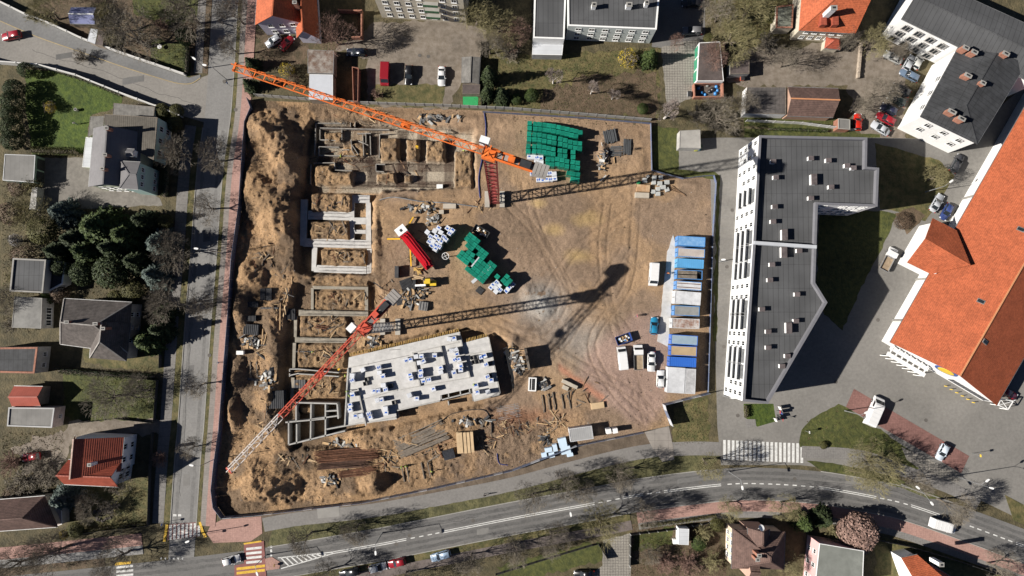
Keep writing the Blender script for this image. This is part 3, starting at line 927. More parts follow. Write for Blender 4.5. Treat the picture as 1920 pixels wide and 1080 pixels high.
# --- soil kinds as colours
n1 = fbm(WX, WY, 0.09, 5, 101)
n2 = fbm(WX, WY, 0.5, 5, 102)
yardc = np.stack([0.165 + 0 * Z, 0.117 + 0 * Z, 0.081 + 0 * Z], -1)
ochre = np.array([0.23, 0.152, 0.088])
sand = np.array([0.325, 0.21, 0.118])
dark = np.array([0.095, 0.07, 0.05])
grey = np.array([0.24, 0.228, 0.21])
pinkg = np.array([0.215, 0.15, 0.122])
redb = np.array([0.30, 0.14, 0.09])


def mixc(base, c, m):
	return base * (1 - m[..., None]) + c * m[..., None]


C = yardc
C = mixc(C, ochre, sstep(n1, .47, .66) * .75)
C = mixc(C, dark, sstep(n2, .56, .74) * .4)
C = mixc(C, sand, np.clip(sandz * 1.1, 0, 1) * (0.55 + 0.45 * sstep(n2, .35, .55)))
C = mixc(C, sand, southz * .55 * sstep(n1 + n2, .85, 1.15))
C = mixc(C, sand * 1.12, np.exp(-((PX - 510) / 70) ** 2 - ((PY - 905) / 50) ** 2) * .9)
C = mixc(C, dark * 1.2, sandz * sstep(fbm(WX, WY, 0.22, 5, 104), .46, .62) * .8)
north = sstep(260 - PY, -20, 25) * sstep(PX - 600, -20, 20)
C = mixc(C, np.array([0.2, 0.135, 0.085]), north * .7)
C = mixc(C, np.array([0.27, 0.178, 0.1]), soilblk * .85)
C = mixc(C, dark * 1.1, soilblk * sstep(fbm(WX, WY, 0.9, 4, 111), .48, .66) * .65)
rough = np.maximum(rough, soilblk)
C = mixc(C, grey, np.exp(-((jx - 1015) / 38) ** 2 - ((jy - 568) / 34) ** 2) * 1.1 * (n2 > .3))
C = mixc(C, grey * .85, np.exp(-((jx - 1080) / 60) ** 2 - ((jy - 640) / 50) ** 2) * .6)
park = sstep(-sdpoly(jx, jy, [(1120, 645), (1190, 590), (1245, 580), (1250, 640), (1250, 760), (1215, 806), (1150, 770), (1080, 700)]), -14, 14)
C = mixc(C, pinkg, park * .9)
brk = np.exp(-(np.abs((jy - 690) - (jx - 1045) * .68) / 8) ** 2) * sstep(jx - 1040, 0, 10) * sstep(1140 - jx, 0, 10)
C = mixc(C, redb, brk * .8)
C = mixc(C, np.array([0.2, 0.09, 0.05]), np.exp(-((jx - 985) / 60) ** 2 - ((jy - 778) / 14) ** 2) * .6)
C = mixc(C, C.mean(axis=(0, 1)) * .55, np.clip(rut, 0, 1) * .35)
# slab floor in the north pit is concrete-grey, and two mud puddles in the yard dried pale
flA = wallA * (1 - soilblk) * sstep(PX - 590, -3, 5) * sstep(360 - PY, -3, 4)
C = mixc(C, np.array([0.27, 0.235, 0.185]), flA * sstep(n1 + n2 * .6, .5, .8) * .9)
for cx, cy, rx, ry in ((1085, 480, 26, 14), (1100, 412, 30, 14), (1010, 380, 14, 10), (1040, 430, 18, 14)):
	C = mixc(C, np.array([0.27, 0.19, 0.09]), np.clip(1.3 - np.hypot((jx - cx) / rx, (jy - cy) / ry), 0, 1) * .8)
C *= (0.9 + 0.2 * fbm(WX, WY, 2.2, 2, 105))[..., None]
C *= (0.78 + 0.5 * fbm(WX, WY, 0.16, 3, 106))[..., None]
C = np.clip(C * (1.33 - .04 * sandz[..., None]), 0.01, 1)

ny, nx = Z.shape
keep = dS < 3.0
idx = np.arange(ny * nx).reshape(ny, nx)
cell = keep[:-1, :-1] & keep[1:, :-1] & keep[:-1, 1:] & keep[1:, 1:]
F = np.stack([idx[:-1, :-1][cell], idx[:-1, 1:][cell], idx[1:, 1:][cell], idx[1:, :-1][cell]], -1)
used, inv = np.unique(F, return_inverse=True)
F = inv.reshape(-1, 4)
V = np.stack([WX.ravel()[used], WY.ravel()[used], Z.ravel()[used]], -1)
me = bpy.data.meshes.new('site_ground')
me.vertices.add(len(V))
me.vertices.foreach_set('co', V.ravel())
me.loops.add(F.size)
me.loops.foreach_set('vertex_index', F.ravel().astype(np.int32))
me.polygons.add(len(F))
me.polygons.foreach_set('loop_start', (np.arange(len(F)) * 4).astype(np.int32))
me.update(calc_edges=True)
me.validate()
ca = me.color_attributes.new('soil', 'FLOAT_COLOR', 'POINT')
cc = np.concatenate([C.reshape(-1, 3)[used], rough.reshape(-1, 1)[used]], -1).astype(np.float32)
ca.data.foreach_set('color', cc.ravel())
me.shade_smooth()
sm = bpy.data.materials.new('site_soil')
sm.use_nodes = True
t = sm.node_tree
b = t.nodes['Principled BSDF']
b.inputs['Roughness'].default_value = 0.95
b.inputs['Specular IOR Level'].default_value = 0.15
at = t.nodes.new('ShaderNodeAttribute')
at.attribute_name = 'soil'
gn = t.nodes.new('ShaderNodeNewGeometry')
n_ = t.nodes.new('ShaderNodeTexNoise')
n_.inputs['Scale'].default_value = 3.5
n_.inputs['Detail'].default_value = 6
n_.inputs['Roughness'].default_value = .7
t.links.new(gn.outputs['Position'], n_.inputs['Vector'])
mr = t.nodes.new('ShaderNodeMapRange')
mr.inputs[1].default_value, mr.inputs[2].default_value, mr.inputs[3].default_value, mr.inputs[4].default_value = .3, .7, .68, 1.36
t.links.new(n_.outputs['Fac'], mr.inputs[0])
vm = t.nodes.new('ShaderNodeVectorMath')
vm.operation = 'SCALE'
t.links.new(at.outputs['Color'], vm.inputs[0])
t.links.new(mr.outputs[0], vm.inputs['Scale'])
t.links.new(vm.outputs[0], b.inputs['Base Color'])
bp = t.nodes.new('ShaderNodeBump')
bp.inputs['Distance'].default_value = .5
mb_ = t.nodes.new('ShaderNodeMapRange')
mb_.inputs[3].default_value = .4
t.links.new(at.outputs['Alpha'], mb_.inputs[0])
t.links.new(mb_.outputs[0], bp.inputs['Strength'])
n4 = t.nodes.new('ShaderNodeTexNoise')
n4.inputs['Scale'].default_value = 1.4
n4.inputs['Detail'].default_value = 9
n4.inputs['Roughness'].default_value = .78
n4.inputs['Distortion'].default_value = .6
t.links.new(gn.outputs['Position'], n4.inputs['Vector'])
ad_ = t.nodes.new('ShaderNodeMath')
t.links.new(n_.outputs['Fac'], ad_.inputs[0])
t.links.new(n4.outputs['Fac'], ad_.inputs[1])
t.links.new(ad_.outputs[0], bp.inputs['Height'])
t.links.new(bp.outputs[0], b.inputs['Normal'])
me.materials.append(sm)
so = bpy.data.objects.new('site_ground', me)
COL.objects.link(so)
so['kind'] = 'structure'
IN_SITE = dS < 0


def tz(x, y):
	"""terrain height at a world point"""
	i = (x - xs[0]) / STEP
	j = (y - ys[0]) / STEP
	if i < 0 or j < 0 or i >= nx - 1 or j >= ny - 1:
		return 0.02
	i0, j0 = int(i), int(j)
	if dS[j0, i0] > 0:
		return 0.02
	fx, fy = i - i0, j - j0
	return float((Z[j0, i0] * (1 - fx) + Z[j0, i0 + 1] * fx) * (1 - fy) + (Z[j0 + 1, i0] * (1 - fx) + Z[j0 + 1, i0 + 1] * fx) * fy)


def GT(px, py):
	"""pixel -> point on the terrain (iterated)"""
	z = 0.0
	for _ in range(4):
		p = G(px, py, z)
		z = tz(p.x, p.y)
	return Vector((p.x, p.y, z))


def loose_stones():
	"""broken stones, clods and scraps scattered over the dug ground: far too many to count"""
	pal = [M('clod', (0.22, 0.155, 0.09), var=.3), M('brick_bit', (0.3, 0.13, 0.08), var=.3), M('pale_stone', (0.45, 0.42, 0.38), var=.2), M('dark_clod', (0.07, 0.05, 0.035), var=.3)]
	mb = MB()
	q = random.Random(3)
	n = 0
	while n < 9000:
		px, py = q.uniform(400, 1340), q.uniform(190, 970)
		w = 0.25 + 0.75 * (px < 720) + .5 * (py > 770)
		if 640 < px < 940 and 620 < py < 800:
			continue
		dense = abs((py - 690) - (px - 1045) * .68) < 9 and 1040 < px < 1142
		if not dense and q.random() > w:
			continue
		p = G(px, py)
		z = tz(p.x, p.y)
		if z == 0.02:
			continue
		s = q.uniform(.05, .16) * (1.7 if q.random() < .06 else 1)
		mi = 1 if dense and q.random() < .8 else q.choices([0, 1, 2, 3], [6, .5, .8, 4])[0]
		a = q.uniform(0, 6.28)
		k = len(mb.v)
		for i in range(3):
			t_ = a + i * 2.094
			mb.v.append((p.x + s * math.cos(t_) * q.uniform(.7, 1.3), p.y + s * math.sin(t_) * q.uniform(.7, 1.3), z - .03))
		mb.v.append((p.x, p.y, z + s * q.uniform(.6, 1.1)))
		for f in ((k, k + 1, k + 3), (k + 1, k + 2, k + 3), (k + 2, k, k + 3)):
			mb.f.append(f)
			mb.m.append(mi)
		n += 1
	o = mb.build('loose_stones', pal)
	o['kind'] = 'stuff'
	o['label'] = 'loose stones and clods scattered over the dug site ground'
	o['category'] = 'rubble'


loose_stones()

# ================================================================ BUILDINGS
_WIN = {}


def winmesh(w, h, frame=PVC, pane=GLASS):
	k = (w, h, frame.name, pane.name)
	if k not in _WIN:
		mb = MB()
		f = 0.09
		for x0, x1, z0, z1 in ((-w / 2, w / 2, 0, f), (-w / 2, w / 2, h - f, h), (-w / 2, -w / 2 + f, f, h - f), (w / 2 - f, w / 2, f, h - f), (-f / 3, f / 3, f, h - f)):
			mb.prism([(x0, -.02), (x1, -.02), (x1, .06), (x0, .06)], z0, z1, 0, None, True)
		mb.prism([(-w / 2 + f, -.02), (w / 2 - f, -.02), (w / 2 - f, .015), (-w / 2 + f, .015)], f, h - f, 1)
		mb.prism([(-w / 2 - .06, -.02), (w / 2 + .06, -.02), (w / 2 + .06, .16), (-w / 2 - .06, .16)], -.06, -0.005, 0, None, True)
		_WIN[k] = mb.mesh('window', [frame, pane])
	return _WIN[k]


def wins(b, P, Q, n, zs, w=1.1, h=1.4, out=None, m0=0.08, m1=0.08, skip=(), frame=PVC, name='window'):
	"""n windows per row between wall corners P and Q; out: a point on the outer side"""
	P, Q = Vector((P[0], P[1])), Vector((Q[0], Q[1]))
	d = (Q - P).normalized()
	nrm = Vector((-d.y, d.x))
	if (Vector((out[0], out[1])) - (P + Q) / 2).dot(nrm) < 0:
		nrm = -nrm
	rz = math.atan2(nrm.y, nrm.x) - math.pi / 2
	for r, z in enumerate(zs):
		for i in range(n):
			if (r, i) in skip:
				continue
			t = m0 + (1 - m0 - m1) * ((i + .5) / n)
			p = P.lerp(Q, t) + nrm * 0.012
			inst(winmesh(w, h, frame), name, b, (p.x, p.y, z), rz)


def inset(P, d):
	"""inset a polygon (world xy) by d towards its inside"""
	P = [Vector((p[0], p[1])) for p in P]
	a = sum(P[i].x * P[(i + 1) % len(P)].y - P[(i + 1) % len(P)].x * P[i].y for i in range(len(P)))
	s = 1 if a > 0 else -1
	out = []
	n = len(P)
	for i in range(n):
		p0, p1, p2 = P[i - 1], P[i], P[(i + 1) % n]
		e1, e2 = (p1 - p0).normalized(), (p2 - p1).normalized()
		n1, n2 = Vector((-e1.y, e1.x)) * s, Vector((-e2.y, e2.x)) * s
		k = n1 + n2
		L = k.length
		if L < 1e-4:
			out.append(p1 + n1 * d)
		else:
			k /= L
			out.append(p1 + k * (d / max(0.35, k.dot(n1))))
	return out


def slabs(mb, planes, th=0.14, mi=0):
	for pl in planes:
		P = [Vector(p) for p in pl]
		nrm = (P[1] - P[0]).cross(P[2] - P[0])
		if nrm.z < 0:
			P.reverse()
		lo = [p - Vector((0, 0, th)) for p in P]
		mb.face(P, mi)
		mb.face(lo[::-1], mi)
		for i in range(len(P)):
			j = (i + 1) % len(P)
			mb.face([lo[i], lo[j], P[j], P[i]], mi)


def xy(p):
	return Vector((p[0], p[1]))


_CH = {}


def chimney(b, px, py, zb, zt, w=0.7, d=0.6, mat=None, rz=0.0, name='chimney'):
	mat = mat or BRICK
	k = (round(w, 2), round(d, 2), round(zt - zb, 2), mat.name)
	if k not in _CH:
		mb = MB().box((0, 0, 0), (w, d, zt - zb - .12), 0, 0).box((0, 0, zt - zb - .118), (w + .14, d + .14, .118), 0, 1)
		mb.box((0, 0, zt - zb + .002), (w * .55, d * .5, .05), 0, 2)
		_CH[k] = mb.mesh('chimney', [mat, KERB, DARKM])
	p = G(px, py, zt)
	return inst(_CH[k], name, b, (p.x, p.y, zb), rz)


def house(name, label, quad, ze, zr, wall, roof, hip=(0, 0), over=0.35, cat='house', group=None, gables=(True, True), z0=-0.25, b=None, rname='roof', ridge_t=0.5, trim=None):
	"""quad: 4 pixels at eave height (a,b,c,d), the ridge runs from edge d-a to edge b-c"""
	A, B, Cc, D = [G(p[0], p[1], ze) for p in quad]
	own = b is None
	if own:
		c = (A + B + Cc + D) / 4
		b = thing(name, label, cat, (c.x, c.y, 0), 0, group)
	R0, R1 = A.lerp(D, ridge_t), B.lerp(Cc, ridge_t)
	dr = (R1 - R0).normalized()
	hw = (A - D).length / 2
	R0 = R0 + dr * hw * hip[0]
	R1 = R1 - dr * hw * hip[1]
	R0.z = R1.z = zr
	W = inset([A, B, Cc, D], over)
	mb = MB().prism(W, z0, ze - .1)
	if not hip[0]:
		m = W[0].lerp(W[3], ridge_t)
		mb.face([(W[0].x, W[0].y, ze - .1), (W[3].x, W[3].y, ze - .1), (m.x, m.y, zr - .16)])
	if not hip[1]:
		m = W[1].lerp(W[2], ridge_t)
		mb.face([(W[2].x, W[2].y, ze - .1), (W[1].x, W[1].y, ze - .1), (m.x, m.y, zr - .16)])
	mb.build('wall', wall, b)
	r = MB()
	pl = [[A, B, R1, R0], [Cc, D, R0, R1]]
	if hip[0]:
		pl.append([D, A, R0])
	if hip[1]:
		pl.append([B, Cc, R1])
	slabs(r, pl)
	r.beam(R0 + Vector((0, 0, .03)), R1 + Vector((0, 0, .03)), .28, .14, 1)
	for k, (e, q) in enumerate(((A, R0), (D, R0), (B, R1), (Cc, R1))):
		if hip[k // 2]:
			r.beam(e + Vector((0, 0, .03)), q + Vector((0, 0, .03)), .24, .1, 1)
	ro = r.build(rname, [roof, trim or roof], b)
	# gutters along both eaves
	g = MB()
	for p, q in ((A, B), (Cc, D)):
		o = (p - (A + B + Cc + D) / 4)
		nrm = Vector((-(q - p).y, (q - p).x, 0)).normalized()
		if nrm.dot(o) < 0:
			nrm = -nrm
		g.beam(p + nrm * .07 - Vector((0, 0, .1)), q + nrm * .07 - Vector((0, 0, .1)), .12, .1)
	g.build('gutter', M('zinc_gutter', (0.3, 0.3, 0.3), rough=.5, metal=.5), b)
	return b, W, (R0, R1)


def flat(name, label, px, h, wall, roof, par=0.25, edge=None, cat='house', group=None, z0=-0.25, b=None, ew=0.3):
	P = [G(p[0], p[1], h) for p in px]
	if b is None:
		c = sum(P, Vector()) / len(P)
		b = thing(name, label, cat, (c.x, c.y, 0), 0, group)
	I = inset(P, ew)
	mb = MB()
	P2 = [xy(p) for p in P]
	a = sum(P2[i].x * P2[(i + 1) % len(P2)].y - P2[(i + 1) % len(P2)].x * P2[i].y for i in range(len(P2)))
	if a < 0:
		P2.reverse()
		I = list(reversed(I))
	for i in range(len(P2)):
		j = (i + 1) % len(P2)
		mb.face([(*P2[i], z0), (*P2[j], z0), (*P2[j], h), (*P2[i], h)])
	mb.build('wall', wall, b)
	e = MB()
	O = [p + (p - q) * .12 for p, q in zip(P2, I)]
	for i in range(len(P2)):
		j = (i + 1) % len(P2)
		e.face([(*O[i], h), (*O[j], h), (*I[j], h), (*I[i], h)])
		e.face([(*I[i], h), (*I[j], h), (*I[j], h - par - .05), (*I[i], h - par - .05)])
		e.face([(*O[i], h - .18), (*O[j], h - .18), (*O[j], h), (*O[i], h)])
	e.build('parapet', edge or KERB, b)
	MB().prism(I, h - par - .2, h - par).build('roof', roof, b)
	return b, P2


NAD = (0.0, 0.0)

# ---------------- the white L-shaped apartment block beside the site
AB = [(1424, 254), (1626, 258), (1625, 313), (1648, 315), (1645, 387), (1533, 383), (1528, 530), (1551, 567), (1440, 757), (1393, 752), (1413, 455)]
ap, apP = flat('apartment_block', 'white L-shaped apartment block with dark flat roof between site and courtyard', AB, 12.6, WHITE, TAR_G, 1.05, M('grey_flashing', (0.16, 0.16, 0.175), rough=.6, var=.08, dirt=.1), 'apartment block', ew=0.45)
w0, w1, w2 = G(1424, 254, 12.6), G(1413, 455, 12.6), G(1393, 752, 12.6)
BAL = M('balcony_front', (0.55, 0.56, 0.57), rough=.5, var=.06, dirt=.1)


def facade(b, P, Q, items, out):
	"""items: (t, kind) along P->Q"""
	P, Q = xy(P), xy(Q)
	d = (Q - P).normalized()
	n = Vector((-d.y, d.x))
	if (xy(out) - P).dot(n) < 0:
		n = -n
	rz = math.atan2(n.y, n.x) - math.pi / 2
	bm_ = MB().box((0, .45, 0), (3.6, .9, .16), 0, 0).box((0, .87, .16), (3.6, .06, .95), 0, 1).box((-1.77, .45, .16), (.06, .8, .95), 0, 1).box((1.77, .45, .16), (.06, .8, .95), 0, 1)
	bme = bm_.mesh('balcony', [WHITE, BAL])
	dm = MB().prism([(-1.5, 0), (1.5, 0), (1.5, .03), (-1.5, .03)], .17, 2.4, 0).mesh('balcony_door', [M('curtained_glass', (.16, .165, .17), rough=.3, var=.3, sc=1.5)])
	for t, k in items:
		p = P.lerp(Q, t)
		for fl in range(4):
			z = 0.6 + fl * 3.0
			if k == 'w':
				if fl == 0 and int(t * 40) % 3 == 0:
					continue
				q = p + n * .012
				inst(winmesh(1.0, 1.9), 'window', b, (q.x, q.y, z), rz)
			elif fl:
				q = p + n * .01
				inst(bme, 'balcony', b, (q.x, q.y, z - .35), rz)
				inst(dm, 'balcony_door', b, (q.x, q.y, z - .35), rz)
			else:
				q = p + n * .012
				inst(winmesh(2.6, 1.6), 'window', b, (q.x, q.y, z), rz)


facade(ap, w0, w1, [(.05, 'w'), (.16, 'w'), (.27, 'w'), (.38, 'w'), (.55, 'b'), (.70, 'w'), (.82, 'w'), (.94, 'b')], (0, 0))
facade(ap, w1, w2, [(.055, 'b'), (.17, 'b'), (.27, 'w'), (.34, 'w'), (.41, 'b'), (.50, 'b'), (.58, 'w'), (.64, 'w'), (.72, 'b'), (.82, 'b'), (.90, 'w'), (.96, 'w')], (0, 0))
c0, c1 = G(1533, 383, 12.6), G(1645, 387, 12.6)
wins(ap, c0, c1, 5, (1.0, 4.0, 7.0, 10.0), 1.4, 1.5, (c0.x, c0.y - 20), skip=((2, 1), (3, 1)))
fw = G(1414, 455, 13), G(1531, 463, 13)
MB().beam((fw[0].x, fw[0].y, 12.55), (fw[1].x, fw[1].y, 12.55), .7, 1.1).build('fire_wall', M('pale_flashing', (0.5, 0.52, 0.55), rough=.5, var=.06), ap)
VENT = [MB().box((0, 0, 0), (.75, .6, .75), 0, 0).box((0, 0, .752), (.9, .75, .1), 0, 1).box((-.3, 0, .1), (.2, .62, .6), 0, 0).mesh('roof_vent', [WHITE, M('vent_cap', (0.12, 0.1, 0.1), var=.3)]),
		MB().box((0, 0, 0), (.8, 1.7, .85), 0, 0).box((0, 0, .852), (.95, 1.85, .1), 0, 1).mesh('roof_vent', [WHITE, _MATS['vent_cap']])]
for i, (x, y) in enumerate([(1451, 302), (1522, 296), (1555, 300), (1590, 310), (1602, 314), (1456, 332), (1527, 336), (1560, 350), (1522, 371), (1454, 387), (1451, 415), (1472, 440), (1471, 473), (1449, 496), (1445, 525),
							(1496, 552), (1480, 615), (1494, 602), (1442, 622), (1442, 652), (1478, 668), (1468, 687), (1500, 470), (1430, 580)]):
	p = G(x, y, 12.8)
	inst(VENT[1 if i in (6, 11, 12, 16) else 0], 'roof_vent', ap, (p.x, p.y, 11.55), 0, 1.25)

# ---------------- long white tenement, top right
tb, W, _ = house('tenement', 'long white tenement with dark hipped roof and brick chimneys beside the parked cars', [(1726, 219), (1797, 89), (1925, 118), (1832, 270)], 9.5, 10.7, WHITE, TAR, (0.9, 0), 0.3, cat='tenement')
house('', '', [(1690, 35), (1945, 160), (1985, 72), (1733, -42)], 9.4, 10.3, WHITE, TAR_G, (0, 0), 0.3, b=tb, rname='wing_roof')
q = [G(p[0], p[1], 9.5) for p in ((1690, 35), (1797, 89), (1726, 219), (1832, 270))]
wins(tb, q[0], q[1], 4, (1.0, 3.6, 6.4), 1.5, 1.9, (0, q[0].y), frame=M('grey_frame', (0.4, 0.38, 0.36), var=.1))
wins(tb, q[2], q[3], 3, (3.8, 6.8), 1.3, 1.4, (q[2].x, -40))
wins(tb, q[1], q[2], 3, (6.8,), 1.0, 1.2, (0, 0), m0=.3)
for x, y, w in ((1812, 89, 1.3), (1828, 97, 1.3), (1887, 100, 1.4), (1816, 141, 1.5), (1844, 155, 1.1), (1786, 209, 1.7), (1804, 222, 1.5)):
	chimney(tb, x, y, 9.6, 11.9, w, .7, rz=R(-28))

# ---------------- the market hall with its orange tile roof
HQ = [(1669, 642), (1950, 151), (2150, 270), (1869, 760)]
hall, W, (r0, r1) = house('market_hall', 'market hall with huge orange tiled roof and white walls beside parking lot', HQ, 4.5, 10.0, WHITE, TILE_O, (0, 0), 0.4, cat='market hall', trim=M('ridge_tile', (0.55, 0.25, 0.12), var=.1))
cg = [(1749, 409, 5.6), (1701, 492, 5.6), (1735, 447, 8.2), (1820, 497, 8.2), (1794, 432, 5.6), (1746, 514, 5.6)]
V6 = [G(*p) for p in cg]
mb = MB()
slabs(mb, [[V6[0], V6[4], V6[3], V6[2]], [V6[2], V6[3], V6[5], V6[1]]])
mb.build('gable_roof', TILE_O, hall)
f0, f1 = V6[0].lerp(V6[1], .06), V6[1].lerp(V6[0], .06)
back = (V6[4] + V6[5]) / 2
mb = MB()
ins = [xy(f0), xy(f1)]
dirb = (xy(back) - (ins[0] + ins[1]) / 2).normalized()
ins = [p + dirb * .8 for p in ins]
mb.prism([ins[0], ins[1], ins[1] + dirb * 6, ins[0] + dirb * 6], -.2, 5.4)
ap_ = (ins[0] + ins[1]) / 2
mb.face([(*ins[0], 5.4), (*ins[1], 5.4), (*ap_, 7.9)])
mb.build('gable_wall', WHITE, hall)


def on_plane(px, py, A, B, Cc):
	n = (B - A).cross(Cc - A).normalized()
	o = Vector((0, 0, CAM_H))
	d = (G(px, py, 0) - o)
	return o + d * ((A - o).dot(n) / d.dot(n)), (n if n.z > 0 else -n)


HA, HB, HD = G(*HQ[0], 4.5), G(*HQ[1], 4.5), G(*HQ[3], 4.5)
HC = G(*HQ[2], 4.5)
for x, y, pl in ((1914, 430, (HA, HB, r0)), (1839, 565, (HA, HB, r0)), (1847, 641, (HD, HC, r0))):
	p, n = on_plane(x, y, *pl)
	mb = MB()
	mb.box((0, 0, -.05), (1.5, .9, .16), 0, 0).box((0, 0, .112), (1.25, .65, .03), 0, 1)
	s = mb.build('skylight', [M('skylight_frame', (0.2, 0.19, 0.18)), GLASS], hall, world_space=False)
	dr = (r1 - r0).normalized()
	up = n.cross(dr).normalized()
	s.matrix_local = Matrix.Translation(p - ORI[hall.name]) @ Matrix((up, dr * -1, n)).transposed().to_4x4()
g0, g1 = W[0], W[3]
gd = (g1 - g0).normalized()
gn = Vector((gd.y, -gd.x))
if gn.dot(-xy((g0 + g1) / 2)) < 0:
	gn = -gn
out = (g0 + g1) / 2 + gn * 5
wins(hall, g0.lerp(g1, .62), g1, 9, (1.4,), .85, 1.7, out, frame=M('dark_frame', (.1, .1, .11)), m0=.02, m1=.04)
# round emblem: blue ring, yellow disc, on the gable
ec = g0.lerp(g1, .46) + gn * .05
rz = math.atan2(gn.y, gn.x) - math.pi / 2
mb = MB()
for r_, y_, mi in ((2.3, .12, 0), (1.65, .2, 1)):
	mb.loft([[(r_ * math.cos(t), 0, r_ * math.sin(t)) for t in [2 * math.pi * i / 28 for i in range(28)]],
 [(r_ * math.cos(t), y_, r_ * math.sin(t)) for t in [2 * math.pi * i / 28 for i in range(28)]]], mi, True)
inst(mb.mesh('round_emblem', [paint('sign_blue', (.02, .09, .35)), paint('sign_yellow', (.8, .55, .02))]), 'round_emblem', hall, (ec.x, ec.y, 6.6), rz)
# canopy of white posts and beams before the gable (left half) + shopping-trolley frame
mb = MB()
for k in range(7):
	p = g0.lerp(g1, .05 + k * .055) + gn * .3
	q2 = p + gn * 2.6
	mb.beam((p.x, p.y, 3.4), (q2.x, q2.y, 3.1), .22, .2)
	mb.beam((q2.x, q2.y, 0), (q2.x, q2.y, 3.1), .16)
for o_ in (1.0, 2.5):
	p, q2 = g0.lerp(g1, .03) + gn * o_, g0.lerp(g1, .40) + gn * o_
	mb.beam((p.x, p.y, 3.25), (q2.x, q2.y, 3.25), .9, .1)
mb.build('entrance_canopy', PVC, hall)
mb = MB()
for k in range(4):
	p = W[0].lerp(W[1], .08 + k * .16)
	nn = Vector((-(W[1] - W[0]).y, (W[1] - W[0]).x)).normalized()
	if nn.dot(-xy(p)) < 0:
		nn = -nn
	p = p + nn * .12
	MB().box((p.x, p.y, 0), (.4, .4, 4.2), math.atan2(nn.y, nn.x), 0).build('pilaster', KERB, hall)
fr = thing('trolley_shelter', 'white steel lattice frame at the south-east corner of the orange hall', 'trolley shelter', G(1885, 755))
P4 = [G(1876, 748, 2.6), G(1900, 752, 2.6), G(1890, 768, 2.6), G(1872, 760, 2.6)]
mb = MB()
for i in range(4):
	mb.beam(P4[i], P4[(i + 1) % 4], .16)
	mb.beam((P4[i].x, P4[i].y, 0), P4[i], .14)
mb.beam(P4[0], P4[2], .1).beam(P4[1], P4[3], .1)
mb.build('frame', PVC, fr)

# ---------------- buildings along the top
gb, P2 = flat('workshop_building', 'long grey flat-roofed building with white windowed wall at the top', [(1064, -60), (1065, 48), (1231, 55), (1241, -60)], 7.6, M('mint_render', (.52, .56, .54), var=.06, dirt=.12), TAR_G, .2, PVC, 'building')
a_, b_ = G(1065, 48, 7.6), G(1231, 55, 7.6)
wins(gb, a_, b_, 6, (.8, 3.0, 5.4), 1.3, 1.2, (a_.x, 0), m0=.05, m1=.03)
for x, y, w in ((1114, 8, .9), (1180, 8, 1.2), (1213, 4, .8)):
	chimney(gb, x, y, 7.3, 9.2, w, .9, WHITE)
flat('', '', [(1004, -60), (1000, 71), (1058, 73), (1063, -60)], 6.0, WHITE, TAR_G, .15, PVC, b=gb)
wb, _ = flat('lean_to', 'white metal-roofed lean-to below the grey flat roof at the top', [(999, 73), (1057, 74), (1054, 103), (998, 102)], 2.8, M('grey_block', (.3, .3, .3)), M('white_sheet', (.55, .57, .6), rough=.5, var=.06, lines=[('v', .9, .05, .25, 0)]), .02, PVC, 'shed', ew=.1)

bb, P2 = flat('beige_apartment_house', 'beige plaster apartment house with balconies, only its south wall in view', [(697, -14), (868, -2), (880, -110), (697, -120)], 12.0, M('beige_render', (.5, .45, .36), var=.07, dirt=.15), TAR, .3, KERB, 'apartment house')
a_, b_ = G(697, -14, 12), G(868, -2, 12)
wins(bb, a_, b_, 7, (1.2, 4.2, 7.2, 10.0), 1.15, 1.5, (a_.x, 0), m0=.04, m1=.04, skip=((1, 4), (2, 4), (3, 4)))
d_ = (xy(b_) - xy(a_)).normalized()
for z in (3.6, 6.6, 9.4):
	p = xy(a_).lerp(xy(b_), .63)
	mb = MB().box((p.x, p.y - .6, z), (3.2, 1.2, .15), math.atan2(d_.y, d_.x), 0)
	mb.box((p.x, p.y - 1.17, z + .15), (3.2, .06, .9), math.atan2(d_.y, d_.x), 1)
	mb.build('balcony', [KERB, M('balcony_green', (.05, .12, .06), var=.4, sc=3)], bb)

LAV = M('lavender_render', (.48, .46, .54), var=.05, dirt=.12)
pk, W, _ = house('pink_house', 'lavender gabled house with bright orange roof above two parked cars', [(478, 47), (486, -70), (578, -70), (566, 43)], 6.5, 10.6, LAV, TILE_O, (0, 0), .45, cat='house')
wins(pk, W[0], W[3], 3, (1.2, 4.2), 1.2, 1.4, (W[0].x, 0), m0=.12)
_, W2, _ = house('', '', [(599, 73), (590, -56), (548, -56), (556, 71)], 3.6, 7.6, LAV, TILE_O, (0, 0), .4, b=pk, rname='wing_roof')
wins(pk, W2[0], W2[1], 5, (1.4,), 1.0, 1.3, (0, W2[0].y))
chimney(pk, 552, 4, 7, 10.4, .8, .6)

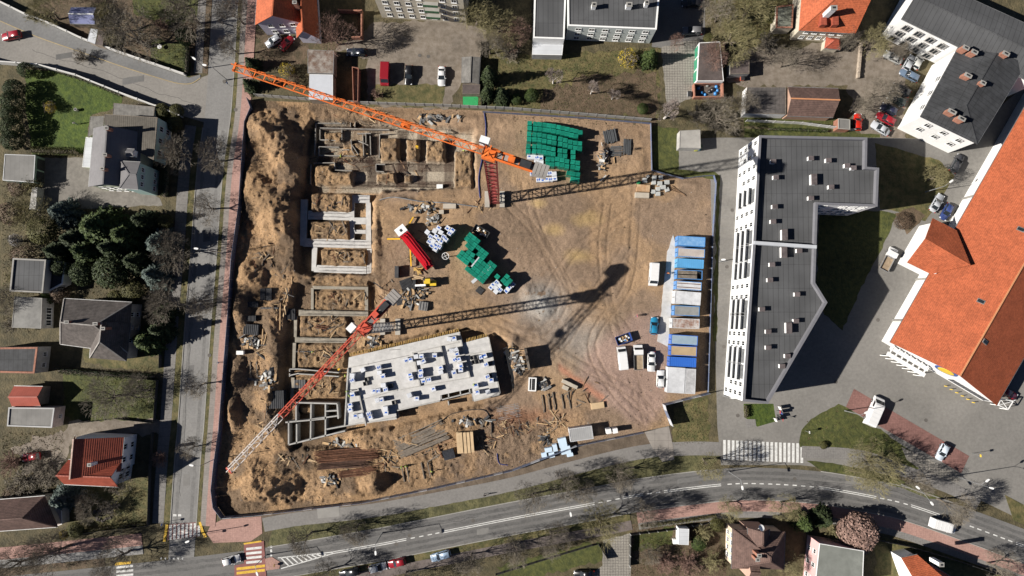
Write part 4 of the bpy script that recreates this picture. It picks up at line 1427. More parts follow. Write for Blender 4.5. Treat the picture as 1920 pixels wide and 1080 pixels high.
oh, W, _ = house('orange_house', 'beige house with orange hipped roof and dormer windows at top right', [(1498, 57), (1604, 63), (1632, -60), (1508, -70)], 6.2, 11.5, M('beige_render', (.5, .45, .36)), TILE_R if False else TILE_O, (1.0, 0), .5, cat='house', ridge_t=.5)
wins(oh, W[0], W[1], 5, (1.2, 3.9), 1.1, 1.4, (W[0].x, 0))
chimney(oh, 1564, 14, 8, 12.2, 1.3, .9, WHITE)
for x in (1544, 1566):
	p = G(x, 38, 8.2)
	MB().box((p.x, p.y, 7.0), (1.3, 2.2, 1.4)).build('dormer', TILE_R, oh)
pr, W, _ = house('porch_pavilion', 'little porch with pyramid orange roof south of the orange house', [(1546, 90), (1575, 93), (1577, 72), (1549, 70)], 2.6, 4.2, M('beige_render', (.5, .45, .36)), TILE_R, (.95, .95), .25, cat='porch')
an, _ = flat('house_annex', 'small green-grey flat-roofed annex left of the orange house', [(1456, 12), (1488, 8), (1486, 52), (1455, 52)], 3.4, M('beige_render', (.5, .45, .36)), M('mossy_felt', (.16, .17, .14), var=.2), .1, BRICK, 'annex')

# ---------------- garages and barns north of the apartment block
GD = paint('green_door', (.03, .25, .14), .5)
gg, P2 = flat('garage_row', 'dark-roofed garage row with green doors facing the hexagon-paved driveway', [(1311, 80), (1350, 78), (1357, 152), (1307, 152)], 3.0, WHITE, M('brown_felt', (.105, .085, .08), var=.25, dirt=.3), .04, WHITE, 'garages', ew=.12)
a_, b_ = G(1311, 80, 3), G(1307, 152, 3)
for k in range(3):
	p = xy(a_).lerp(xy(b_), .18 + k * .32)
	MB().box((p.x - .05, p.y, .05), (.12, 2.3, 2.3)).build('garage_door', GD, gg)
by, P2 = flat('rubbish_yard_wall', 'brick-walled rubbish yard open to the sky below the garage row', [(1301, 156), (1356, 154), (1357, 182), (1302, 182)], 1.7, BRICK, M('yard_floor', (.12, .1, .09), var=.3), 1.6, BRICK, 'wall', ew=.2)
bags = [(1309, 166, .45, 'b'), (1315, 175, .5, 'b'), (1322, 178, .4, 'b'), (1341, 176, .5, 'b'), (1343, 163, .45, 'b'), (1312, 160, .55, 'g'), (1326, 160, .5, 'g'), (1335, 169, .55, 'k'), (1330, 172, .5, 'k'), (1345, 170, .4, 'b')]
BAGM = {'b': paint('bag_blue', (.03, .2, .5), .4), 'g': paint('bag_grey', (.25, .26, .25), .5), 'k': paint('bag_black', (.02, .02, .022), .4)}
BAGN = {'b': 'blue', 'g': 'grey', 'k': 'black'}
for i, (x, y, r_, c) in enumerate(bags):
	p = G(x, y)
	mb = MB()
	rings = []
	for j, (zz, rr) in enumerate(((0.0, .7), (.25, 1), (.55, .9), (.8, .45), (.92, .12), (1.02, .22))):
		rings.append([(p.x + r_ * rr * math.cos(t * .785) * (1 + .12 * math.sin(t * 2.3 + i)), p.y + r_ * rr * math.sin(t * .785), .03 + zz * r_ * 1.3) for t in range(8)])
	o = mb.loft(rings).build('rubbish_bag', BAGM[c], None, True)
	side = 'west' if x < 1328 else 'east'
	tag(o, '%s rubbish bag in the brick rubbish yard, %s from the left' % (BAGN[c], ['first', 'second', 'third', 'fourth', 'fifth', 'sixth', 'seventh', 'eighth', 'ninth', 'tenth'][sorted(range(10), key=lambda k: bags[k][0]).index(i)]), 'rubbish bag', 'rubbish bags in the brick yard')
fl2, _ = flat('garden_shed', 'low brown flat-roofed shed right of the green-door garages', [(1370, 116), (1405, 112), (1405, 138), (1369, 139)], 2.6, M('grey_block', (.3, .3, .3)), M('brown_felt', (.1, .08, .07)), .05, WOOD_G, 'shed', ew=.1)
bn, _ = flat('storage_barn', 'white-ended barn with patched dark roof behind the fence', [(1401, 163), (1474, 163), (1474, 214), (1398, 212)], 3.2, WHITE, M('patched_felt', (.11, .1, .095), var=.25, lines=[('u', 1.0, .07, .35, 0), ('v', 1.0, .07, .35, 0)]), .05, WOOD_G, 'barn', ew=.1)
bt, W, _ = house('brick_barn', 'brick barn with brown ridged roof right of the white-ended barn', [(1476, 217), (1562, 220), (1572, 166), (1477, 163)], 3.4, 5.4, M('pale_brick', (.42, .27, .2), var=.15), TILE_B, (0, 0), .2, cat='barn', trim=M('ridge_tile', (.5, .2, .1)))
bs, _ = flat('brick_shed', 'small square brick shed at the fence end beside the red car', [(1572, 222), (1594, 224), (1594, 243), (1572, 241)], 2.4, BRICK, TAR_W, .1, KERB, 'shed', ew=.15)
cs, _ = flat('concrete_shed', 'pale concrete transformer shed on the grass north of the car park', [(1275, 245), (1313, 243), (1314, 278), (1274, 277)], 2.8, CONC, M('pale_slab', (.36, .345, .32), var=.12, dirt=.25), .05, KERB, 'shed', ew=.12)
for i, (x, y, c) in enumerate(((1297, 280, (.03, .3, .5)), (1303, 282, (.5, .5, .05)), (1308, 281, (.1, .4, .5)), (1312, 276, (.03, .12, .05)))):
	p = G(x, y)
	w = thing('waste_bin', 'coloured waste bin by the concrete shed, %s from the left' % ('first', 'second', 'third', 'fourth')[i], 'waste bin', p, 0, 'recycling bins by the concrete shed')
	MB().box((0, 0, .1), (.55, .6, .95)).build('body', paint('bin%d' % i, c), w, world_space=False)
	MB().box((0, 0, 1.052), (.62, .68, .1)).build('lid', paint('binlid%d' % i, tuple(v * .6 for v in c)), w, world_space=False)
rs, _ = flat('rusty_shed', 'shed with streaked rusty metal roof next to the white shed', [(577, 93), (626, 95), (625, 138), (577, 137)], 3.0, M('shed_board', (.3, .25, .2)), M('rust_streaked', (.33, .3, .27), col2=(.14, .085, .06), sc=.9, dirt=.3, lines=[('v', .9, .05, .25, 0)]), .02, STEEL, 'shed', ew=.06)
ws, _ = flat('white_shed', 'shed with clean white roof under the orange crane jib', [(580, 139), (624, 140), (624, 187), (579, 186)], 3.0, M('shed_board', (.3, .25, .2)), M('white_felt', (.5, .52, .56), var=.06, dirt=.12), .02, WHITE, 'shed', ew=.06)
lw, _ = flat('junk_store', 'narrow roofless brick store full of scrap beside the white shed', [(660, 125), (672, 127), (671, 190), (662, 190)], 2.2, BRICK, M('scrap_floor', (.2, .17, .14), col2=(.35, .3, .26), sc=2), 1.4, BRICK, 'store', ew=.12)
gs, W, _ = house('slatted_shed', 'grey board-roofed shed at the east side of the yard', [(867, 107), (866, 155), (897, 157), (900, 107)], 2.6, 3.0, M('shed_board', (.3, .25, .2)), CORR, (0, 0), .1, cat='shed')
gs2, _ = flat('low_shed', 'low grey shed with a green mat beside it, south of slatted shed', [(867, 158), (900, 158), (899, 176), (867, 176)], 2.0, M('shed_board', (.3, .25, .2)), M('brown_felt', (.14, .12, .11)), .03, WOOD_G, 'shed', ew=.08)
o = sheet('green_mat', [(868, 181), (897, 180), (896, 199), (868, 200)], 0.0, .06, M('green_turf', (.03, .3, .1), var=.1, dirt=.1), None)
tag(o, 'bright green artificial turf mat below the low grey shed', 'turf mat')
bl, W, _ = house('blue_shed', 'shed with blue metal roof panels in the gardens at top left', [(131, 44), (178, 45), (180, 14), (133, 14)], 2.4, 3.2, M('shed_board', (.3, .25, .2)), M('blue_sheet', (.22, .24, .42), var=.1, lines=[('u', .3, .06, .25, .03)]), (0, 0), .15, cat='shed', trim=WHITE)
ls, _ = flat('pale_shed', 'narrow pale-roofed garden shed against the white road wall', [(170, 53), (184, 55), (178, 83), (163, 77)], 2.2, M('shed_board', (.3, .25, .2)), M('white_sheet', (.55, .57, .6)), .03, STEEL, 'shed', ew=.06)
ls2, _ = flat('brown_shed', 'brown-roofed garden shed right of the pale shed by the road wall', [(185, 56), (197, 60), (192, 86), (179, 83)], 2.2, M('shed_board', (.3, .25, .2)), M('brown_felt', (.14, .12, .11)), .03, WOOD_G, 'shed', ew=.06)

# ---------------- houses on the left
TURQ = M('turquoise_render', (.36, .5, .47), var=.05, dirt=.12)
CREAMG = M('cream_green_render', (.5, .53, .40), var=.06, dirt=.12)
gh, W, _ = house('green_house', 'large turquoise house with grey gabled roof beside the green lawn', [(166, 350), (176, 240), (264, 248), (259, 354)], 6.2, 10.0, CREAMG, M('slate_felt', (.16, .155, .16), var=.1, dirt=.2, lines=[('v', 1.0, .05, .15, 0)]), (0, 0), .3, cat='house')
wins(gh, W[0], W[3], 5, (1.0, 3.8), 1.0, 1.3, (W[0].x, 0))
_, P2 = flat('', '', [(196, 214), (295, 220), (288, 300), (196, 250)], 6.6, TURQ, M('brown_corrugated', (.12, .108, .09), var=.2, dirt=.3, lines=[('u', .45, .1, .4, .05)]), .03, WOOD_G, b=gh, ew=.1)
a_, b_ = G(295, 220, 6.6), G(288, 300, 6.6)
wins(gh, a_, b_, 3, (1.0, 3.8), 1.2, 1.5, (0, a_.y))
_, W, _ = house('', '', [(224, 352), (259, 355), (263, 304), (226, 302)], 8.4, 9.6, TURQ, M('slate_felt', (.16, .155, .16)), (.9, 0), .15, b=gh, rname='cross_roof')
wins(gh, W[1], W[2], 3, (1.2, 6.4), 1.0, 1.1, (0, W[1].y))
_, W, _ = house('', '', [(236, 292), (250, 293), (252, 280), (238, 279)], 8.6, 9.0, WHITE, M('slate_felt', (.16, .155, .16)), (0, 0), .1, b=gh, rname='dormer_roof', z0=7)
for x, y in ((199, 240), (196, 290), (191, 316)):
	chimney(gh, x, y, 8, 11.2, .8, .6)
flat('', '', [(213, 193), (290, 200), (288, 220), (211, 216)], 3.0, CREAMG, CORR, .03, WOOD_G, b=gh, ew=.08)
flat('', '', [(169, 218), (196, 217), (193, 244), (164, 257)], 3.4, CREAMG, CORR, .03, WOOD_G, b=gh, ew=.08)
flat('', '', [(161, 257), (174, 258), (170, 314), (154, 313)], 2.9, CREAMG, M('white_sheet', (.55, .57, .6)), .03, PVC, b=gh, ew=.08)
gr, P2 = flat('double_garage', 'flat grey garage with green pillars facing the concrete yard', [(9, 289), (66, 291), (63, 342), (5, 338)], 3.2, M('garage_green', (.22, .3, .25), var=.1), TAR_W, .06, STEEL, 'garage', ew=.12)
a_, b_ = G(66, 291, 3.2), G(63, 342, 3.2)
for t_ in (.28, .74):
	p = xy(a_).lerp(xy(b_), t_)
	MB().box((p.x + .04, p.y, .05), (.12, 2.4, 2.4)).build('garage_door', DARKM, gr)
GRW_ = M('pale_grey_render', (.45, .45, .45), var=.08)
fh, P2 = flat('flat_house', 'flat-roofed house with white edges left of the dark conifers', [(24, 484), (86, 487), (80, 549), (18, 546)], 5.0, GRW_, TAR_G, .3, KERB, 'house', ew=.3)
fh2, P2 = flat('veranda_house', 'flat pale-roofed annex with dark felt patch and glazed veranda', [(27, 556), (79, 559), (77, 616), (22, 614)], 4.0, M('grey_render', (.4, .39, .37)), M('two_tone_felt', (.27, .265, .25), col2=(.15, .147, .14), sc=.25, dirt=.2), .06, KERB, 'house', ew=.12)
a_, b_ = G(79, 559, 4), G(77, 616, 4)
wins(fh2, a_, b_, 3, (.8,), 1.3, 1.8, (0, a_.y), m0=.3)
st, _ = flat('stair_shed', 'narrow white-edged lean-to with dark roof right of the flat house', [(90, 488), (123, 492), (117, 532), (88, 548)], 3.0, WHITE, TAR, .3, WHITE, 'shed', ew=.25)
GRW = M('grey_render', (.4, .39, .37), var=.08)
hh, W, _ = house('hipped_house', 'large house with brown-grey hipped roofs beside the west street', [(113, 645), (240, 662), (247, 567), (120, 560)], 5.0, 9.0, GRW, TILE_G, (.45, 1.1), .4, cat='house', trim=M('ridge_mortar', (.3, .28, .26)))
_, W2, _ = house('', '', [(174, 602), (168, 671), (236, 677), (245, 605)], 5.05, 8.8, GRW, TILE_G, (0, .95), .4, b=hh, rname='wing_roof', trim=_MATS['ridge_mortar'])
wins(hh, W[1], W[2], 3, (1.0, 3.2), 1.0, 1.2, (0, W[2].y))
for x, y in ((124, 604), (178, 607), (192, 616)):
	chimney(hh, x, y, 6.5, 10.0, .9, .55)
fb, _ = flat('brick_edged_garage', 'dark flat roof with red brick rim at the left edge', [(-20, 652), (70, 651), (64, 700), (-20, 698)], 4.5, GRW, TAR, .2, BRICK, 'house', ew=.35)
a_, b_ = G(70, 651, 4.5), G(64, 700, 4.5)
wins(fb, a_, b_, 2, (1.2,), 1.0, 1.2, (0, a_.y))
rb, W, _ = house('red_shed', 'small shed with red sheet-metal gabled roof on the lawn', [(22, 762), (76, 761), (80, 725), (26, 724)], 3.0, 4.4, M('shed_board', (.3, .25, .2)), M('red_sheet', (.38, .1, .07), var=.1, rough=.6, lines=[('u', .5, .04, .2, 0)]), (0, 0), .2, cat='shed')
wg, _ = flat('white_edged_garage', 'long grey flat-roofed garage with white ends below the red shed', [(16, 764), (102, 765), (97, 802), (13, 799)], 3.8, M('pink_render', (.48, .4, .37)), TAR_W, .2, M('pale_grey_render', (.45, .45, .45)), 'garage', ew=.25)
a_, b_ = G(102, 765, 3.8), G(97, 802, 3.8)
wins(wg, a_, b_, 1, (1.2,), .8, .8, (0, a_.y))
rh, W, _ = house('red_roof_house', 'white house with dark red tiled cross-gabled roof in the south-west', [(134, 912 - 20), (141, 816), (232, 820), (226, 884)], 6.0, 10.2, WHITE, TILE_R, (0, 0), .35, cat='house', trim=M('ridge_tile_white', (.5, .36, .3)), ridge_t=.22)
_, W2, _ = house('', '', [(120, 908), (221, 913), (228, 864), (128, 862)], 5.6, 9.0, WHITE, TILE_R, (0, 0), .4, b=rh, rname='wing_roof')
wins(rh, W2[1], W2[2], 2, (1.0, 3.6), 1.2, 1.6, (0, W2[1].y), m0=.15, m1=.15)
wins(rh, W[2], W[3], 2, (1.0, 3.8), 1.2, 1.3, (0, W[2].y))
chimney(rh, 167, 872, 7.5, 10.4, .7, .6, WHITE)
flat('', '', [(134, 842), (150, 843), (148, 858), (133, 858)], 6.4, WHITE, WHITE, .2, PVC, b=rh)
bh, W, _ = house('brown_roof_house', 'brown hipped-roof house at the left edge by the main street', [(-60, 1000), (108, 988), (84, 930), (-60, 942)], 4.6, 8.6, M('beige_render', (.5, .45, .36)), TILE_B, (0, 1.0), .4, cat='house')
pc, _ = flat('porch_wall', 'narrow pink-roofed porch between brown roof and conifer', [(104, 950), (115, 948), (116, 983), (106, 987)], 2.6, GRW, M('pink_render', (.48, .4, .37)), .05, PVC, 'porch', ew=.1)
wl = thing('yard_store', 'narrow concrete-roofed store west of the dark conifers', 'store', G(64, 372))
MB().prism([xy(G(*p, 2.2)) for p in ((60, 352), (70, 351), (67, 392), (55, 392))], -.1, 2.2).build('wall', CONC, wl)

# ---------------- houses along the bottom right
PKB = M('salmon_render', (.5, .33, .26), var=.08, dirt=.15)
CRM = M('cream_render', (.62, .5, .38), var=.06, dirt=.15)
bs1, W, _ = house('salmon_house', 'salmon house with weathered brown tiled roof at the bottom edge', [(1374, 992), (1372, 1066), (1470, 1068), (1472, 997)], 5.6, 9.0, CRM, TILE_B, (.8, .5), .35, cat='house', trim=TILE_B, ridge_t=.62)
wins(bs1, W[0], W[1], 4, (1.0, 3.6), 1.0, 1.3, (0, W[0].y))
_, W2, _ = house('', '', [(1402, 990), (1404, 1030), (1440, 1032), (1443, 992)], 6.2, 8.8, PKB, TILE_B, (0, .8), .2, b=bs1, rname='dormer_roof')
_, W3, _ = house('', '', [(1403, 1088), (1422, 1090), (1422, 1050), (1404, 1050)], 6.2, 7.6, PKB, TILE_B, (0, 0), .2, b=bs1, rname='porch_roof')
chimney(bs1, 1424, 1042, 7, 10.4, .8, .6)
chimney(bs1, 1421, 1050, 7, 10.0, .8, .6)
dish = thing('satellite_dish', 'white satellite dish on the salmon house roof', 'satellite dish', G(1427, 990, 8.0))
mb = MB()
mb.tube((0, 0, -1.0), (0, 0, 0), .04)
rings = [[(r_ * math.cos(t * .524), r_ * math.sin(t * .524), .35 * r_ * r_) for t in range(12)] for r_ in (.05, .3, .55, .7)]
mb.loft(rings, 0, False)
o = mb.build('dish', PVC, dish, world_space=False)
o.rotation_euler = (R(-25), R(20), 0)
PNK = M('pink_plaster', (.62, .38, .37), var=.06, dirt=.12)
ph, P2 = flat('pink_house', 'pink house with flat grey-green roof at the bottom edge', [(1537, 1019), (1620, 1033), (1617, 1110), (1527, 1110)], 6.0, PNK, M('greenish_felt', (.2, .21, .19), var=.14, dirt=.3, dsc=.3), .06, PVC, 'house', ew=.12)
a_, b_ = G(1537, 1019, 6), G(1527, 1110, 6)
wins(ph, a_, b_, 3, (1.0, 3.6), 1.0, 1.2, (0, a_.y))
wo_, W, _ = house('white_gable_house', 'white gabled house with orange roof cut by the bottom edge', [(1690, 1046), (1720, 1040), (1790, 1110), (1720, 1130)], 5.0, 8.0, WHITE, TILE_O, (0, 0), .3, cat='house')
_, W2, _ = house('', '', [(1745, 1058), (1800, 1092), (1790, 1130), (1720, 1110)], 5.2, 7.6, WHITE, TILE_R, (0, 0), .3, b=wo_, rname='wing_roof')
chimney(wo_, 1766, 1059, 6, 9.5, .9, .8, WHITE)
ht, P2 = flat('garden_hut', 'small white-roofed hut in the garden left of the salmon house', [(1273, 991), (1292, 992), (1291, 1022), (1272, 1021)], 2.5, WHITE, M('white_sheet', (.55, .57, .6)), .03, PVC, 'hut', ew=.06)
MB().box((G(1266, 1013).x, G(1266, 1013).y, 0), (1.4, 1.0, 1.1)).build('bin_box', WHITE, ht)

# ---------------- walls and fences (every panel and post a part)


def fence(name, label, line, h, panel_mat, post_mat, th=.08, step=2.0, base=None, post=.12, cat='fence', terrain=False, alt=None, ph=.1, z0=None):
	P = [G(p[0], p[1]) for p in line]
	b = thing(name, label, cat, P[0])
	k = 0
	for i in range(len(P) - 1):
		a, c = xy(P[i]), xy(P[i + 1])
		L = (c - a).length
		n = max(1, round(L / step))
		for j in range(n):
			p, q = a.lerp(c, j / n), a.lerp(c, (j + 1) / n)
			d = (q - p).normalized()
			zb = 0.0 if z0 is None else z0
			if post:
				MB().box((p.x, p.y, zb - .2), (post, post, h + .2 + ph), math.atan2(d.y, d.x)).build('post', post_mat, b)
			g = post / 2 + .01 if post else 0.015
			m = panel_mat if alt is None or k % alt[0] else alt[1]
			mb = MB()
			p2, q2 = p + d * g, q - d * g
			mb.beam((p2.x, p2.y, zb + h / 2), (q2.x, q2.y, zb + h / 2), th, h)
			mb.build('panel', m, b)
			k += 1
	return b


PANELC = M('concrete_panel', (.36, .35, .33), var=.1, dirt=.3, dsc=.6)
fence('concrete_fence', 'grey concrete panel fence along the north edge of the site', [(482, 181), (575, 188), (675, 195), (830, 200), (960, 206), (1100, 217), (1220, 227)], 1.9, PANELC, PANELC, .07, 2.05, post=.16)
fence('concrete_fence', 'white concrete panel fence below the brick barn', [(1398, 228), (1500, 233), (1600, 246)], 1.6, M('white_panel', (.6, .6, .58), var=.08, dirt=.2), M('white_panel', (.6, .6, .58)), .07, 2.0, post=.16)
HOARD = M('blue_grey_hoarding', (.15, .18, .26), rough=.55, var=.1, dirt=.15, lines=[('u', .25, .04, .25, .02)])
HOARDB = M('blue_hoarding', (.12, .15, .25), rough=.5, var=.1, dirt=.15)
HOARDW = M('white_hoarding', (.5, .52, .56), rough=.5, var=.06, dirt=.15)
fence('site_hoarding', 'blue-grey sheet hoarding between the site and the west pavement', [(468, 188), (475, 206), (464, 232), (461, 270), (453, 390), (439, 490), (434, 577), (427, 665), (416, 807), (407, 867)], 2.0, HOARD, STEEL, .06, 2.2, post=.08)
fence('site_hoarding', 'curved blue-grey hoarding at the south-west corner of the site', [(407, 867), (402, 915), (406, 948), (421, 968)], 2.0, HOARD, STEEL, .06, 1.6, post=.08)
fence('site_hoarding', 'long blue-grey hoarding between the site and the main street', [(421, 968), (480, 963), (680, 940), (820, 912), (960, 880), (1080, 834), (1205, 809)], 2.0, HOARD, STEEL, .06, 2.2, post=.08, alt=(4, HOARDW))
fence('site_hoarding', 'blue mesh hoarding along the east side of the site', [(905, 211), (1100, 223), (1219, 233), (1221, 320), (1245, 327), (1280, 336), (1317, 331), (1337, 330), (1341, 345), (1335, 440), (1326, 735)], 1.1, HOARDB, STEEL, .04, 2.2, post=.06, alt=(2, HOARD))
fence('gate_hoarding', 'white sheet gate hoarding turned inwards at the site entrance', [(1325, 736), (1242, 757), (1245, 768), (1257, 797)], 2.8, HOARDW, STEEL, .06, 2.2, post=.1, alt=(2, HOARD))
RW = M('white_wall', (.58, .57, .55), var=.08, dirt=.2)
fence('road_wall', 'white rendered wall above the side road at top left', [(-30, -14), (0, 4), (55, 31), (105, 50), (160, 76), (240, 105), (352, 143)], 1.7, RW, RW, .25, 4.0, post=.35)
fence('garden_wall', 'pale wall of the green lawn along the side road', [(-30, 112), (0, 120), (80, 126), (150, 145), (230, 177), (300, 203), (345, 221)], 2.0, RW, RW, .25, 4.0, post=.35)
DF = M('dark_fence', (.05, .05, .05), var=.2)
fence('garden_fence', 'dark post fence of the lawn beside the west pavement', [(298, 712), (295, 750), (292, 790)], 1.3, DF, DF, .03, 2.0, post=.1)
fence('garden_fence', 'dark fence in front of the red-roofed house', [(289, 810), (284, 880), (281, 985)], 1.3, DF, DF, .03, 2.0, post=.1)
fence('garden_fence', 'hedge-lined fence of the hipped house beside the street', [(312, 400), (306, 540), (303, 690)], 1.4, DF, DF, .03, 2.0, post=.1)
fence('garden_fence', 'dark fence between the hipped house and the mossy lawn', [(110, 690), (200, 700), (300, 713)], 1.5, DF, DF, .04, 2.0, post=.1)
fence('garden_fence', 'dark fence on the south side of the mossy lawn', [(155, 792), (220, 784), (290, 792)], 1.2, DF, DF, .04, 2.0, post=.1)
fence('garden_fence', 'low fence of the stone-circle garden along the main street', [(125, 1003), (200, 992), (279, 984)], 1.1, DF, DF, .04, 2.0, post=.1)
fence('yard_wall', 'reddish brick wall with corner round the dark yard', [(638, 24), (680, 25), (680, 74), (660, 74)], 1.5, BRICK, BRICK, .3, 4.0, post=.34)
fence('garden_fence', 'wire fence between parked cars and the eastern gardens', [(902, 80), (900, 140), (903, 200)], 1.2, WOOD_G, WOOD_G, .03, 2.2, post=.1)
fence('garden_fence', 'dark fence in front of the bottom gardens', [(930, 1075), (1020, 1047), (1110, 1020), (1120, 1018)], 1.3, DF, DF, .03, 2.0, post=.1)
fence('garden_gate', 'open grey driveway gate left of the cobbled drive at the bottom', [(1122, 1020), (1140, 1048)], 1.5, DF, DF, .05, 1.6, post=.14, cat='gate')
fence('garden_fence', 'white-topped fence right of the cobbled drive at the bottom', [(1180, 1060), (1181, 1000), (1265, 990), (1345, 975)], 1.4, DF, M('white_panel', (.6, .6, .58)), .04, 2.0, post=.12)
fence('garden_fence', 'long dark fence along the southern pavement at bottom right', [(1640, 1010), (1700, 1022), (1800, 1052), (1900, 1085)], 1.4, DF, DF, .05, 2.2, post=.12)
fence('stone_wall', 'crumbling stone wall dividing the parking yard at top right', [(1640, 80), (1612, 84), (1606, 150)], 1.0, M('rubble_stone', (.36, .3, .24), var=.3, sc=2), M('rubble_stone', (.36, .3, .24)), .45, 1.2, post=.5, ph=-.1)

# ================================================================ THE BUILDING SITE
ORD = ['first', 'second', 'third', 'fourth', 'fifth', 'sixth', 'seventh', 'eighth', 'ninth', 'tenth', 'eleventh', 'twelfth', 'thirteenth', 'fourteenth', 'fifteenth',
 'sixteenth', 'seventeenth', 'eighteenth', 'nineteenth', 'twentieth'] + ['%dth' % i for i in range(21, 60)]

# ---------------- foundations in the north pit
fd = thing('strip_foundation', 'pale concrete strip foundations crossing the western excavation', 'foundation', G(630, 440, -2.2))
for poly in ([(578, 395), (655, 398), (655, 413), (577, 411)], [(575, 447), (655, 449), (655, 465), (568, 462)], [(595, 497), (687, 500), (687, 514), (588, 510)],
 [(564, 374), (577, 374), (574, 462), (562, 460)], [(585, 463), (595, 464), (592, 508), (584, 508)], [(655, 366), (693, 366), (693, 380), (655, 380)],
 [(686, 380), (695, 380), (696, 465), (686, 465)], [(655, 380), (664, 380), (664, 465), (655, 465)], [(664, 408), (686, 408), (686, 420), (664, 420)], [(664, 431), (686, 431), (686, 438), (664, 438)],
 [(664, 450), (686, 450), (686, 465), (664, 465)], [(688, 466), (697, 466), (696, 513), (688, 513)]):
	MB().prism([xy(G(*p, -1.4)) for p in poly], -2.6, -1.4 + rnd.uniform(-.03, .03)).build('footing', CONC_W, fd)
fc = thing('ground_beam', 'sand-covered concrete ground beams in the middle excavation', 'foundation', G(620, 620, -1.5))
GB = M('dusty_concrete', (.3, .27, .22), var=.15, dirt=.3, dsc=.5)
for poly in ([(560, 581), (690, 584), (690, 593), (560, 592)], [(553, 632), (650, 634), (650, 643), (553, 642)], [(583, 540), (588, 540), (588, 580), (583, 580)], [(551, 593), (557, 593), (556, 632), (551, 632)],
 [(549, 643), (555, 643), (553, 692), (548, 692)], [(684, 540), (690, 540), (690, 582), (684, 582)], [(546, 708), (552, 708), (549, 760), (544, 760)], [(585, 536), (690, 538), (690, 543), (589, 542)]):
	MB().prism([xy(G(*p, -.7)) for p in poly], -1.9, -.7 + rnd.uniform(-.03, .03)).build('footing', GB, fc)
tw = thing('twin_wall', 'pair of thin concrete walls with black membrane left of the concrete deck', 'wall', G(590, 698, -1.5))
for a, b_ in (((543, 692), (560, 692)), ((560, 692), (635, 699)), ((543, 704), (560, 700)), ((560, 701), (635, 706)), ((543, 692), (543, 697)), ((543, 700), (543, 706))):
	p, q = G(*a, .2), G(*b_, .2)
	MB().beam((p.x, p.y, -.6), (q.x, q.y, -.6), .22, 1.7).build('wall_panel', CONC, tw)
fw_ = thing('foundation_formwork', 'maze of steel formwork frames in the north-west corner of excavation', 'formwork', G(650, 260, -2.2))
FWM = M('formwork_face', (.34, .32, .29), var=.2, dirt=.3, dsc=1)
for a, b_ in (((592, 231), (645, 231)), ((592, 231), (590, 290)), ((600, 243), (600, 262)), ((600, 262), (640, 264)), ((641, 243), (641, 262)), ((658, 262), (660, 282)), ((598, 275), (636, 276)), ((598, 275), (598, 290)),
 ((597, 291), (665, 293)), ((680, 252), (682, 292)), ((670, 250), (695, 250)), ((694, 255), (695, 290)), ((712, 252), (711, 296)), ((712, 252), (730, 251)), ((657, 230), (657, 238)), ((665, 230), (665, 238)),
 ((705, 308), (722, 308)), ((705, 308), (705, 321)), ((705, 321), (720, 322)), ((588, 306), (627, 305)), ((627, 305), (628, 318)), ((628, 319), (660, 320)), ((583, 308), (582, 345)), ((672, 264), (690, 272)),
 ((660, 272), (672, 290)), ((640, 281), (655, 281)), ((686, 250), (686, 268)), ((600, 240), (730, 243))):
	p, q = G(*a, -1.2), G(*b_, -1.2)
	MB().beam((p.x, p.y, -1.65), (q.x, q.y, -1.65), .14, 1.1).build('formwork_panel', FWM, fw_)
# starter bars
sb = MB()
for a, b_, z in (((580, 403), (650, 405), -1.4), ((580, 455), (690, 458), -1.4), ((600, 505), (688, 507), -1.4), ((598, 296), (700, 300), -2.2), ((600, 236), (700, 238), -2.2), ((740, 245), (890, 250), -2.2), ((700, 305), (850, 308), -2.2),
 ((700, 346), (880, 352), -2.2), ((590, 300), (690, 302), -2.2), ((565, 586), (685, 588), -.7), ((558, 637), (648, 638), -.7), ((660, 372), (690, 372), -1.4), ((790, 255), (792, 300), -2.2), ((750, 255), (752, 300), -2.2), ((690, 470), (692, 512), -1.4),
 ((690, 300), (692, 350), -2.2), ((840, 262), (842, 300), -2.2), ((600, 350), (690, 352), -2.2)):
	p, q = G(*a, z), G(*b_, z)
	n = int((q - p).length / .33)
	for i in range(n):
		for o_ in (-.4, .4):
			c = p.lerp(q, i / n) + Vector((rnd.uniform(-.05, .05), o_ + rnd.uniform(-.05, .05), 0))
			sb.beam(c, c + Vector((rnd.uniform(-.06, .06), rnd.uniform(-.06, .06), rnd.uniform(.7, 1.25))), .028)
o = sb.build('starter_bars', M('rebar', (.09, .055, .04), rough=.8, var=.3))
tag(o, 'rusty reinforcement bars standing in rows along the foundations', 'rebar', kind='stuff')

rm_ = MB()
for (x0, y0, x1, y1) in ((596, 296, 700, 306), (690, 246, 712, 350), (745, 244, 762, 350), (783, 246, 799, 350), (833, 250, 852, 350), (660, 300, 880, 322), (600, 236, 735, 246), (596, 264, 690, 276), (662, 340, 850, 352)):
	A_, B_ = G(x0, y0, -2.1), G(x1, y1, -2.1)
	X_, Y_ = sorted((A_.x, B_.x)), sorted((A_.y, B_.y))
	x = X_[0]
	while x < X_[1]:
		rm_.beam((x, Y_[0], -2.02), (x, Y_[1], -2.02), .05)
		x += .3
	y = Y_[0]
	while y < Y_[1]:
		rm_.beam((X_[0], y, -1.96), (X_[1], y, -1.96), .05)
		y += .3
o = rm_.build('reinforcement_mesh', M('rebar', (.09, .055, .04)))
tag(o, 'dark reinforcement mesh laid over the excavation floor', 'rebar', kind='stuff')

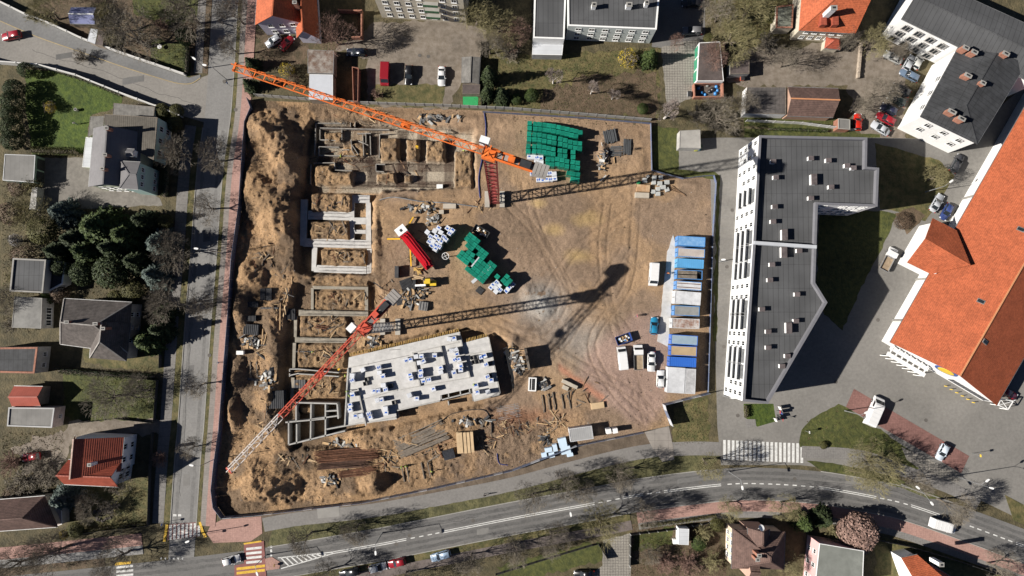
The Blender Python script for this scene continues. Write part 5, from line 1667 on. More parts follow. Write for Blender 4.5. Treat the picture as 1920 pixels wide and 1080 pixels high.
# ---------------- the concrete deck
DZ = 1.0
DECK = [(654, 670), (862, 622), (869, 643), (915, 631), (937, 740), (889, 753), (885, 728), (826, 741), (826, 750), (742, 769), (744, 786), (645, 799)]
dk = thing('unfinished_building', 'pale concrete floor deck of the unfinished building stacked with block pallets', 'building', G(800, 710, -1.5))
DP = [xy(G(*p, DZ)) for p in DECK]
MB().prism(DP, DZ - .25, DZ, 0, None, True).build('floor_slab', CONC_W, dk)
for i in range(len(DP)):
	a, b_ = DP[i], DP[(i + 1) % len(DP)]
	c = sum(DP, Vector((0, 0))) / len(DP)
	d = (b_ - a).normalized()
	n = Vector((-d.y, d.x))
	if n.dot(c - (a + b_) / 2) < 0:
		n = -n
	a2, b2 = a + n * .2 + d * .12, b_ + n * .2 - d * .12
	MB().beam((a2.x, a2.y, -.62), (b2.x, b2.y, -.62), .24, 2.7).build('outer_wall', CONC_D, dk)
CT = lambda x, y: (480 + x / 4.0, 540 + y / 4.0)
for a, b_, h_, w_ in ((CT(692, 600), CT(668, 1030), .35, .3), (CT(765, 750), CT(826, 1030), .4, .3), (CT(1180, 490), CT(1232, 735), .5, .3), (CT(1386, 435), CT(1443, 680), .5, .3), (CT(1526, 340), CT(1562, 500), .55, .3),
 (CT(1567, 512), CT(1605, 670), .5, .3), (CT(660, 1036), CT(828, 1004), .25, .25), (CT(830, 1012), CT(1050, 968), .25, .25), (CT(1050, 920), CT(1380, 846), .22, .25), (CT(1640, 846), CT(1826, 798), .25, .25),
 (CT(1745, 370), CT(1832, 790), .2, .2), (CT(780, 840), CT(1060, 765), .12, .2), (CT(1080, 765), CT(1230, 735), .12, .2), (CT(1240, 735), CT(1600, 672), .1, .2), (CT(1170, 487), CT(1520, 405), .14, .2), (CT(700, 597), CT(840, 570), .12, .2), (CT(1560, 505), CT(1760, 470), .1, .2)):
	p, q = G(*a, DZ), G(*b_, DZ)
	MB().beam((p.x, p.y, DZ + h_ / 2 + .002), (q.x, q.y, DZ + h_ / 2 + .002), w_, h_).build('low_wall', CONC, dk)
for a, b_ in ((CT(940, 548), CT(1150, 505)), (CT(1240, 470), CT(1400, 436)), (CT(820, 575), CT(940, 548)), (CT(1000, 465), CT(1085, 460))):
	p, q = G(*a, DZ), G(*b_, DZ)
	MB().beam((p.x, p.y, DZ + .012), (q.x, q.y, DZ + .012), .12, .02).build('slab_joint', CONC_D, dk)
# stairwell frames in the recess
for a, b_ in ((CT(1382, 782), CT(1600, 728)), (CT(1385, 840), CT(1610, 785)), (CT(1385, 782), CT(1390, 840)), (CT(1440, 768), CT(1446, 826)), (CT(1528, 746), CT(1534, 804)), (CT(1598, 730), CT(1604, 786)), (CT(1440, 850), CT(1446, 880)), (CT(1620, 790), CT(1640, 846))):
	p, q = G(*a, DZ), G(*b_, DZ)
	MB().beam((p.x, p.y, -.2), (q.x, q.y, -.2), .25, 2.3).build('stairwell_wall', CONC, dk)
pm = MB().beam((0, 0, 0), (0, .75, -.02), .1, .16).mesh('formwork_prop', [M('yellow_timber', (.55, .36, .12), var=.2)])
for a, b_, n in ((CT(700, 515), CT(1525, 328), 62), (CT(1565, 408), CT(1735, 365), 15)):
	p, q = G(*a, DZ), G(*b_, DZ)
	for i in range(n):
		c = p.lerp(q, (i + .5) / n)
		inst(pm, 'formwork_prop', dk, (c.x, c.y + rnd.uniform(-.05, .05), DZ - .12 + rnd.uniform(0, .1)), rnd.uniform(-.05, .25))
MB().beam(G(*CT(700, 512), DZ) + Vector((0, .4, -.3)), G(*CT(1525, 325), DZ) + Vector((0, .4, -.3)), .5, .08).build('edge_walkway', WOOD, dk)
# cellar cells
ce = thing('cellar_walls', 'open concrete cellar cells beside the deck under the red crane jib', 'walls', G(590, 795, -1.5))
for a, b_ in (((541, 790), (541, 834)), ((541, 834), (647, 808)), ((535, 792), (612, 785)), ((555, 755), (632, 757)), ((583, 758), (582, 826)), ((610, 758), (610, 818)), ((632, 758), (634, 785)), ((585, 786), (632, 780)), ((611, 771), (632, 770)), ((556, 795), (556, 832)),
 ((645, 799), (612, 805)), ((555, 755), (555, 790))):
	p, q = G(*a, 1.0), G(*b_, 1.0)
	MB().beam((p.x, p.y, -.4), (q.x, q.y, -.4), .3, 2.8).build('cell_wall', CONC, ce)

# ---------------- block pallets
PW, PD, PH = 1.0, 0.95, 1.34


def blockmesh(nm, body, top=None, w=PW, d=PD, h=PH, pr=None):
	mb = MB()
	b = .05
	r0 = [(-w / 2, -d / 2), (w / 2, -d / 2), (w / 2, d / 2), (-w / 2, d / 2)]
	r1 = [(x * .95, y * .95) for x, y in r0]
	mb.loft([[(x, y, .14) for x, y in r0], [(x, y, h - b) for x, y in r0], [(x, y, h) for x, y in r1]], 0, True, 0)
	mb.beam((-w / 2, 0, h + .004), (w / 2, 0, h + .004), .05, .012, 1)
	if pr:
		for x0, y0, x1, y1 in pr:
			mb.face([(x0, y0, h + .006), (x1, y0, h + .006), (x1, y1, h + .006), (x0, y1, h + .006)], 1)
		mb.prism([(-w / 2 - .004, -d * .3), (-w / 2 - .004, d * .3), (w / 2 + .004, d * .3), (w / 2 + .004, -d * .3)], h * .35, h * .8, 1)
	return mb.mesh(nm, [body, top or body])


GRN = M('green_wrap', (.01, .2, .135), rough=.35, var=.2, sc=2.5, dirt=.25, dsc=.7, rand=.18, bump=.02, bsc=5)
GRN2 = M('green_wrap_fold', (.006, .13, .09), rough=.4, var=.2)
WHW = M('white_wrap', (.6, .62, .66), rough=.35, var=.1, sc=3, dirt=.12, dsc=1, rand=.06, bump=.02, bsc=6)
BLU = M('blue_print', (.02, .1, .42), rough=.4, var=.15, rand=.15)
mG = blockmesh('wrapped_blocks', GRN, GRN2)
mB = [blockmesh('wrapped_blocks', WHW, BLU, pr=[(-.3, -.3, -.04, .22), (.12, -.22, .32, .28)]), blockmesh('wrapped_blocks', WHW, BLU, pr=[(-.22, -.05, .24, .28)]), blockmesh('wrapped_blocks', WHW, BLU, pr=[(-.3, -.36, .3, -.04)]), blockmesh('wrapped_blocks', WHW, WHW)]
mGrey = blockmesh('wrapped_blocks', M('grey_blocks', (.3, .29, .27), var=.15, rand=.1), None)
pal = MB()
for y in (-.4, 0, .4):
	pal.box((0, y, 0), (PW, .09, .09), 0)
for x in (-.42, -.14, .14, .42):
	pal.box((x, 0, .09), (.2, PD, .04), 0)
mP = pal.mesh('wooden_pallet', [WOOD])


def pallets(name, cells, rz, mesh, group, where, colour, levels=2, jit=.05, zfun=None, lone=()):
	"""cells sorted into rows; label names the place of each one"""
	rows = cells
	for ri, row in enumerate(rows):
		for ci, (x, y) in enumerate(row):
			z0 = None
			p = G(x, y, 1.3 * levels)
			zb = zfun if zfun is not None else tz(p.x, p.y)
			lv = 1 if (ri, ci) in lone else levels
			p = G(x, y, zb + PH * lv)
			a = rz + rnd.gauss(0, jit)
			for L in range(lv):
				lev = '' if lv == 1 else (', on top' if L == lv - 1 else ', underneath')
				t_ = thing(name, '%s pallet, %s from left in %s row %s%s' % (colour, ORD[ci], ORD[ri], where, lev), 'pallet', (p.x, p.y, zb + L * (PH + .01)), a, group)
				m = mesh if not isinstance(mesh, list) else rnd.choice(mesh)
				inst(mP, 'wooden_pallet', t_, (0, 0, 0), 0, None, False)
				s = rnd.uniform(1.0, 1.06)
				inst(m, 'wrapped_blocks', t_, (0, 0, 0), 0 if rnd.random() < .5 else math.pi, (s, s, 1), False)


def c8(x, y):
	return (970 + x / 8.0, 215 + y / 8.0)


rowsN = []
X1 = [185, 270, 338, 410, 475, 545, 620, 685, 750, 815, 880, 945]
Y1 = [125, 135, 140, 150, 160, 170, 185, 200, 215, 230, 245, 265]
rowsN.append([c8(x, y) for x, y in zip(X1, Y1)])
rowsN.append([c8(x, y + 74) for x, y in zip(X1[:11], Y1[:11])])
X2 = [178, 258, 333, 405, 482, 555, 645, 720, 795, 870, 937]
Y2 = [290, 295, 300, 315, 330, 345, 360, 380, 405, 420, 430]
rowsN.append([c8(x, y) for x, y in zip(X2, Y2)])
rowsN.append([c8(x, y + 76) for x, y in zip(X2, Y2)])
X3 = [165, 255, 330, 398, 470, 540, 640, 715, 838]
Y3 = [470, 472, 475, 485, 500, 515, 535, 545, 560]
rowsN.append([c8(x, y) for x, y in zip(X3, Y3)])
rowsN.append([c8(x, y + 76) for x, y in zip(X3, Y3)])
X4 = [460, 525, 600, 672, 745, 833, 905]
Y4 = [668, 670, 665, 680, 698, 708, 722]
rowsN.append([c8(x, y) for x, y in zip(X4, Y4)])
rowsN.append([c8(x, y + 76) for x, y in zip(X4, Y4)])
rowsN.append([c8(775, 875), c8(840, 885), c8(907, 895)])
rowsN.append([c8(835, 965), c8(900, 975)])
pallets('block_pallet', rowsN, R(-6), mG, 'green wrapped pallets by the north fence', 'by north fence', 'green wrapped')
pallets('block_pallet', [[c8(180, 632), c8(240, 632), c8(295, 642), c8(355, 642)], [c8(290, 712), c8(358, 715)]], R(0), mB, 'blue and white pallets by the north fence', 'beside the green stack', 'blue and white', 1)
pallets('block_pallet', [[c8(225, 880), c8(295, 880), c8(360, 886), c8(432, 882), c8(490, 878), c8(555, 885)], [c8(320, 975), c8(380, 975), c8(442, 972), c8(500, 968), c8(562, 955)]], R(4), mB, 'blue and white pallets under the crane', 'below the grey counterweights', 'blue and white', 1)


def c5(x, y):
	return (730 + x / 8.0, 410 + y / 8.0)


rowsC = [[(1125, 255), (1240, 300), (1290, 290)], [(1180, 395), (1238, 437), (1285, 480), (1345, 525), (1345, 432)], [(1130, 465), (1190, 510), (1262, 560), (1450, 612)], [(1085, 512), (1150, 562), (1220, 612), (1390, 640), (1550, 708)], [(1040, 565), (1095, 610), (1190, 680), (1335, 700), (1435, 690)],
 [(1245, 735), (1385, 755), (1345, 820)], [(1135, 735), (1185, 782), (1250, 822), (1300, 872)], [(1365, 932), (1440, 875), (1620, 868)], [(1765, 868), (1715, 925), (1810, 930), (1760, 975)]]
_pl = [(1110, 215), (1180, 235), (1300, 262), (1400, 430), (1500, 570), (1620, 690), (1570, 770), (1500, 790), (1400, 940), (1340, 950), (1080, 735), (1200, 680), (1110, 650), (990, 565), (1120, 430), (1170, 330)]
rowsC = []
for j_ in range(-6, 12):
	r_ = [(1180 + 56 * i_ - 44 * j_, 400 + 44.5 * i_ + 55 * j_) for i_ in range(-6, 14)]
	ok_ = sdpoly(np.array([p[0] for p in r_], float), np.array([p[1] for p in r_], float), _pl) < 8
	r_ = [p for p, k_ in zip(r_, ok_) if k_ and rnd.random() < .93]
	if r_:
		rowsC.append(r_)
rowsC.append([(1715, 925), (1765, 868), (1810, 930)])
rowsC.append([(1620, 868), (1760, 975)])
pallets('block_pallet', [[c5(*p) for p in r_] for r_ in rowsC], R(-38.5), mG, 'green wrapped pallets in the middle of the site', 'mid site', 'green wrapped')
rowsT = [[(570, 200), (680, 185), (738, 140)], [(620, 270), (700, 265), (770, 205)], [(600, 345), (660, 335), (740, 310), (815, 270)], [(640, 400), (700, 385), (770, 345), (845, 310)], [(690, 455), (745, 415)], [(875, 140), (945, 175), (905, 215)]]
pallets('block_pallet', [[c5(*p) for p in r_] for r_ in rowsT], R(-33), mB, 'blue and white pallets beside the pump truck', 'beside the pump truck', 'blue and white')
rowsS = [[(1560, 985), (1610, 955), (1850, 985)], [(1525, 1030), (1590, 1035), (1645, 1000), (1795, 1035)], [(1600, 1090), (1660, 1065), (1760, 1080)]]
pallets('block_pallet', [[c5(*p) for p in r_] for r_ in rowsS], R(-41), mB, 'blue and white pallets below the mid-site green stack', 'below mid-site green stack', 'blue and white', 1)
deckp = [(1450, 383), (1485, 380), (1465, 470), (1500, 465), (1505, 490), (1200, 515), (1240, 512), (1225, 560), (1255, 550), (1340, 505), (1490, 537), (1520, 537), (1535, 580), (1535, 615), (1485, 632), (1690, 518), (1715, 510), (1725, 575), (1735, 665), (1765, 695), (1650, 735),
 (1740, 780), (1660, 785), (1235, 625), (1235, 658), (1255, 695), (1295, 688), (1385, 600), (1385, 630), (720, 658), (720, 692), (800, 615), (920, 595), (925, 635), (950, 660), (955, 730), (970, 762), (885, 775), (915, 772), (910, 842), (940, 838), (705, 880), (705, 915),
 (745, 965), (785, 960), (845, 945), (855, 972), (970, 905), (975, 938), (1155, 655), (1162, 680), (1125, 540), (1158, 540), (1150, 805), (1205, 830), (1330, 760), (722, 800)]
deckp = sorted(deckp, key=lambda p: p[1] + p[0] * .22)
rowsD, cur = [], []
for p in deckp:
	if cur and (p[1] + p[0] * .22) - (cur[0][1] + cur[0][0] * .22) > 55:
		rowsD.append(sorted(cur))
		cur = []
	cur.append(p)
rowsD.append(sorted(cur))
pallets('block_pallet', [[CT(*p) for p in r_] for r_ in rowsD], R(13), mB, 'blue and white pallets on the concrete deck', 'on concrete deck', 'blue and white', 1, .12, zfun=DZ + .003)
# opened dark and grey pallets on the deck
for i, (x, y) in enumerate(((1625, 522), (1650, 520), (1635, 555), (1660, 553), (820, 718), (830, 685), (1010, 735), (1755, 565), (1750, 655), (1035, 860))):
	p = G(*CT(x, y), DZ + .6)
	t_ = thing('mortar_tub', 'dark open tub on concrete deck, %s from the left' % ORD[sorted([1625, 1650, 1635, 1660, 820, 830, 1010, 1755, 1750, 1035]).index(x)], 'tub', (p.x, p.y, DZ + .003), R(13), 'dark tubs on the deck')
	mb = MB()
	for a in ((-.45, 0, .08, .9), (.45, 0, .08, .9), (0, -.4, .82, .08), (0, .4, .82, .08)):
		mb.box((a[0], a[1], 0), (a[2], a[3], .55))
	mb.build('tub_wall', M('black_plastic', (.03, .03, .03), rough=.6), t_, world_space=False)
	MB().box((0, 0, 0), (.8, .7, .25)).build('tub_floor', CONC_D, t_, world_space=False)

# ---------------- site cabins and containers


def container(label, quad, col, roofm=None, h=2.6, frontm=None, group='containers in a row along the east fence', ribs=14, name='shipping_container', open_top=False):
	P = [G(p[0], p[1], h) for p in quad]
	c = sum(P, Vector()) / 4
	t_ = thing(name, label, 'container', (c.x, c.y, .06), 0, group)
	u = xy(P[1] - P[0])
	L, w = u.length, xy(P[3] - P[0]).length
	a = math.atan2(u.y, u.x)
	t_.rotation_euler.z = a
	ROT[t_.name] = a
	ORI[t_.name] = Vector((c.x, c.y, .06))
	rm = roofm or col
	fm = frontm or col
	H_ = h - .06
	# corrugated side walls
	for s in (-1, 1):
		mb = MB()
		n = int(L / .28)
		for i in range(n):
			x0 = -L / 2 + .1 + (L - .2) * i / n
			x1 = -L / 2 + .1 + (L - .2) * (i + 1) / n
			y = s * (w / 2 - (.02 if i % 2 else .06))
			mb.prism([(x0, y - .02), (x1, y - .02), (x1, y + .02), (x0, y + .02)], .12, H_ - .1)
		mb.build('side_wall', col, t_, world_space=False)
	fr_ = MB()
	for x in (-L / 2 + .06, L / 2 - .06):
		for y in (-w / 2 + .06, w / 2 - .06):
			fr_.box((x, y, 0), (.12, .12, H_))
	for z in (0, H_ - .12):
		for y in (-w / 2 + .06, w / 2 - .06):
			fr_.box((0, y, z), (L - .25, .12, .12))
		for x in (-L / 2 + .06, L / 2 - .06):
			fr_.box((x, 0, z), (.12, w - .25, .12))
	fr_.build('frame', fm, t_, world_space=False)
	MB().box((0, 0, .05), (L - .2, w - .2, .1)).build('floor', DARKM, t_, world_space=False)
	if not open_top:
		mb = MB()
		if ribs:
			for i in range(ribs):
				x0 = -L / 2 + .12 + (L - .24) * i / ribs
				x1 = -L / 2 + .12 + (L - .24) * (i + 1) / ribs
				zt = H_ - (.03 if i % 2 else .06)
				mb.prism([(x0, -w / 2 + .12), (x1, -w / 2 + .12), (x1, w / 2 - .12), (x0, w / 2 - .12)], H_ - .12, zt)
		else:
			mb.prism([(-L / 2 + .12, -w / 2 + .12), (L / 2 - .12, -w / 2 + .12), (L / 2 - .12, w / 2 - .12), (-L / 2 + .12, w / 2 - .12)], H_ - .12, H_ - .02)
		mb.build('roof', rm, t_, world_space=False)
	# doors at the west end
	for s in (-1, 1):
		d_ = MB().box((-L / 2 + .03, s * w / 4, .13), (.05, w / 2 - .14, H_ - .28)).build('door', fm, t_, world_space=False)
		MB().tube((-L / 2 - .02, s * .25, .2), (-L / 2 - .02, s * .25, H_ - .2), .03).build('locking_bar', STEEL, d_, world_space=False)
	MB().box((L / 2 - .03, 0, .13), (.05, w - .26, H_ - .28)).build('end_wall', col, t_, world_space=False)
	return t_, L, w, a, c


cb = paint('container_blue', (.06, .22, .52), .45)
cb2 = M('container_sky', (.1, .33, .6), rough=.5, var=.1, dirt=.2, dsc=.6)
cb3 = paint('container_deep', (.03, .13, .5), .45)
cw_ = M('container_white', (.55, .56, .58), rough=.5, var=.06, dirt=.25, dsc=.5)
cg = M('container_grey', (.24, .245, .24), rough=.6, var=.08, dirt=.2, dsc=.5)
cr = M('rust_patched', (.5, .48, .46), col2=(.22, .1, .06), sc=.8, rough=.7, dirt=.25, dsc=.5)
ct_ = M('plywood_roof', (.4, .3, .18), var=.2, sc=.8, dirt=.35, dsc=.4)
container('worn blue container, northernmost of the row along the east fence', [(1271.5, 442), (1323, 445), (1321, 463), (1270.5, 460)], cb, M('worn_blue', (.11, .28, .55), col2=(.2, .36, .58), sc=1.2, dirt=.2), ribs=0)
container('white container with one rust stain, second from the north end', [(1271, 464), (1322, 467), (1320.5, 484), (1270.5, 480.5)], cw_, M('stained_white', (.5, .47, .45), col2=(.42, .36, .32), sc=.5, dirt=.3), ribs=0, frontm=cb)
container('light blue ribbed container, third from the north end', [(1270.5, 484), (1320, 487), (1318.5, 504), (1270, 500.5)], cb2, ribs=26, frontm=cb2)
t_, L, w, a, c = container('open-topped container roofed with two rows of grey planks', [(1269.5, 505), (1317.5, 507), (1316.5, 526), (1268.5, 522)], DARKM, None, frontm=cb, open_top=True)
for s in (-1, 1):
	for k in range(3):
		MB().box((-.5, s * .5 + (k - 1) * .27, 2.42), (L - 1.4, .24, .06)).build('plank', WOOD_G, t_, world_space=False)
t_, L, w, a, c = container('white container with two rust-brown seams across its roof', [(1268.5, 526), (1316, 529), (1315, 546), (1267, 541.5)], cw_, ribs=0, frontm=cb)
for s in (-1, 1):
	MB().box((0, s * .42, 2.525), (L - .4, .16, .03)).build('rust_seam', RUST, t_, world_space=False)
container('clean white wide-panelled cabin in the middle of the container row', [(1266.5, 545), (1315, 549), (1312.5, 572), (1264.5, 569)], cw_, cw_, ribs=6, name='site_cabin')
container('plain grey-roofed cabin with blue and white door end', [(1264.5, 572.5), (1312, 574.5), (1311, 593), (1263.5, 591)], cg, cg, ribs=0, frontm=cb, name='site_cabin')
container('rust-streaked white container south of the grey cabin', [(1260.5, 596), (1312, 598), (1311, 618), (1259, 614.5)], cw_, cr, ribs=18)
container('pale blue-grey cabin roof with a blue front', [(1259, 627), (1308.5, 630), (1307.5, 648), (1258.5, 645)], cg, M('pale_blue_roof', (.25, .33, .4), var=.1, dirt=.25), ribs=0, frontm=cb3, name='site_cabin')
container('plywood-roofed tan container south of the pale blue cabin', [(1258, 647.5), (1307, 650), (1306, 669), (1257, 666)], cg, ct_, ribs=0, frontm=cb3)
container('deep blue ribbed container next to the white cabins', [(1256, 668.5), (1306, 671), (1305, 690), (1254.5, 686)], cb3, cb3, ribs=24)
container('large white cabin with grey roof hatch, southern end of the row', [(1253, 688), (1285, 690), (1283, 738), (1250.5, 736)], cw_, cw_, ribs=0, name='site_cabin')
container('grey-white cabin closing the southern end of the row by fence', [(1286, 691), (1305.5, 692), (1302.5, 739), (1284, 738)], cw_, M('stained_white2', (.42, .42, .43), var=.15, dirt=.35, dsc=.4), ribs=0, name='site_cabin')
container('ribbed grey container by the south hoarding', [(1066, 806), (1109, 800), (1112, 818), (1072, 830)], cw_, M('ribbed_steel', (.36, .36, .36), rough=.5, var=.08), ribs=22, group='')
# tubs and skips


def skip(label, x, y, L, w, h, a, col, fill, name='skip'):
	p = GT(x, y)
	t_ = thing(name, label, 'skip', p, a)
	r0 = [(-L / 2 + .3, -w / 2 + .1), (L / 2 - .3, -w / 2 + .1), (L / 2 - .3, w / 2 - .1), (-L / 2 + .3, w / 2 - .1)]
	r1 = [(-L / 2, -w / 2), (L / 2, -w / 2), (L / 2, w / 2), (-L / 2, w / 2)]
	mb = MB()
	mb.loft([[(x, y, 0) for x, y in r0], [(x, y, h) for x, y in r1]], 0, False)
	ri = [(x * .93, y * .9) for x, y in r1]
	rj = [(x * .9, y * .88) for x, y in r0]
	mb.loft([[(x, y, h) for x, y in r1], [(x, y, h) for x, y in ri], [(x, y, .25) for x, y in rj]], 0, False)
	mb.build('shell', col, t_, world_space=False)
	MB().prism(rj, .1, h * .45).build('waste_bed', DARKM, t_, world_space=False)
	q = random.Random(int(x))
	mb = [MB() for _ in fill]
	for k in range(34):
		m = k % len(fill)
		s = q.uniform(.15, .55)
		mb[m].box((q.uniform(-L / 2 + .6, L / 2 - .6), q.uniform(-w / 2 + .4, w / 2 - .4), h * .45 + q.uniform(0, .35)), (s, q.uniform(.1, .4), q.uniform(.08, .3)), q.uniform(0, 3))
	jm = MB()
	for i, m in enumerate(mb):
		k = len(jm.v)
		jm.v += m.v
		jm.f += [tuple(a_ + k for a_ in f) for f in m.f]
		jm.m += [i] * len(m.f)
	o = jm.build('rubble', fill, t_, world_space=False)
	o['kind'] = 'stuff'


skip('blue skip full of mixed rubbish left of the white vans', 1168, 635, 3.6, 2.0, 1.3, R(20), paint('skip_blue', (.02, .05, .2), .5), [paint('bag_blue', (.03, .2, .5)), PVC, WOOD, M('cardboard', (.35, .22, .11))])
skip('dark steel skip of waste timber north of the green pallets', 902, 436, 3.8, 1.9, 1.5, R(-32), DARKM, [WOOD, M('cardboard', (.35, .22, .11)), PVC])
# black wash tub with grey sheet
p = GT(998, 720)
t_ = thing('concrete_bucket', 'white open-topped concrete bucket with black sheet south-east of deck', 'bucket', p, R(-3))
for bx_ in ((-.75, 0, .25, 3.0), (.75, 0, .25, 3.0), (0, -1.4, 1.24, .25), (0, 1.4, 1.24, .25), (-.2, 0, .12, 2.5)):
	MB().box((bx_[0], bx_[1], 0), (bx_[2], bx_[3], 1.0)).build('side', PVC, t_, world_space=False)
MB().box((0, 0, 0), (1.3, 2.6, .3)).build('floor', CONC_D, t_, world_space=False)
# ---------------- piles of bars, boards and panels


def pile(name, label, cat, a, b_, n, gap, mat, w=.12, h=.12, layers=1, group=None, part='bar', jit=.25, crossw=True, zl=None, slope=0):
	"""n parallel bars, each from a to b (pixels) and stepping sideways by gap metres"""
	A, B = GT(*a), GT(*b_)
	c = (A + B) / 2
	z = min(tz(A.x, A.y), tz(B.x, B.y), tz(c.x, c.y)) if zl is None else zl
	z = max(z, tz(c.x, c.y) - .15) if zl is None else z
	t_ = thing(name, label, cat, (c.x, c.y, z), 0, group)
	d = xy(B - A).normalized()
	nn = Vector((-d.y, d.x))
	if crossw:
		for s in (.2, .8):
			p = xy(A).lerp(xy(B), s)
			MB().beam((*(p - nn * (n * gap / 2 + .25)), z + .07), (*(p + nn * (n * gap / 2 + .25)), z + .07), .14, .14).build('bearer', WOOD_G, t_)
	for L in range(layers):
		for i in range(n):
			o_ = (i - (n - 1) / 2) * gap + rnd.gauss(0, gap * .08)
			e0, e1 = rnd.uniform(-jit, jit), rnd.uniform(-jit, jit)
			p = xy(A) + nn * o_ - d * e0
			q = xy(B) + nn * (o_ + slope * rnd.uniform(-1, 1)) + d * e1
			zz = z + .15 + h / 2 + L * h
			MB().beam((p.x, p.y, zz), (q.x, q.y, zz + rnd.uniform(-.02, .03)), w, h).build(part, mat, t_)
	return t_


pile('timber_stack', 'stack of new pale formwork beams by the south hoarding', 'timber stack', (871, 809), (874, 847), 5, .75, M('new_timber', (.55, .4, .24), var=.12), .62, .3, 5, part='beam', jit=.1)
pile('rebar_bundle', 'long rusty reinforcing bars, upper of the two bundles below the cells', 'rebar bundle', (597, 856), (706, 848), 9, .3, RUST, .14, .15, 6, part='bar', jit=1.0, slope=.3)
pile('rebar_bundle', 'rusty reinforcing bars lying in the lower bundle near white sacks', 'rebar bundle', (602, 872), (690, 866), 7, .26, M('dark_rust', (.075, .04, .028), var=.4), .14, .15, 5, part='bar', jit=1.2, slope=.3)
pile('rebar_bundle', 'short bundle of rusty bars just above the south-west mound', 'rebar bundle', (640, 889), (702, 881), 6, .26, RUST, .12, .14, 4, part='bar', jit=1.0, slope=.3)
pile('board_pile', 'fan of weathered boards and poles south of the concrete deck', 'board pile', (745, 842), (835, 806), 14, .32, WOOD_G, .2, .08, 2, part='board', slope=.6)
pile('board_pile', 'fan of brown boards left of the new timber stack', 'board pile', (760, 850), (848, 820), 8, .35, M('brown_timber', (.27, .17, .1), var=.3), .2, .08, 1, part='board', slope=.6)
pile('pipe_pile', 'dark steel pipes stacked upright-east of the green pallets', 'pipe pile', (1141, 244), (1146, 268), 7, .42, M('dark_pipe', (.09, .095, .1), var=.2, rough=.5), .3, .3, 1, part='pipe')
pile('pipe_pile', 'short grey pipes lying crosswise below the upright dark pipes', 'pipe pile', (1144, 284), (1166, 283), 6, .4, _MATS['dark_pipe'], .26, .26, 1, part='pipe')
pile('pipe_pile', 'grey pipes nearest the east fence beside the pipe stack', 'pipe pile', (1176, 262), (1175, 290), 6, .3, _MATS['dark_pipe'], .2, .2, 1, part='pipe')
pile('bearer_pair', 'two pale timber bearers below the short grey pipes', 'bearers', (1146, 295), (1147, 308), 2, 1.3, WOOD, .2, .2, 1, part='bearer', crossw=False)
pile('steel_frame_pile', 'row of tall dark formwork panels beside the deck shadow', 'formwork stack', (950, 655), (968, 745), 4, .22, DARKM, .12, .8, 1, part='panel', crossw=False)
pile('rail_pair', 'timber sleepers laid beside two yellow-vested workers', 'timber', (758, 876), (763, 904), 2, 1.1, WOOD_G, .22, .18, 1, part='sleeper', crossw=False)
pile('rail_pair', 'pair of long timber sleepers right of the yellow-vested workers', 'timber', (795, 866), (801, 896), 2, 1.3, WOOD_G, .2, .18, 1, part='sleeper', crossw=False)
pile('post_row', 'short timber posts lying south-east of the deck', 'timber', (1025, 738), (1030, 770), 3, 1.2, WOOD_G, .2, .16, 1, part='post', crossw=False)
pile('post_row', 'dark timber posts lying near the concrete blocks', 'timber', (1051, 738), (1056, 768), 3, 1.6, WOOD_G, .18, .16, 1, part='post', crossw=False)
pile('steel_mesh_stack', 'rusty steel mesh sheets lying south-east of the deck', 'steel mesh', (925, 800), (985, 786), 12, .35, RUST, .07, .05, 2, part='bar', crossw=True)
pile('steel_mesh_stack', 'grey steel mesh sheets left of the rusty mesh', 'steel mesh', (932, 776), (975, 768), 9, .35, STEEL, .06, .05, 2, part='bar', crossw=True)
pile('ground_beam_pile', 'two long timber boards along the west excavation', 'timber', (522, 578), (521, 620), 2, .7, WOOD, .22, .1, 1, part='board', crossw=False)
pile('ground_beam_pile', 'leaning timber boards south of the dark panels', 'timber', (500, 618), (497, 645), 3, 1.0, WOOD, .2, .1, 1, part='board', crossw=False, slope=.6)
pile('ground_beam_pile', 'pair of timber posts near the white box west of the pit', 'timber', (475, 680), (477, 708), 2, 1.5, WOOD_G, .2, .12, 1, part='board', crossw=False)
pile('loose_planks', 'pale planks dropped beside the white-edged ladder frame', 'timber', (480, 664), (508, 652), 2, .9, M('new_timber', (.55, .4, .24)), .12, .08, 1, part='plank', crossw=False)
pile('loose_planks', 'brown planks on the sand below the pit edge', 'timber', (592, 612), (615, 616), 2, .5, RUST, .3, .2, 1, part='plank', crossw=False)
pile('loose_planks', 'reddish poles pointing at the paving pallets by east fence', 'timber', (1258, 352), (1284, 366), 3, .5, M('brown_timber', (.27, .17, .1)), .12, .1, 1, part='pole', crossw=False, slope=.8)
pile('loose_planks', 'pale planks stacked next to the yellow loader', 'timber', (775, 520), (792, 524), 3, .4, M('new_timber', (.55, .4, .24)), .3, .1, 1, part='plank', crossw=False, slope=.4)
pile('loose_planks', 'old boards lying across the pit edge below the north fence', 'timber', (840, 233), (842, 252), 3, .5, WOOD_G, .2, .08, 1, part='plank', crossw=False, slope=.4)


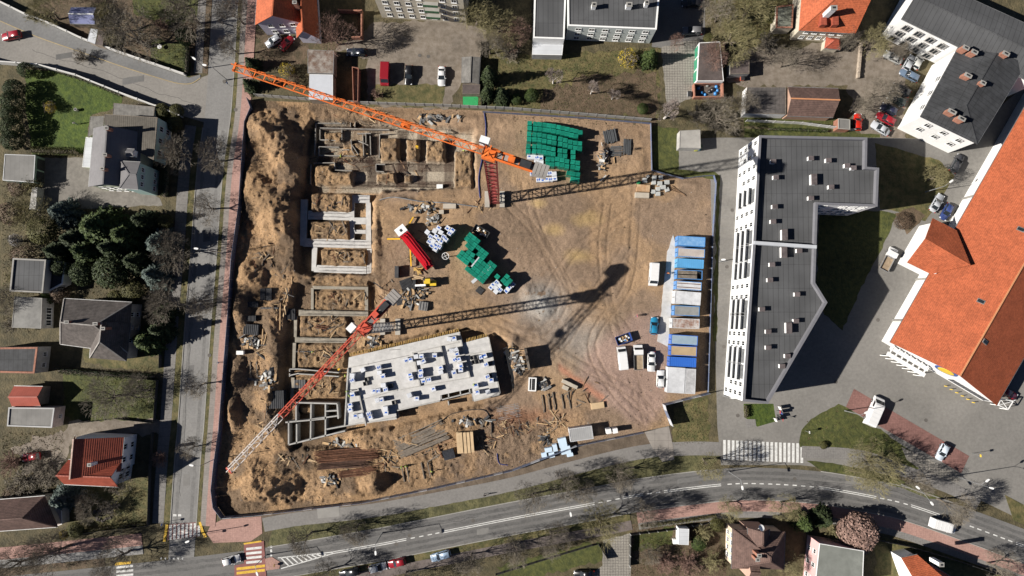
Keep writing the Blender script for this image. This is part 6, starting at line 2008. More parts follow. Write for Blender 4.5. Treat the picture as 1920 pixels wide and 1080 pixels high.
def rack(label, x0, y0, x1, y1, a=0.0, h=.9, mat=None, n=8, group='dark formwork panels stacked in the dug-up west'):
	"""stack of dark formwork panels with ribs"""
	p = GT((x0 + x1) / 2, (y0 + y1) / 2)
	A, B = G(x0, y0), G(x1, y1)
	w, d = abs(B.x - A.x), abs(B.y - A.y)
	t_ = thing('formwork_panel_stack', label, 'formwork stack', (p.x, p.y, p.z - .1), a, group)
	k = max(2, int(h / .16))
	for i in range(k):
		MB().box((rnd.uniform(-.05, .05), rnd.uniform(-.05, .05), i * .16), (w, d, .12)).build('panel', mat or M('black_panel', (.035, .037, .042), rough=.6, var=.2), t_, world_space=False)
	for i in range(n):
		MB().box((-w / 2 + (i + .5) * w / n, 0, k * .16 - .03), (.06, d, .08)).build('rib', M('panel_rib', (.12, .12, .125), var=.2), t_, world_space=False)
	return t_


rack('ribbed dark formwork panels, northern pair beside the pit edge', 490, 541, 499, 563)
rack('second ribbed dark formwork stack right of the northern one', 501, 541, 511, 563)
rack('dark formwork stack nearest the west hoarding below the northern pair', 462, 566, 486, 576)
rack('dark formwork stack half buried under the western spoil', 462, 592, 482, 602)
rack('large dark formwork stack with white edge right of the pit timber', 533, 579, 556, 600, h=1.2)
rack('blue-black tilted formwork stack beside the round pit', 459, 608, 487, 627, R(-4), 1.1)
rack('dark formwork stack close to the cellar cells', 507, 732, 535, 765, R(2), 1.2)
rack('grey formwork grids lying in the sand by the red crane jib', 552, 712, 574, 729, 0, .3, CONC_D, 7)
rack('black panel stack north of the red crane counterweight', 742, 500, 749, 521, 0, 1.6)
rack('tilted black ladder panels beside the yellow loader', 752, 523, 774, 544, R(20), .6, None, 10)
rack('small black panel stack west of the scrap heap', 744, 561, 755, 572, R(10), .7)
rack('grey covered stack south of the scrap heap', 786, 566, 802, 582, R(-8), .8, CONC_D, 3)
rack('black mesh panels at the south tip of the green pallets', 893, 539, 906, 550, R(-38), .4)
for i, (x0, y0, x1, y1, a) in enumerate(((489, 576, 522, 579, 0), (480, 666, 500, 682, -38), (485, 646, 510, 648, 0), (555, 658, 588, 660, 0), (465, 710, 485, 714, -8))):
	t_ = rack(['flat ladder panel right of the half-buried stack', 'slanting white-edged ladder panel near the white box', 'flat ladder panel above the white box', 'small ladder panel on the sand near a worker', 'ladder panel at the west edge'][i], x0, y0, x1, y1 if i != 1 else y0 + 3, R(a), .2, CONC_D, 12, 'ladder panels')
p = GT(453, 661)
t_ = thing('steel_cabinet', 'white steel cabinet standing alone in the dug ground near west hoarding', 'cabinet', p)
MB().box((0, 0, 0), (1.5, .8, 1.0)).build('body', PVC, t_, world_space=False)
MB().box((0, 0, 1.003), (1.55, .85, .06)).build('lid', PVC, t_, world_space=False)
p = GT(825, 351)
t_ = thing('power_box', 'small white power box on the pit slab below the soil blocks', 'power box', p)
MB().box((0, 0, 0), (1.3, .9, .9)).build('body', PVC, t_, world_space=False)
MB().box((0, 0, .903), (1.4, 1.0, .06)).build('lid', PVC, t_, world_space=False)
# standing shuttering panel casting the black shadow
p = GT(988, 672)
t_ = thing('shutter_wall', 'tall standing shutter wall casting a square black shadow by deck', 'formwork wall', p, R(10))
MB().box((0, 0, 0), (.5, 4.8, 3.0)).build('shutter', WOOD_G, t_, world_space=False)
for k in range(5):
	MB().beam((-.3, -2 + k, 2.6), (-1.6, -2 + k, 0), .1).build('brace', WOOD, t_, world_space=False)
# concrete blocks and mixed stores


def blocks(label, items, cat='concrete blocks', name='concrete_block', mat=CONC, group=None):
	for i, (x, y, w, d, h, a) in enumerate(items):
		p = GT(x, y)
		t_ = thing(name, label % ORD[i] if '%' in label else label, cat, (p.x, p.y, p.z - .05), R(a), group)
		MB().box((0, 0, 0), (w, d, h * .5)).build('lower_half', mat, t_, world_space=False)
		MB().box((0, 0, h * .5 + .004), (w * .97, d * .97, h * .5)).build('upper_half', mat, t_, world_space=False)


blocks('long pale concrete block right of deck, %s from left', [(1062, 717, 2.2, .8, 1.0, -24), (1072, 722, 2.6, .8, 1.0, -24), (1060, 727, 1.4, .9, .5, -24)], mat=M('pale_block', (.45, .4, .33), var=.12), group='pale concrete blocks')
blocks('timber crate lying south of the concrete blocks', [(1120, 760, 3.0, 1.4, .6, 8)], 'crate', 'timber_crate', M('new_timber', (.55, .4, .24)))
blocks('pale concrete slab %s from left on the yard below crane base', [(843, 387, 3.0, 1.1, .5, 0), (828, 398, 1.1, .9, .7, 0)], 'concrete slab', 'concrete_slab', M('pale_block', (.45, .4, .33)), 'pale slabs below the crane')
PAV = M('paving_grey', (.4, .41, .4), var=.1, dirt=.2)
blocks('grey paving-stone pallet near the east fence, %s in the cluster', [(1226, 334, .9, .9, .9, 0), (1238, 334, .9, .9, .9, 5), (1225, 343, .9, .9, .8, 0), (1236, 345, 1, .9, 1, 0), (1249, 343, 1.1, .9, 1, 2), (1242, 352, 1.2, .9, .9, 4), (1233, 355, .9, .9, .7, 0), (1224, 360, 1, .9, .6, 0), (1233, 364, 1, .9, .6, 0), (1250, 356, .9, .9, .6, 20),
 (1208, 339, 1, 1, .9, 0), (1214, 331, .6, .6, .6, 30)], 'paving pallet', 'paving_pallet', PAV, 'paving stones by the east fence')
blocks('plywood-topped box beside the paving pallets', [(1205, 354, 3.0, 1.6, .9, -4)], 'box', 'plywood_box', M('stained_plywood', (.5, .36, .22), col2=(.34, .18, .09), sc=.9))
blocks('pale concrete trough below the plywood-topped box', [(1203, 367, 3.2, 1.2, .8, -2)], 'trough', 'concrete_trough', M('pale_block', (.45, .4, .33)))
p = GT(1196, 343)
t_ = thing('green_barrel', 'green plastic barrel beside the paving pallets', 'barrel', p)
mb = MB().tube((0, 0, 0), (0, 0, .95), .36, .36, 14)
mb.build('drum', paint('barrel_green', (.02, .3, .12)), t_, world_space=False)
MB().tube((0, 0, .952), (0, 0, 1.0), .38, .38, 14).build('lid', paint('barrel_green2', (.02, .22, .09)), t_, world_space=False)
BLUEFOAM = M('pale_blue_foam', (.5, .62, .74), var=.05, dirt=.08)
blocks('pale blue insulation pack by the south hoarding, %s from left', [(1020, 852, 1.2, 1.0, .8, 10), (1028, 842, 1.6, 1.0, 1.2, 10), (1034, 852, 1.3, 1.2, .8, 12), (1040, 838, 1.0, 1.6, 1.4, 12), (1054, 828, 1.8, 2.0, 1.5, 12), (1060, 842, 2.2, 1.8, 1.2, 12), (1068, 850, 1.4, 1.2, .8, 12)], 'insulation pack', 'insulation_pack', BLUEFOAM, 'pale blue insulation packs')
blocks('white site toilet by the south hoarding, %s from left', [(1139, 806, 1.1, 1.1, 2.2, 10), (1151, 805, 1.1, 1.1, 2.2, 10)], 'toilet', 'site_toilet', PVC, 'white toilets by the hoarding')
blocks('black-sheeted material heap by the timber stack', [(842, 851, 2.6, 2.2, .9, 15)], 'covered heap', 'covered_heap', M('black_sheet', (.04, .042, .05), rough=.3, var=.4, sc=3, bump=.1, bsc=3))
SCR = [M('scrap_grey', (.2, .2, .2), var=.4, sc=3), M('scrap_white', (.5, .5, .48), var=.2), WOOD_G, DARKM, WOOD]


SCR2 = [WOOD_G, WOOD, M('brown_timber', (.27, .17, .1)), DARKM, RUST, WOOD_G, M('new_timber', (.55, .4, .24))]


def scrap(label, cx, cy, rx, ry, n, seed, sp=.045, mats=SCR):
	"""heap of boards and offcuts, each piece a part"""
	q = random.Random(seed)
	p = GT(cx, cy)
	t_ = thing('scrap_heap', label, 'scrap heap', p)
	for i in range(n):
		a = q.uniform(0, 3.14)
		x, y = q.gauss(0, rx * sp), q.gauss(0, ry * sp)
		z = tz(p.x + x, p.y + y) - p.z + q.uniform(.02, .35 if sp < .06 else .1)
		L = q.uniform(.5, 2.2 if sp < .06 else 3.2)
		o = MB().box((0, 0, 0), (L, q.uniform(.1, .6 if sp < .06 else .22), q.uniform(.06, .3 if sp < .06 else .14))).build('scrap_piece', q.choice(mats), t_, world_space=False)
		o.location = (x, y, z)
		o.rotation_euler = (q.uniform(-.25, .25), q.uniform(-.25, .25), a)


scrap('tangle of grey scrap panels and boards under the red crane counterjib', 760, 560, 22, 18, 46, 1)
scrap('heap of scrap and boards between loader and black panels', 785, 548, 18, 14, 34, 2)
scrap('dark scrap and plastic strewn along the crane-base bank', 790, 390, 40, 10, 44, 3)
scrap('offcuts and boards heaped north of the pump truck', 812, 412, 20, 10, 30, 4)
scrap('scrap timber beside the standing shutter wall', 975, 685, 14, 18, 36, 5)
scrap('scrap steel and timber east of the deck', 958, 665, 10, 24, 30, 6)
scrap('white plastic scraps near the insulation packs', 1020, 822, 12, 10, 24, 7)
scrap('blue-grey scraps in the south-west corner bank', 620, 900, 22, 8, 34, 8)
scrap('boards lying under the cellar cells', 640, 830, 30, 8, 30, 9)
scrap('offcuts beside the blue-black tilted formwork', 470, 640, 22, 12, 28, 10)
scrap('debris around the crane mast foundation of the red crane', 700, 640, 22, 14, 30, 11)
scrap('loose debris along the north bank below the concrete fence', 820, 222, 60, 8, 40, 12)
scrap('scrap iron and boards right of the concrete bucket', 1020, 720, 12, 18, 20, 13)
scrap('grey rags and stones beside the pipe piles', 1130, 300, 10, 34, 30, 14)
scrap('rusty offcuts south of the concrete deck', 890, 790, 40, 8, 30, 15)
scrap('rope, pipes and boards west of the excavation', 500, 710, 22, 30, 36, 16)


# blue hoses / cables on the ground
def hose(label, pts, r_, mat):
	L = smooth_line(pts, 8)
	mb = MB()
	P = [GT(*p) + Vector((0, 0, r_ + .02)) for p in L]
	for i in range(len(P) - 1):
		mb.tube(P[i], P[i + 1], r_, r_, 5, 0, False)
	o = mb.build('hose', mat)
	tag(o, label, 'hose')


for i_, (cx, cy, rx, ry, n_, lb) in enumerate(((620, 380, 30, 10, 22, 'boards and offcuts on the northernmost soil block of the footings'), (620, 430, 26, 12, 20, 'boards on the soil block between the pale footings'), (640, 482, 30, 10, 22, 'offcuts on the soil block of the southern footing'), (640, 300, 40, 12, 30, 'boards and forms strewn below the maze of formwork'), (760, 315, 40, 20, 30, 'offcuts scattered on the reinforcement floor'),
 (640, 560, 36, 14, 22, 'boards on the sandy cell below the footings'), (610, 610, 30, 14, 24, 'planks and iron on the middle sandy cell'), (600, 665, 30, 14, 24, 'forms and tools around the worker on the sand'), (600, 725, 30, 12, 26, 'planks below the twin wall'), (490, 480, 30, 30, 24, 'stray boards on the graded sand west of the pit'), (500, 800, 24, 26, 26, 'boards in the south-west dug ground'),
 (560, 860, 30, 10, 26, 'planks left of the rusty bar bundles'), (720, 860, 24, 16, 30, 'planks right of the rusty bar bundles'), (800, 840, 30, 14, 30, 'timber strewn among the board fans'), (905, 830, 30, 14, 28, 'offcuts between timber stack and mesh sheets'), (960, 800, 30, 16, 34, 'rusty iron around the steel mesh'), (1040, 790, 36, 16, 30, 'boards strewn left of the ribbed container'),
 (780, 470, 14, 30, 20, 'hoses and boards around the pump truck'), (720, 560, 14, 30, 24, 'boards along the bank of the middle pit'), (1090, 740, 30, 14, 22, 'brick bits and boards near the timber crate'), (690, 225, 60, 8, 30, 'boards along the top edge of the north pit'), (540, 560, 12, 34, 30, 'boards between the western formwork stacks'), (900, 385, 24, 10, 22, 'boards around the tall crane base'))):
	scrap(lb, cx, cy, rx, ry, n_ - 6, 40 + i_, .075, SCR2)
hose('dark blue hose snaking down from the north fence', [(908, 212), (911, 240), (908, 280), (898, 330), (900, 372)], .1, paint('hose_blue', (.03, .05, .2)))
hose('grey hose laid along the crane-base bank', [(712, 375), (740, 370), (790, 378), (840, 381), (895, 388)], .12, STEEL)
hose('dark hose looping south of the deck', [(780, 812), (820, 795), (850, 775), (905, 768), (920, 790), (922, 812)], .09, DARKM)
hose('blue hose loop by the south hoarding', [(932, 850), (936, 868), (952, 872)], .09, paint('hose_blue', (.03, .05, .2)))


# ---------------- tower cranes
def lattice(mb, P0, P1, side, up, n, rc, rb, tri=False, mi=0, rail=True):
	"""lattice girder from P0 to P1; side/up: cross-section half vectors"""
	P0, P1 = Vector(P0), Vector(P1)
	if tri:
		cor = [-side, side, up * 2]
	else:
		cor = [-side, side, side + up * 2, -side + up * 2]
	for c in cor:
		mb.beam(P0 + c, P1 + c, rc, None, mi)
	k = len(cor)
	for i in range(n):
		a, b_ = P0.lerp(P1, i / n), P0.lerp(P1, (i + 1) / n)
		m = (a + b_) / 2
		for j in range(k):
			c0, c1 = cor[j], cor[(j + 1) % k]
			if tri and j > 0:
				top, bot = (c0, c1) if c0 == up * 2 else (c1, c0)
				mb.beam(a + bot, m + top, rb, None, mi)
				mb.beam(m + top, b_ + bot, rb, None, mi)
			else:
				if i % 2:
					mb.beam(a + c0, b_ + c1, rb, None, mi)
				else:
					mb.beam(a + c1, b_ + c0, rb, None, mi)
				mb.beam(a + c0, a + c1, rb, None, mi)


def crane(label, base_px, tip_px, end_px, zj, mast_mat, jib_mat, tip_mat, tip_from, cwm, hs=.95, deckm=None, base_z=-1.0, cab_side=1, hj=.75):
	Tp, En = G(*tip_px, zj), G(*end_px, zj)
	d = (Tp - En).normalized()
	bp = G(*base_px, 0)
	t = (Vector((bp.x, bp.y, zj)) - En).dot(d)
	C = En + d * t
	s = Vector((-d.y, d.x, 0)) * cab_side
	up = Vector((0, 0, 1))
	c = thing('tower_crane', label, 'tower crane', (C.x, C.y, base_z))
	mb = MB()
	ang = math.atan2(d.y, d.x)
	lattice(mb, (C.x, C.y - hs, base_z + 1.0), (C.x, C.y - hs, zj - 2.2), Vector((hs, 0, 0)), Vector((0, hs, 0)), int((zj - base_z) / 1.9), .19, .1)
	mb.build('mast', mast_mat, c)
	mb = MB()
	for k in range(int((zj - base_z) / .45)):
		z = base_z + 1.2 + k * .45
		if z < zj - 2.5:
			mb.beam((C.x - .3, C.y, z), (C.x + .3, C.y, z), .05)
	mb.beam((C.x - .3, C.y, base_z + 1), (C.x - .3, C.y, zj - 2.5), .06).beam((C.x + .3, C.y, base_z + 1), (C.x + .3, C.y, zj - 2.5), .06)
	mb.build('ladder', mast_mat, c)
	# base: cross beams, foundation and ballast
	MB().box((C.x, C.y, base_z - .5), (5.2, 5.2, .6), ang * 0).build('foundation', CONC, c)
	for sx in (-1, 1):
		MB().box((C.x + sx * 1.7, C.y, base_z + .102), (1.1, 3.6, 1.1)).build('ballast_block', M('ballast', (.42, .39, .34), var=.12), c)
	# slewing platform
	MB().tube((C.x, C.y, zj - 2.2), (C.x, C.y, zj - 1.5), 1.25, 1.25, 16).build('slewing_ring', DARKM, c)
	MB().box((C.x, C.y, zj - 1.5), (2.3, 2.1, 1.4), ang).build('slewing_frame', jib_mat, c)
	# jib
	J0 = C + d * 1.2
	K = C + d * ((Tp - C).length * tip_from)
	n1 = max(4, int((K - J0).length / 1.7))
	n2 = max(2, int((Tp - K).length / 1.7))
	mb = MB()
	lattice(mb, J0, K, s * .62, up * hj, n1, .16, .075, True)
	mb.build('jib', jib_mat, c)
	if n2 > 2 and tip_from < .99:
		mb = MB()
		lattice(mb, K, Tp, s * .62, up * hj * .95, n2, .14, .07, True)
		mb.build('jib_tip', tip_mat, c)
	mb = MB()
	mb.beam(Tp - s * .75, Tp + s * .75, .35, .3).beam(Tp - s * .6, Tp - s * .6 + up * .6, .1)
	mb.build('jib_head', jib_mat, c)
	# trolley and hook
	tq = C + d * ((Tp - C).length * .33)
	MB().box((tq.x, tq.y, zj - .55), (1.6, 1.3, .35), ang).build('trolley', jib_mat, c)
	mb = MB()
	for o_ in (-.35, .35):
		mb.beam(tq + s * o_ - up * .5, tq + s * o_ * .5 - up * 14, .03)
	mb.build('hoist_rope', DARKM, c)
	MB().box((tq.x, tq.y, zj - 14.9), (.5, .35, .9), ang).build('hook_block', paint('hook_yellow', (.75, .45, .03)), c)
	# counter jib: two beams, deck, winch and weights
	for o_ in (-.7, .7):
		MB().beam(C - d * .8 + s * o_, En + s * o_, .28, .45).build('counter_beam', jib_mat, c)
	mb = MB()
	nn = int((En - C).length / 1.4)
	for i in range(nn):
		p = C.lerp(En, (i + .6) / nn)
		mb.beam(p - s * .7, p + s * .7, .12)
	mb.build('cross_bracing', jib_mat, c)
	a_, b_ = C - d * 1.4, En + d * 2.2
	MB().beam(a_ - up * .1, b_ - up * .1, 1.1, .06).build('counter_deck', deckm or STEEL, c)
	for k in range(4):
		p = En + d * (.2 + k * .62)
		MB().box((p.x, p.y, zj - 1.5), (.55, 2.0, 2.1), ang).build('counterweight', cwm, c)
	p = C.lerp(En, .62)
	MB().box((p.x, p.y, zj + .05), (1.8, 1.1, .9), ang).build('winch', DARKM, c)
	p = C.lerp(En, .38)
	MB().box((p.x, p.y, zj + .05), (1.1, .8, 1.2), ang).build('switch_cabinet', jib_mat, c)
	# head frame and cab
	mb = MB()
	for o_ in (-.8, .8):
		mb.beam(C + s * o_ + d * .9 - up * .2, C + s * o_ * .4 + up * 1.6, .18).beam(C + s * o_ - d * .9 - up * .2, C + s * o_ * .4 + up * 1.6, .18)
	mb.beam(C - s * .9 + up * 1.5, C + s * .9 + up * 1.5, .2)
	mb.build('head_frame', jib_mat, c)
	p = C + d * 1.5 + s * 1.75
	cabm = MB().box((p.x, p.y, zj - 1.9), (1.5, 1.2, .9), ang, 0).box((p.x, p.y, zj - .998), (1.4, 1.1, .9), ang, 1).box((p.x, p.y, zj - .096), (1.6, 1.25, .12), ang, 0)
	cabm.build('cab', [PVC, GLASS], c)
	MB().beam(C + s * .9 + d * 1.2 - up * 1.4, p - up * 1.9, .2, .2).build('cab_bracket', jib_mat, c)
	return c


ORANGE = M('crane_orange', (.68, .155, .03), rough=.5, var=.12, dirt=.18, dsc=.7)
REDM = M('crane_dark_red', (.27, .05, .045), rough=.5, var=.15, dirt=.2, dsc=.7)
CRED = M('crane_red', (.52, .085, .05), rough=.5, var=.12, dirt=.18, dsc=.7)
CWHT = M('crane_white', (.6, .56, .53), rough=.5, var=.08, dirt=.2, dsc=.7)
CWG = M('counterweight_grey', (.3, .28, .26), var=.12, dirt=.25, dsc=.6)
crane('tall tower crane with long orange jib reaching over the north gardens', (927, 376), (440, 126), (1026, 323), 43.5, REDM, ORANGE, ORANGE, 1.0, CWG, 1.0, CWG, -.3, -1)
crane('lower tower crane with red jib whose white tip points at the south-west', (733, 613), (430, 882), (745, 549), 29.0, M('mast_grey', (.3, .3, .3), rough=.5, var=.1), CRED, CWHT, .62, CWG, .9, M('grey_deck', (.16, .155, .15), var=.15), -.3, -1)

# ---------------- concrete pump truck
p0, p1 = GT(753, 432), GT(806, 500)
a = math.atan2(p1.y - p0.y, p1.x - p0.x)
t_ = thing('concrete_pump_truck', 'red concrete pump truck with white cab and yellow outriggers spread', 'pump truck', p0, a)
L = (p1 - p0).length
PRED = paint('pump_red', (.5, .01, .02))
PYEL = paint('pump_yellow', (.75, .42, .02), .5)
mb = MB()
W_ = 1.2
prof = [(-.6, .5), (-.75, 1.2), (-.55, 2.6), (-.3, 2.95), (1.35, 2.95), (1.45, 2.6), (1.45, .5)]
mb.loft([[(x, y, z) for x, z in prof] for y in (-W_, -W_ * .96, W_ * .96, W_)], 0, True)
cab_ = mb.build('cab', PVC, t_, world_space=False)
MB().box((.5, 0, 2.952), (.6, .5, .06)).build('roof_hatch', DARKM, cab_, world_space=False)
MB().face([(-.76, -1.0, 1.35), (-.76, 1.0, 1.35), (-.58, 1.0, 2.5), (-.58, -1.0, 2.5)][::-1]).build('windscreen', GLASS, cab_, world_space=False)
MB().box((L / 2 + .6, 0, .75), (L - 1.4, 1.0, .35)).build('chassis', DARKM, t_, world_space=False)
MB().box((L * .55, 0, 1.102), (L * .8, 2.2, .35)).build('deck', PRED, t_, world_space=False)
for k, (y, z, x0, x1) in enumerate(((-.85, 2.9, 1.4, L + .4), (-.3, 3.3, 1.7, L - .2), (.3, 3.1, 1.6, L + .1), (.85, 2.8, 1.5, L - .5))):
	MB().beam((x0, y, z), (x1, y, z - .5), .34, .42).build('boom_section', PRED, t_, world_space=False)
	MB().tube((x0 + .5, y + .24, z + .22), (x1 - .4, y + .24, z - .25), .07).build('boom_pipe', PRED, t_, world_space=False)
MB().box((L - .3, 0, 1.2), (1.6, 1.8, .9)).build('hopper', PRED, t_, world_space=False)
MB().tube((1.9, 0, 1.3), (1.9, 0, 3.0), .5, .4, 12).build('turret', PRED, t_, world_space=False)
inv = Matrix.Rotation(-a, 3, 'Z')
for k, (fa, fb) in enumerate((((752, 449), (727, 449)), ((763, 430), (776, 408)), ((770, 462), (772, 500)), ((778, 450), (812, 470)))):
	A_, B_ = inv @ (GT(*fa) - p0), inv @ (GT(*fb) - p0)
	o = MB().beam((A_.x, A_.y, 1.0), (B_.x, B_.y, .9), .3, .28).build('outrigger', PYEL if k < 3 else DARKM, t_, world_space=False)
	MB().beam((B_.x, B_.y, -.1), (B_.x, B_.y, .76), .16).build('support_foot', STEEL, o, world_space=False)
for x in (.4, L * .55, L * .55 + 1.4, L * .55 - 1.4):
	for y in (-1.0, 1.0):
		MB().tube((x, y - .16, .5), (x, y + .16, .5), .5, .5, 14).build('wheel', RUBBER, t_, world_space=False)
# ---------------- yellow loader
p = GT(805, 531)
t_ = thing('backhoe_loader', 'small yellow and white loader parked among the scrap', 'loader', p, R(2))
YM = paint('machine_yellow', (.7, .48, .03), .5)
MB().box((0, 0, .6), (2.2, 1.0, .6)).build('chassis', YM, t_, world_space=False)
mb = MB().box((1.0, -.1, 1.202), (1.4, 1.2, .6))
mb.build('engine_cover', YM, t_, world_space=False)
cbn = MB().box((-.1, .3, 1.202), (1.0, 1.0, 1.3)).build('cab', GLASS, t_, world_space=False)
MB().box((-.1, .3, 2.504), (1.1, 1.1, .08)).build('cab_roof', YM, cbn, world_space=False)
MB().beam((-.6, -.5, 1.9), (-3.0, -.5, 1.4), .4, .35).build('loader_arm', PVC, t_, world_space=False)
MB().box((-3.3, -.1, .2), (.7, 2.0, .8)).build('bucket', DARKM, t_, world_space=False)
for x in (-.8, .9):
	for y in (-.75, .95):
		MB().tube((x, y - .2, .55), (x, y + .2, .55), .55, .55, 14).build('wheel', RUBBER, t_, world_space=False)
p = GT(785, 507)
t_ = thing('formwork_trestle', 'yellow timber trestle pile below the pump truck boom', 'trestle', p, R(-30))
for k in range(7):
	o = MB().box((0, 0, 0), (1.9, .22, .14)).build('board', M('yellow_timber', (.55, .36, .12)), t_, world_space=False)
	o.location = (rnd.uniform(-.4, .4), rnd.uniform(-.4, .4), .15 * k)
	o.rotation_euler = (0, 0, rnd.uniform(-.8, .8))
p = GT(837, 482)
t_ = thing('cable_reel', 'white steel cable reel standing in the pallet shadow', 'cable reel', p)
mb = MB()
N_ = 20
for k in range(N_):
	a0, a1 = 2 * math.pi * k / N_, 2 * math.pi * (k + 1) / N_
	mb.beam((.75 * math.cos(a0), .75 * math.sin(a0), 2.4), (.75 * math.cos(a1), .75 * math.sin(a1), 2.4), .1)
mb.build('rim', PVC, t_, world_space=False)
for k in range(2):
	MB().beam((.72 * math.cos(.5 + k * 1.57), .72 * math.sin(.5 + k * 1.57), 2.4 + k * .06), (-.72 * math.cos(.5 + k * 1.57), -.72 * math.sin(.5 + k * 1.57), 2.4 + k * .06), .07).build('spoke', PVC, t_, world_space=False)
MB().tube((0, 0, 0), (0, 0, 2.3), .1).build('stand', STEEL, t_, world_space=False)
for k, (a_, b_, m_) in enumerate((((885, 530), (920, 500), M('white_sheet', (.55, .57, .6))), ((896, 527), (918, 497), paint('beam_red', (.25, .01, .03))), ((884, 500), (900, 480), M('white_sheet', (.55, .57, .6))))):
	A_, B_ = G(*a_, 2.5), G(*b_, 2.5)
	o = MB().beam(A_ + Vector((0, 0, .13)), B_ + Vector((0, 0, .13)), .7 if k == 0 else .3, .14).build('roof_profile', m_)
	tag(o, ('broad white metal profile lying across the mid-site green pallets', 'dark red metal profile lying across the mid-site green pallets', 'thin white profile lying on the mid-site green pallets')[k], 'metal profile')

# ================================================================ TREES AND SHRUBS
BARK = M('bark', (.15, .125, .1), var=.25, sc=3, dirt=.2)
TWIG = M('twig', (.19, .165, .13), var=.25, sc=1.0, dirt=.2, rand=.12)
TWIG_O = M('olive_twig', (.22, .195, .1), var=.25, sc=1.0, dirt=.2, rand=.1)
TWIG_R = M('reddish_twig', (.2, .125, .1), var=.25, sc=1.0, dirt=.2, rand=.1)
BIRCH = M('birch_bark', (.62, .58, .54), var=.15, sc=4, dirt=.2)


def leafmat(name, a, b, sc=1.3):
	return M(name, a, col2=b, sc=sc, rough=.7, dirt=.35, dsc=.5, rand=.12)


L_DARK = leafmat('needle_dark', (.055, .075, .025), (.018, .03, .012))
L_BLUE = leafmat('needle_blue', (.13, .165, .145), (.05, .075, .065))
L_GRN = leafmat('needle_green', (.075, .105, .025), (.025, .045, .012))
L_OLV = leafmat('leaf_olive', (.12, .115, .035), (.05, .05, .018))
L_YEL = leafmat('blossom_yellow', (.55, .4, .03), (.3, .23, .03))
L_WHT = leafmat('blossom_white', (.5, .48, .47), (.3, .28, .27))
L_PNK = leafmat('leaf_copper', (.34, .22, .18), (.17, .11, .09))
L_BRN = leafmat('leaf_brown', (.15, .1, .065), (.07, .05, .035))


def bare_tree(seed, h=10.0, r=4.5, limbs=5, fine=4, spread=1.0):
	q = random.Random(seed)
	segs = [[], []]

	def grow(p, d, L, rad, dep):
		n = 2 if dep < 4 else 1
		for i in range(n):
			d2 = (d + Vector((q.gauss(0, .16), q.gauss(0, .16), q.gauss(.05, .1)))).normalized()
			e = p + d2 * (L / n)
			r1 = rad * (.8 if i == n - 1 else .9)
			segs[0 if dep <= 1 else 1].append((p, e, rad, r1))
			p, d, rad = e, d2, r1
		if dep >= 6:
			return
		k = limbs if dep == 0 else (3 if dep < 4 else fine)
		a0 = q.uniform(0, 6.28)
		for i in range(k):
			az = a0 + i * 2 * math.pi / k + q.gauss(0, .35)
			tilt = (q.uniform(.55, 1.0) if dep == 0 else q.uniform(.35, .85)) * spread
			u = d.orthogonal().normalized()
			v = d.cross(u)
			nd = (d * math.cos(tilt) + (u * math.cos(az) + v * math.sin(az)) * math.sin(tilt))
			nd.z += .05
			nd.normalize()
			t = 1.0 if i == 0 or dep == 0 else q.uniform(.55, 1.0)
			st = p - d * (L * (1 - t)) * .5
			grow(st, nd, L * q.uniform(.68, .95) if dep else L * q.uniform(.8, 1.05), max(.015, rad * q.uniform(.56, .72)), dep + 1)

	grow(Vector((0, 0, 0)), Vector((0, 0, 1)), h * .27, h * .027, 0)
	mx = max(e.z for s in segs for (_, e, _, _) in s)
	rad = sorted(math.hypot(e.x, e.y) for (_, e, _, _) in segs[1])
	rr = rad[int(len(rad) * .95)]
	kx, kz = r / rr, h / mx
	out = []
	for j, s in enumerate(segs):
		mb = MB()
		for p, e, r0, r1 in s:
			p2, e2 = Vector((p.x * kx, p.y * kx, p.z * kz)), Vector((e.x * kx, e.y * kx, e.z * kz))
			mb.tube(p2, e2, r0, r1, 6 if j == 0 else 3, 0, False)
		out.append(mb)
	return out


def quads(mb, p, s, q, nrm=None, elong=1.0):
	u = Vector((q.gauss(0, 1), q.gauss(0, 1), q.gauss(0, 1))) if nrm is None else nrm + Vector((q.gauss(0, .5), q.gauss(0, .5), q.gauss(0, .5)))
	u.normalize()
	a = u.orthogonal().normalized()
	b = u.cross(a)
	t = q.uniform(0, 6.28)
	a2 = (a * math.cos(t) + b * math.sin(t)) * s * elong
	b2 = (b * math.cos(t) - a * math.sin(t)) * s * .6
	k = len(mb.v)
	mb.v += [tuple(p - a2), tuple(p - b2 * .8), tuple(p + a2), tuple(p + b2)]
	mb.f.append((k, k + 1, k + 2, k + 3))
	mb.m.append(0)


def spruce(seed, h=11.0, r=3.2, droop=.25, n=26, s=.19):
	q = random.Random(seed)
	tr = MB().tube((0, 0, 0), (0, 0, h * .95), h * .02, .03, 6, 0, False)
	mb = MB()
	for i in range(n):
		t = i / n
		z = h * (.08 + .9 * t)
		rr = r * (1 - t) ** .85 + .12
		k = max(5, int(9 * (1 - t) + 4))
		a0 = q.uniform(0, 6.28)
		for j in range(k):
			a = a0 + j * 2 * math.pi / k + q.gauss(0, .12)
			L = rr * q.uniform(.75, 1.12)
			m = max(3, int(L / .17))
			for l_ in range(m):
				f = (l_ + .6) / m
				wd = .42 * (1 - f) * L * .55 + .08
				for _ in range(2):
					o_ = q.uniform(-wd, wd)
					p = Vector((math.cos(a) * L * f - math.sin(a) * o_, math.sin(a) * L * f + math.cos(a) * o_, z - droop * L * f * f + q.gauss(0, .06)))
					quads(mb, p, s * q.uniform(.7, 1.3), q, Vector((math.cos(a) * .3, math.sin(a) * .3, 1)), 1.3)
	return [tr, mb]


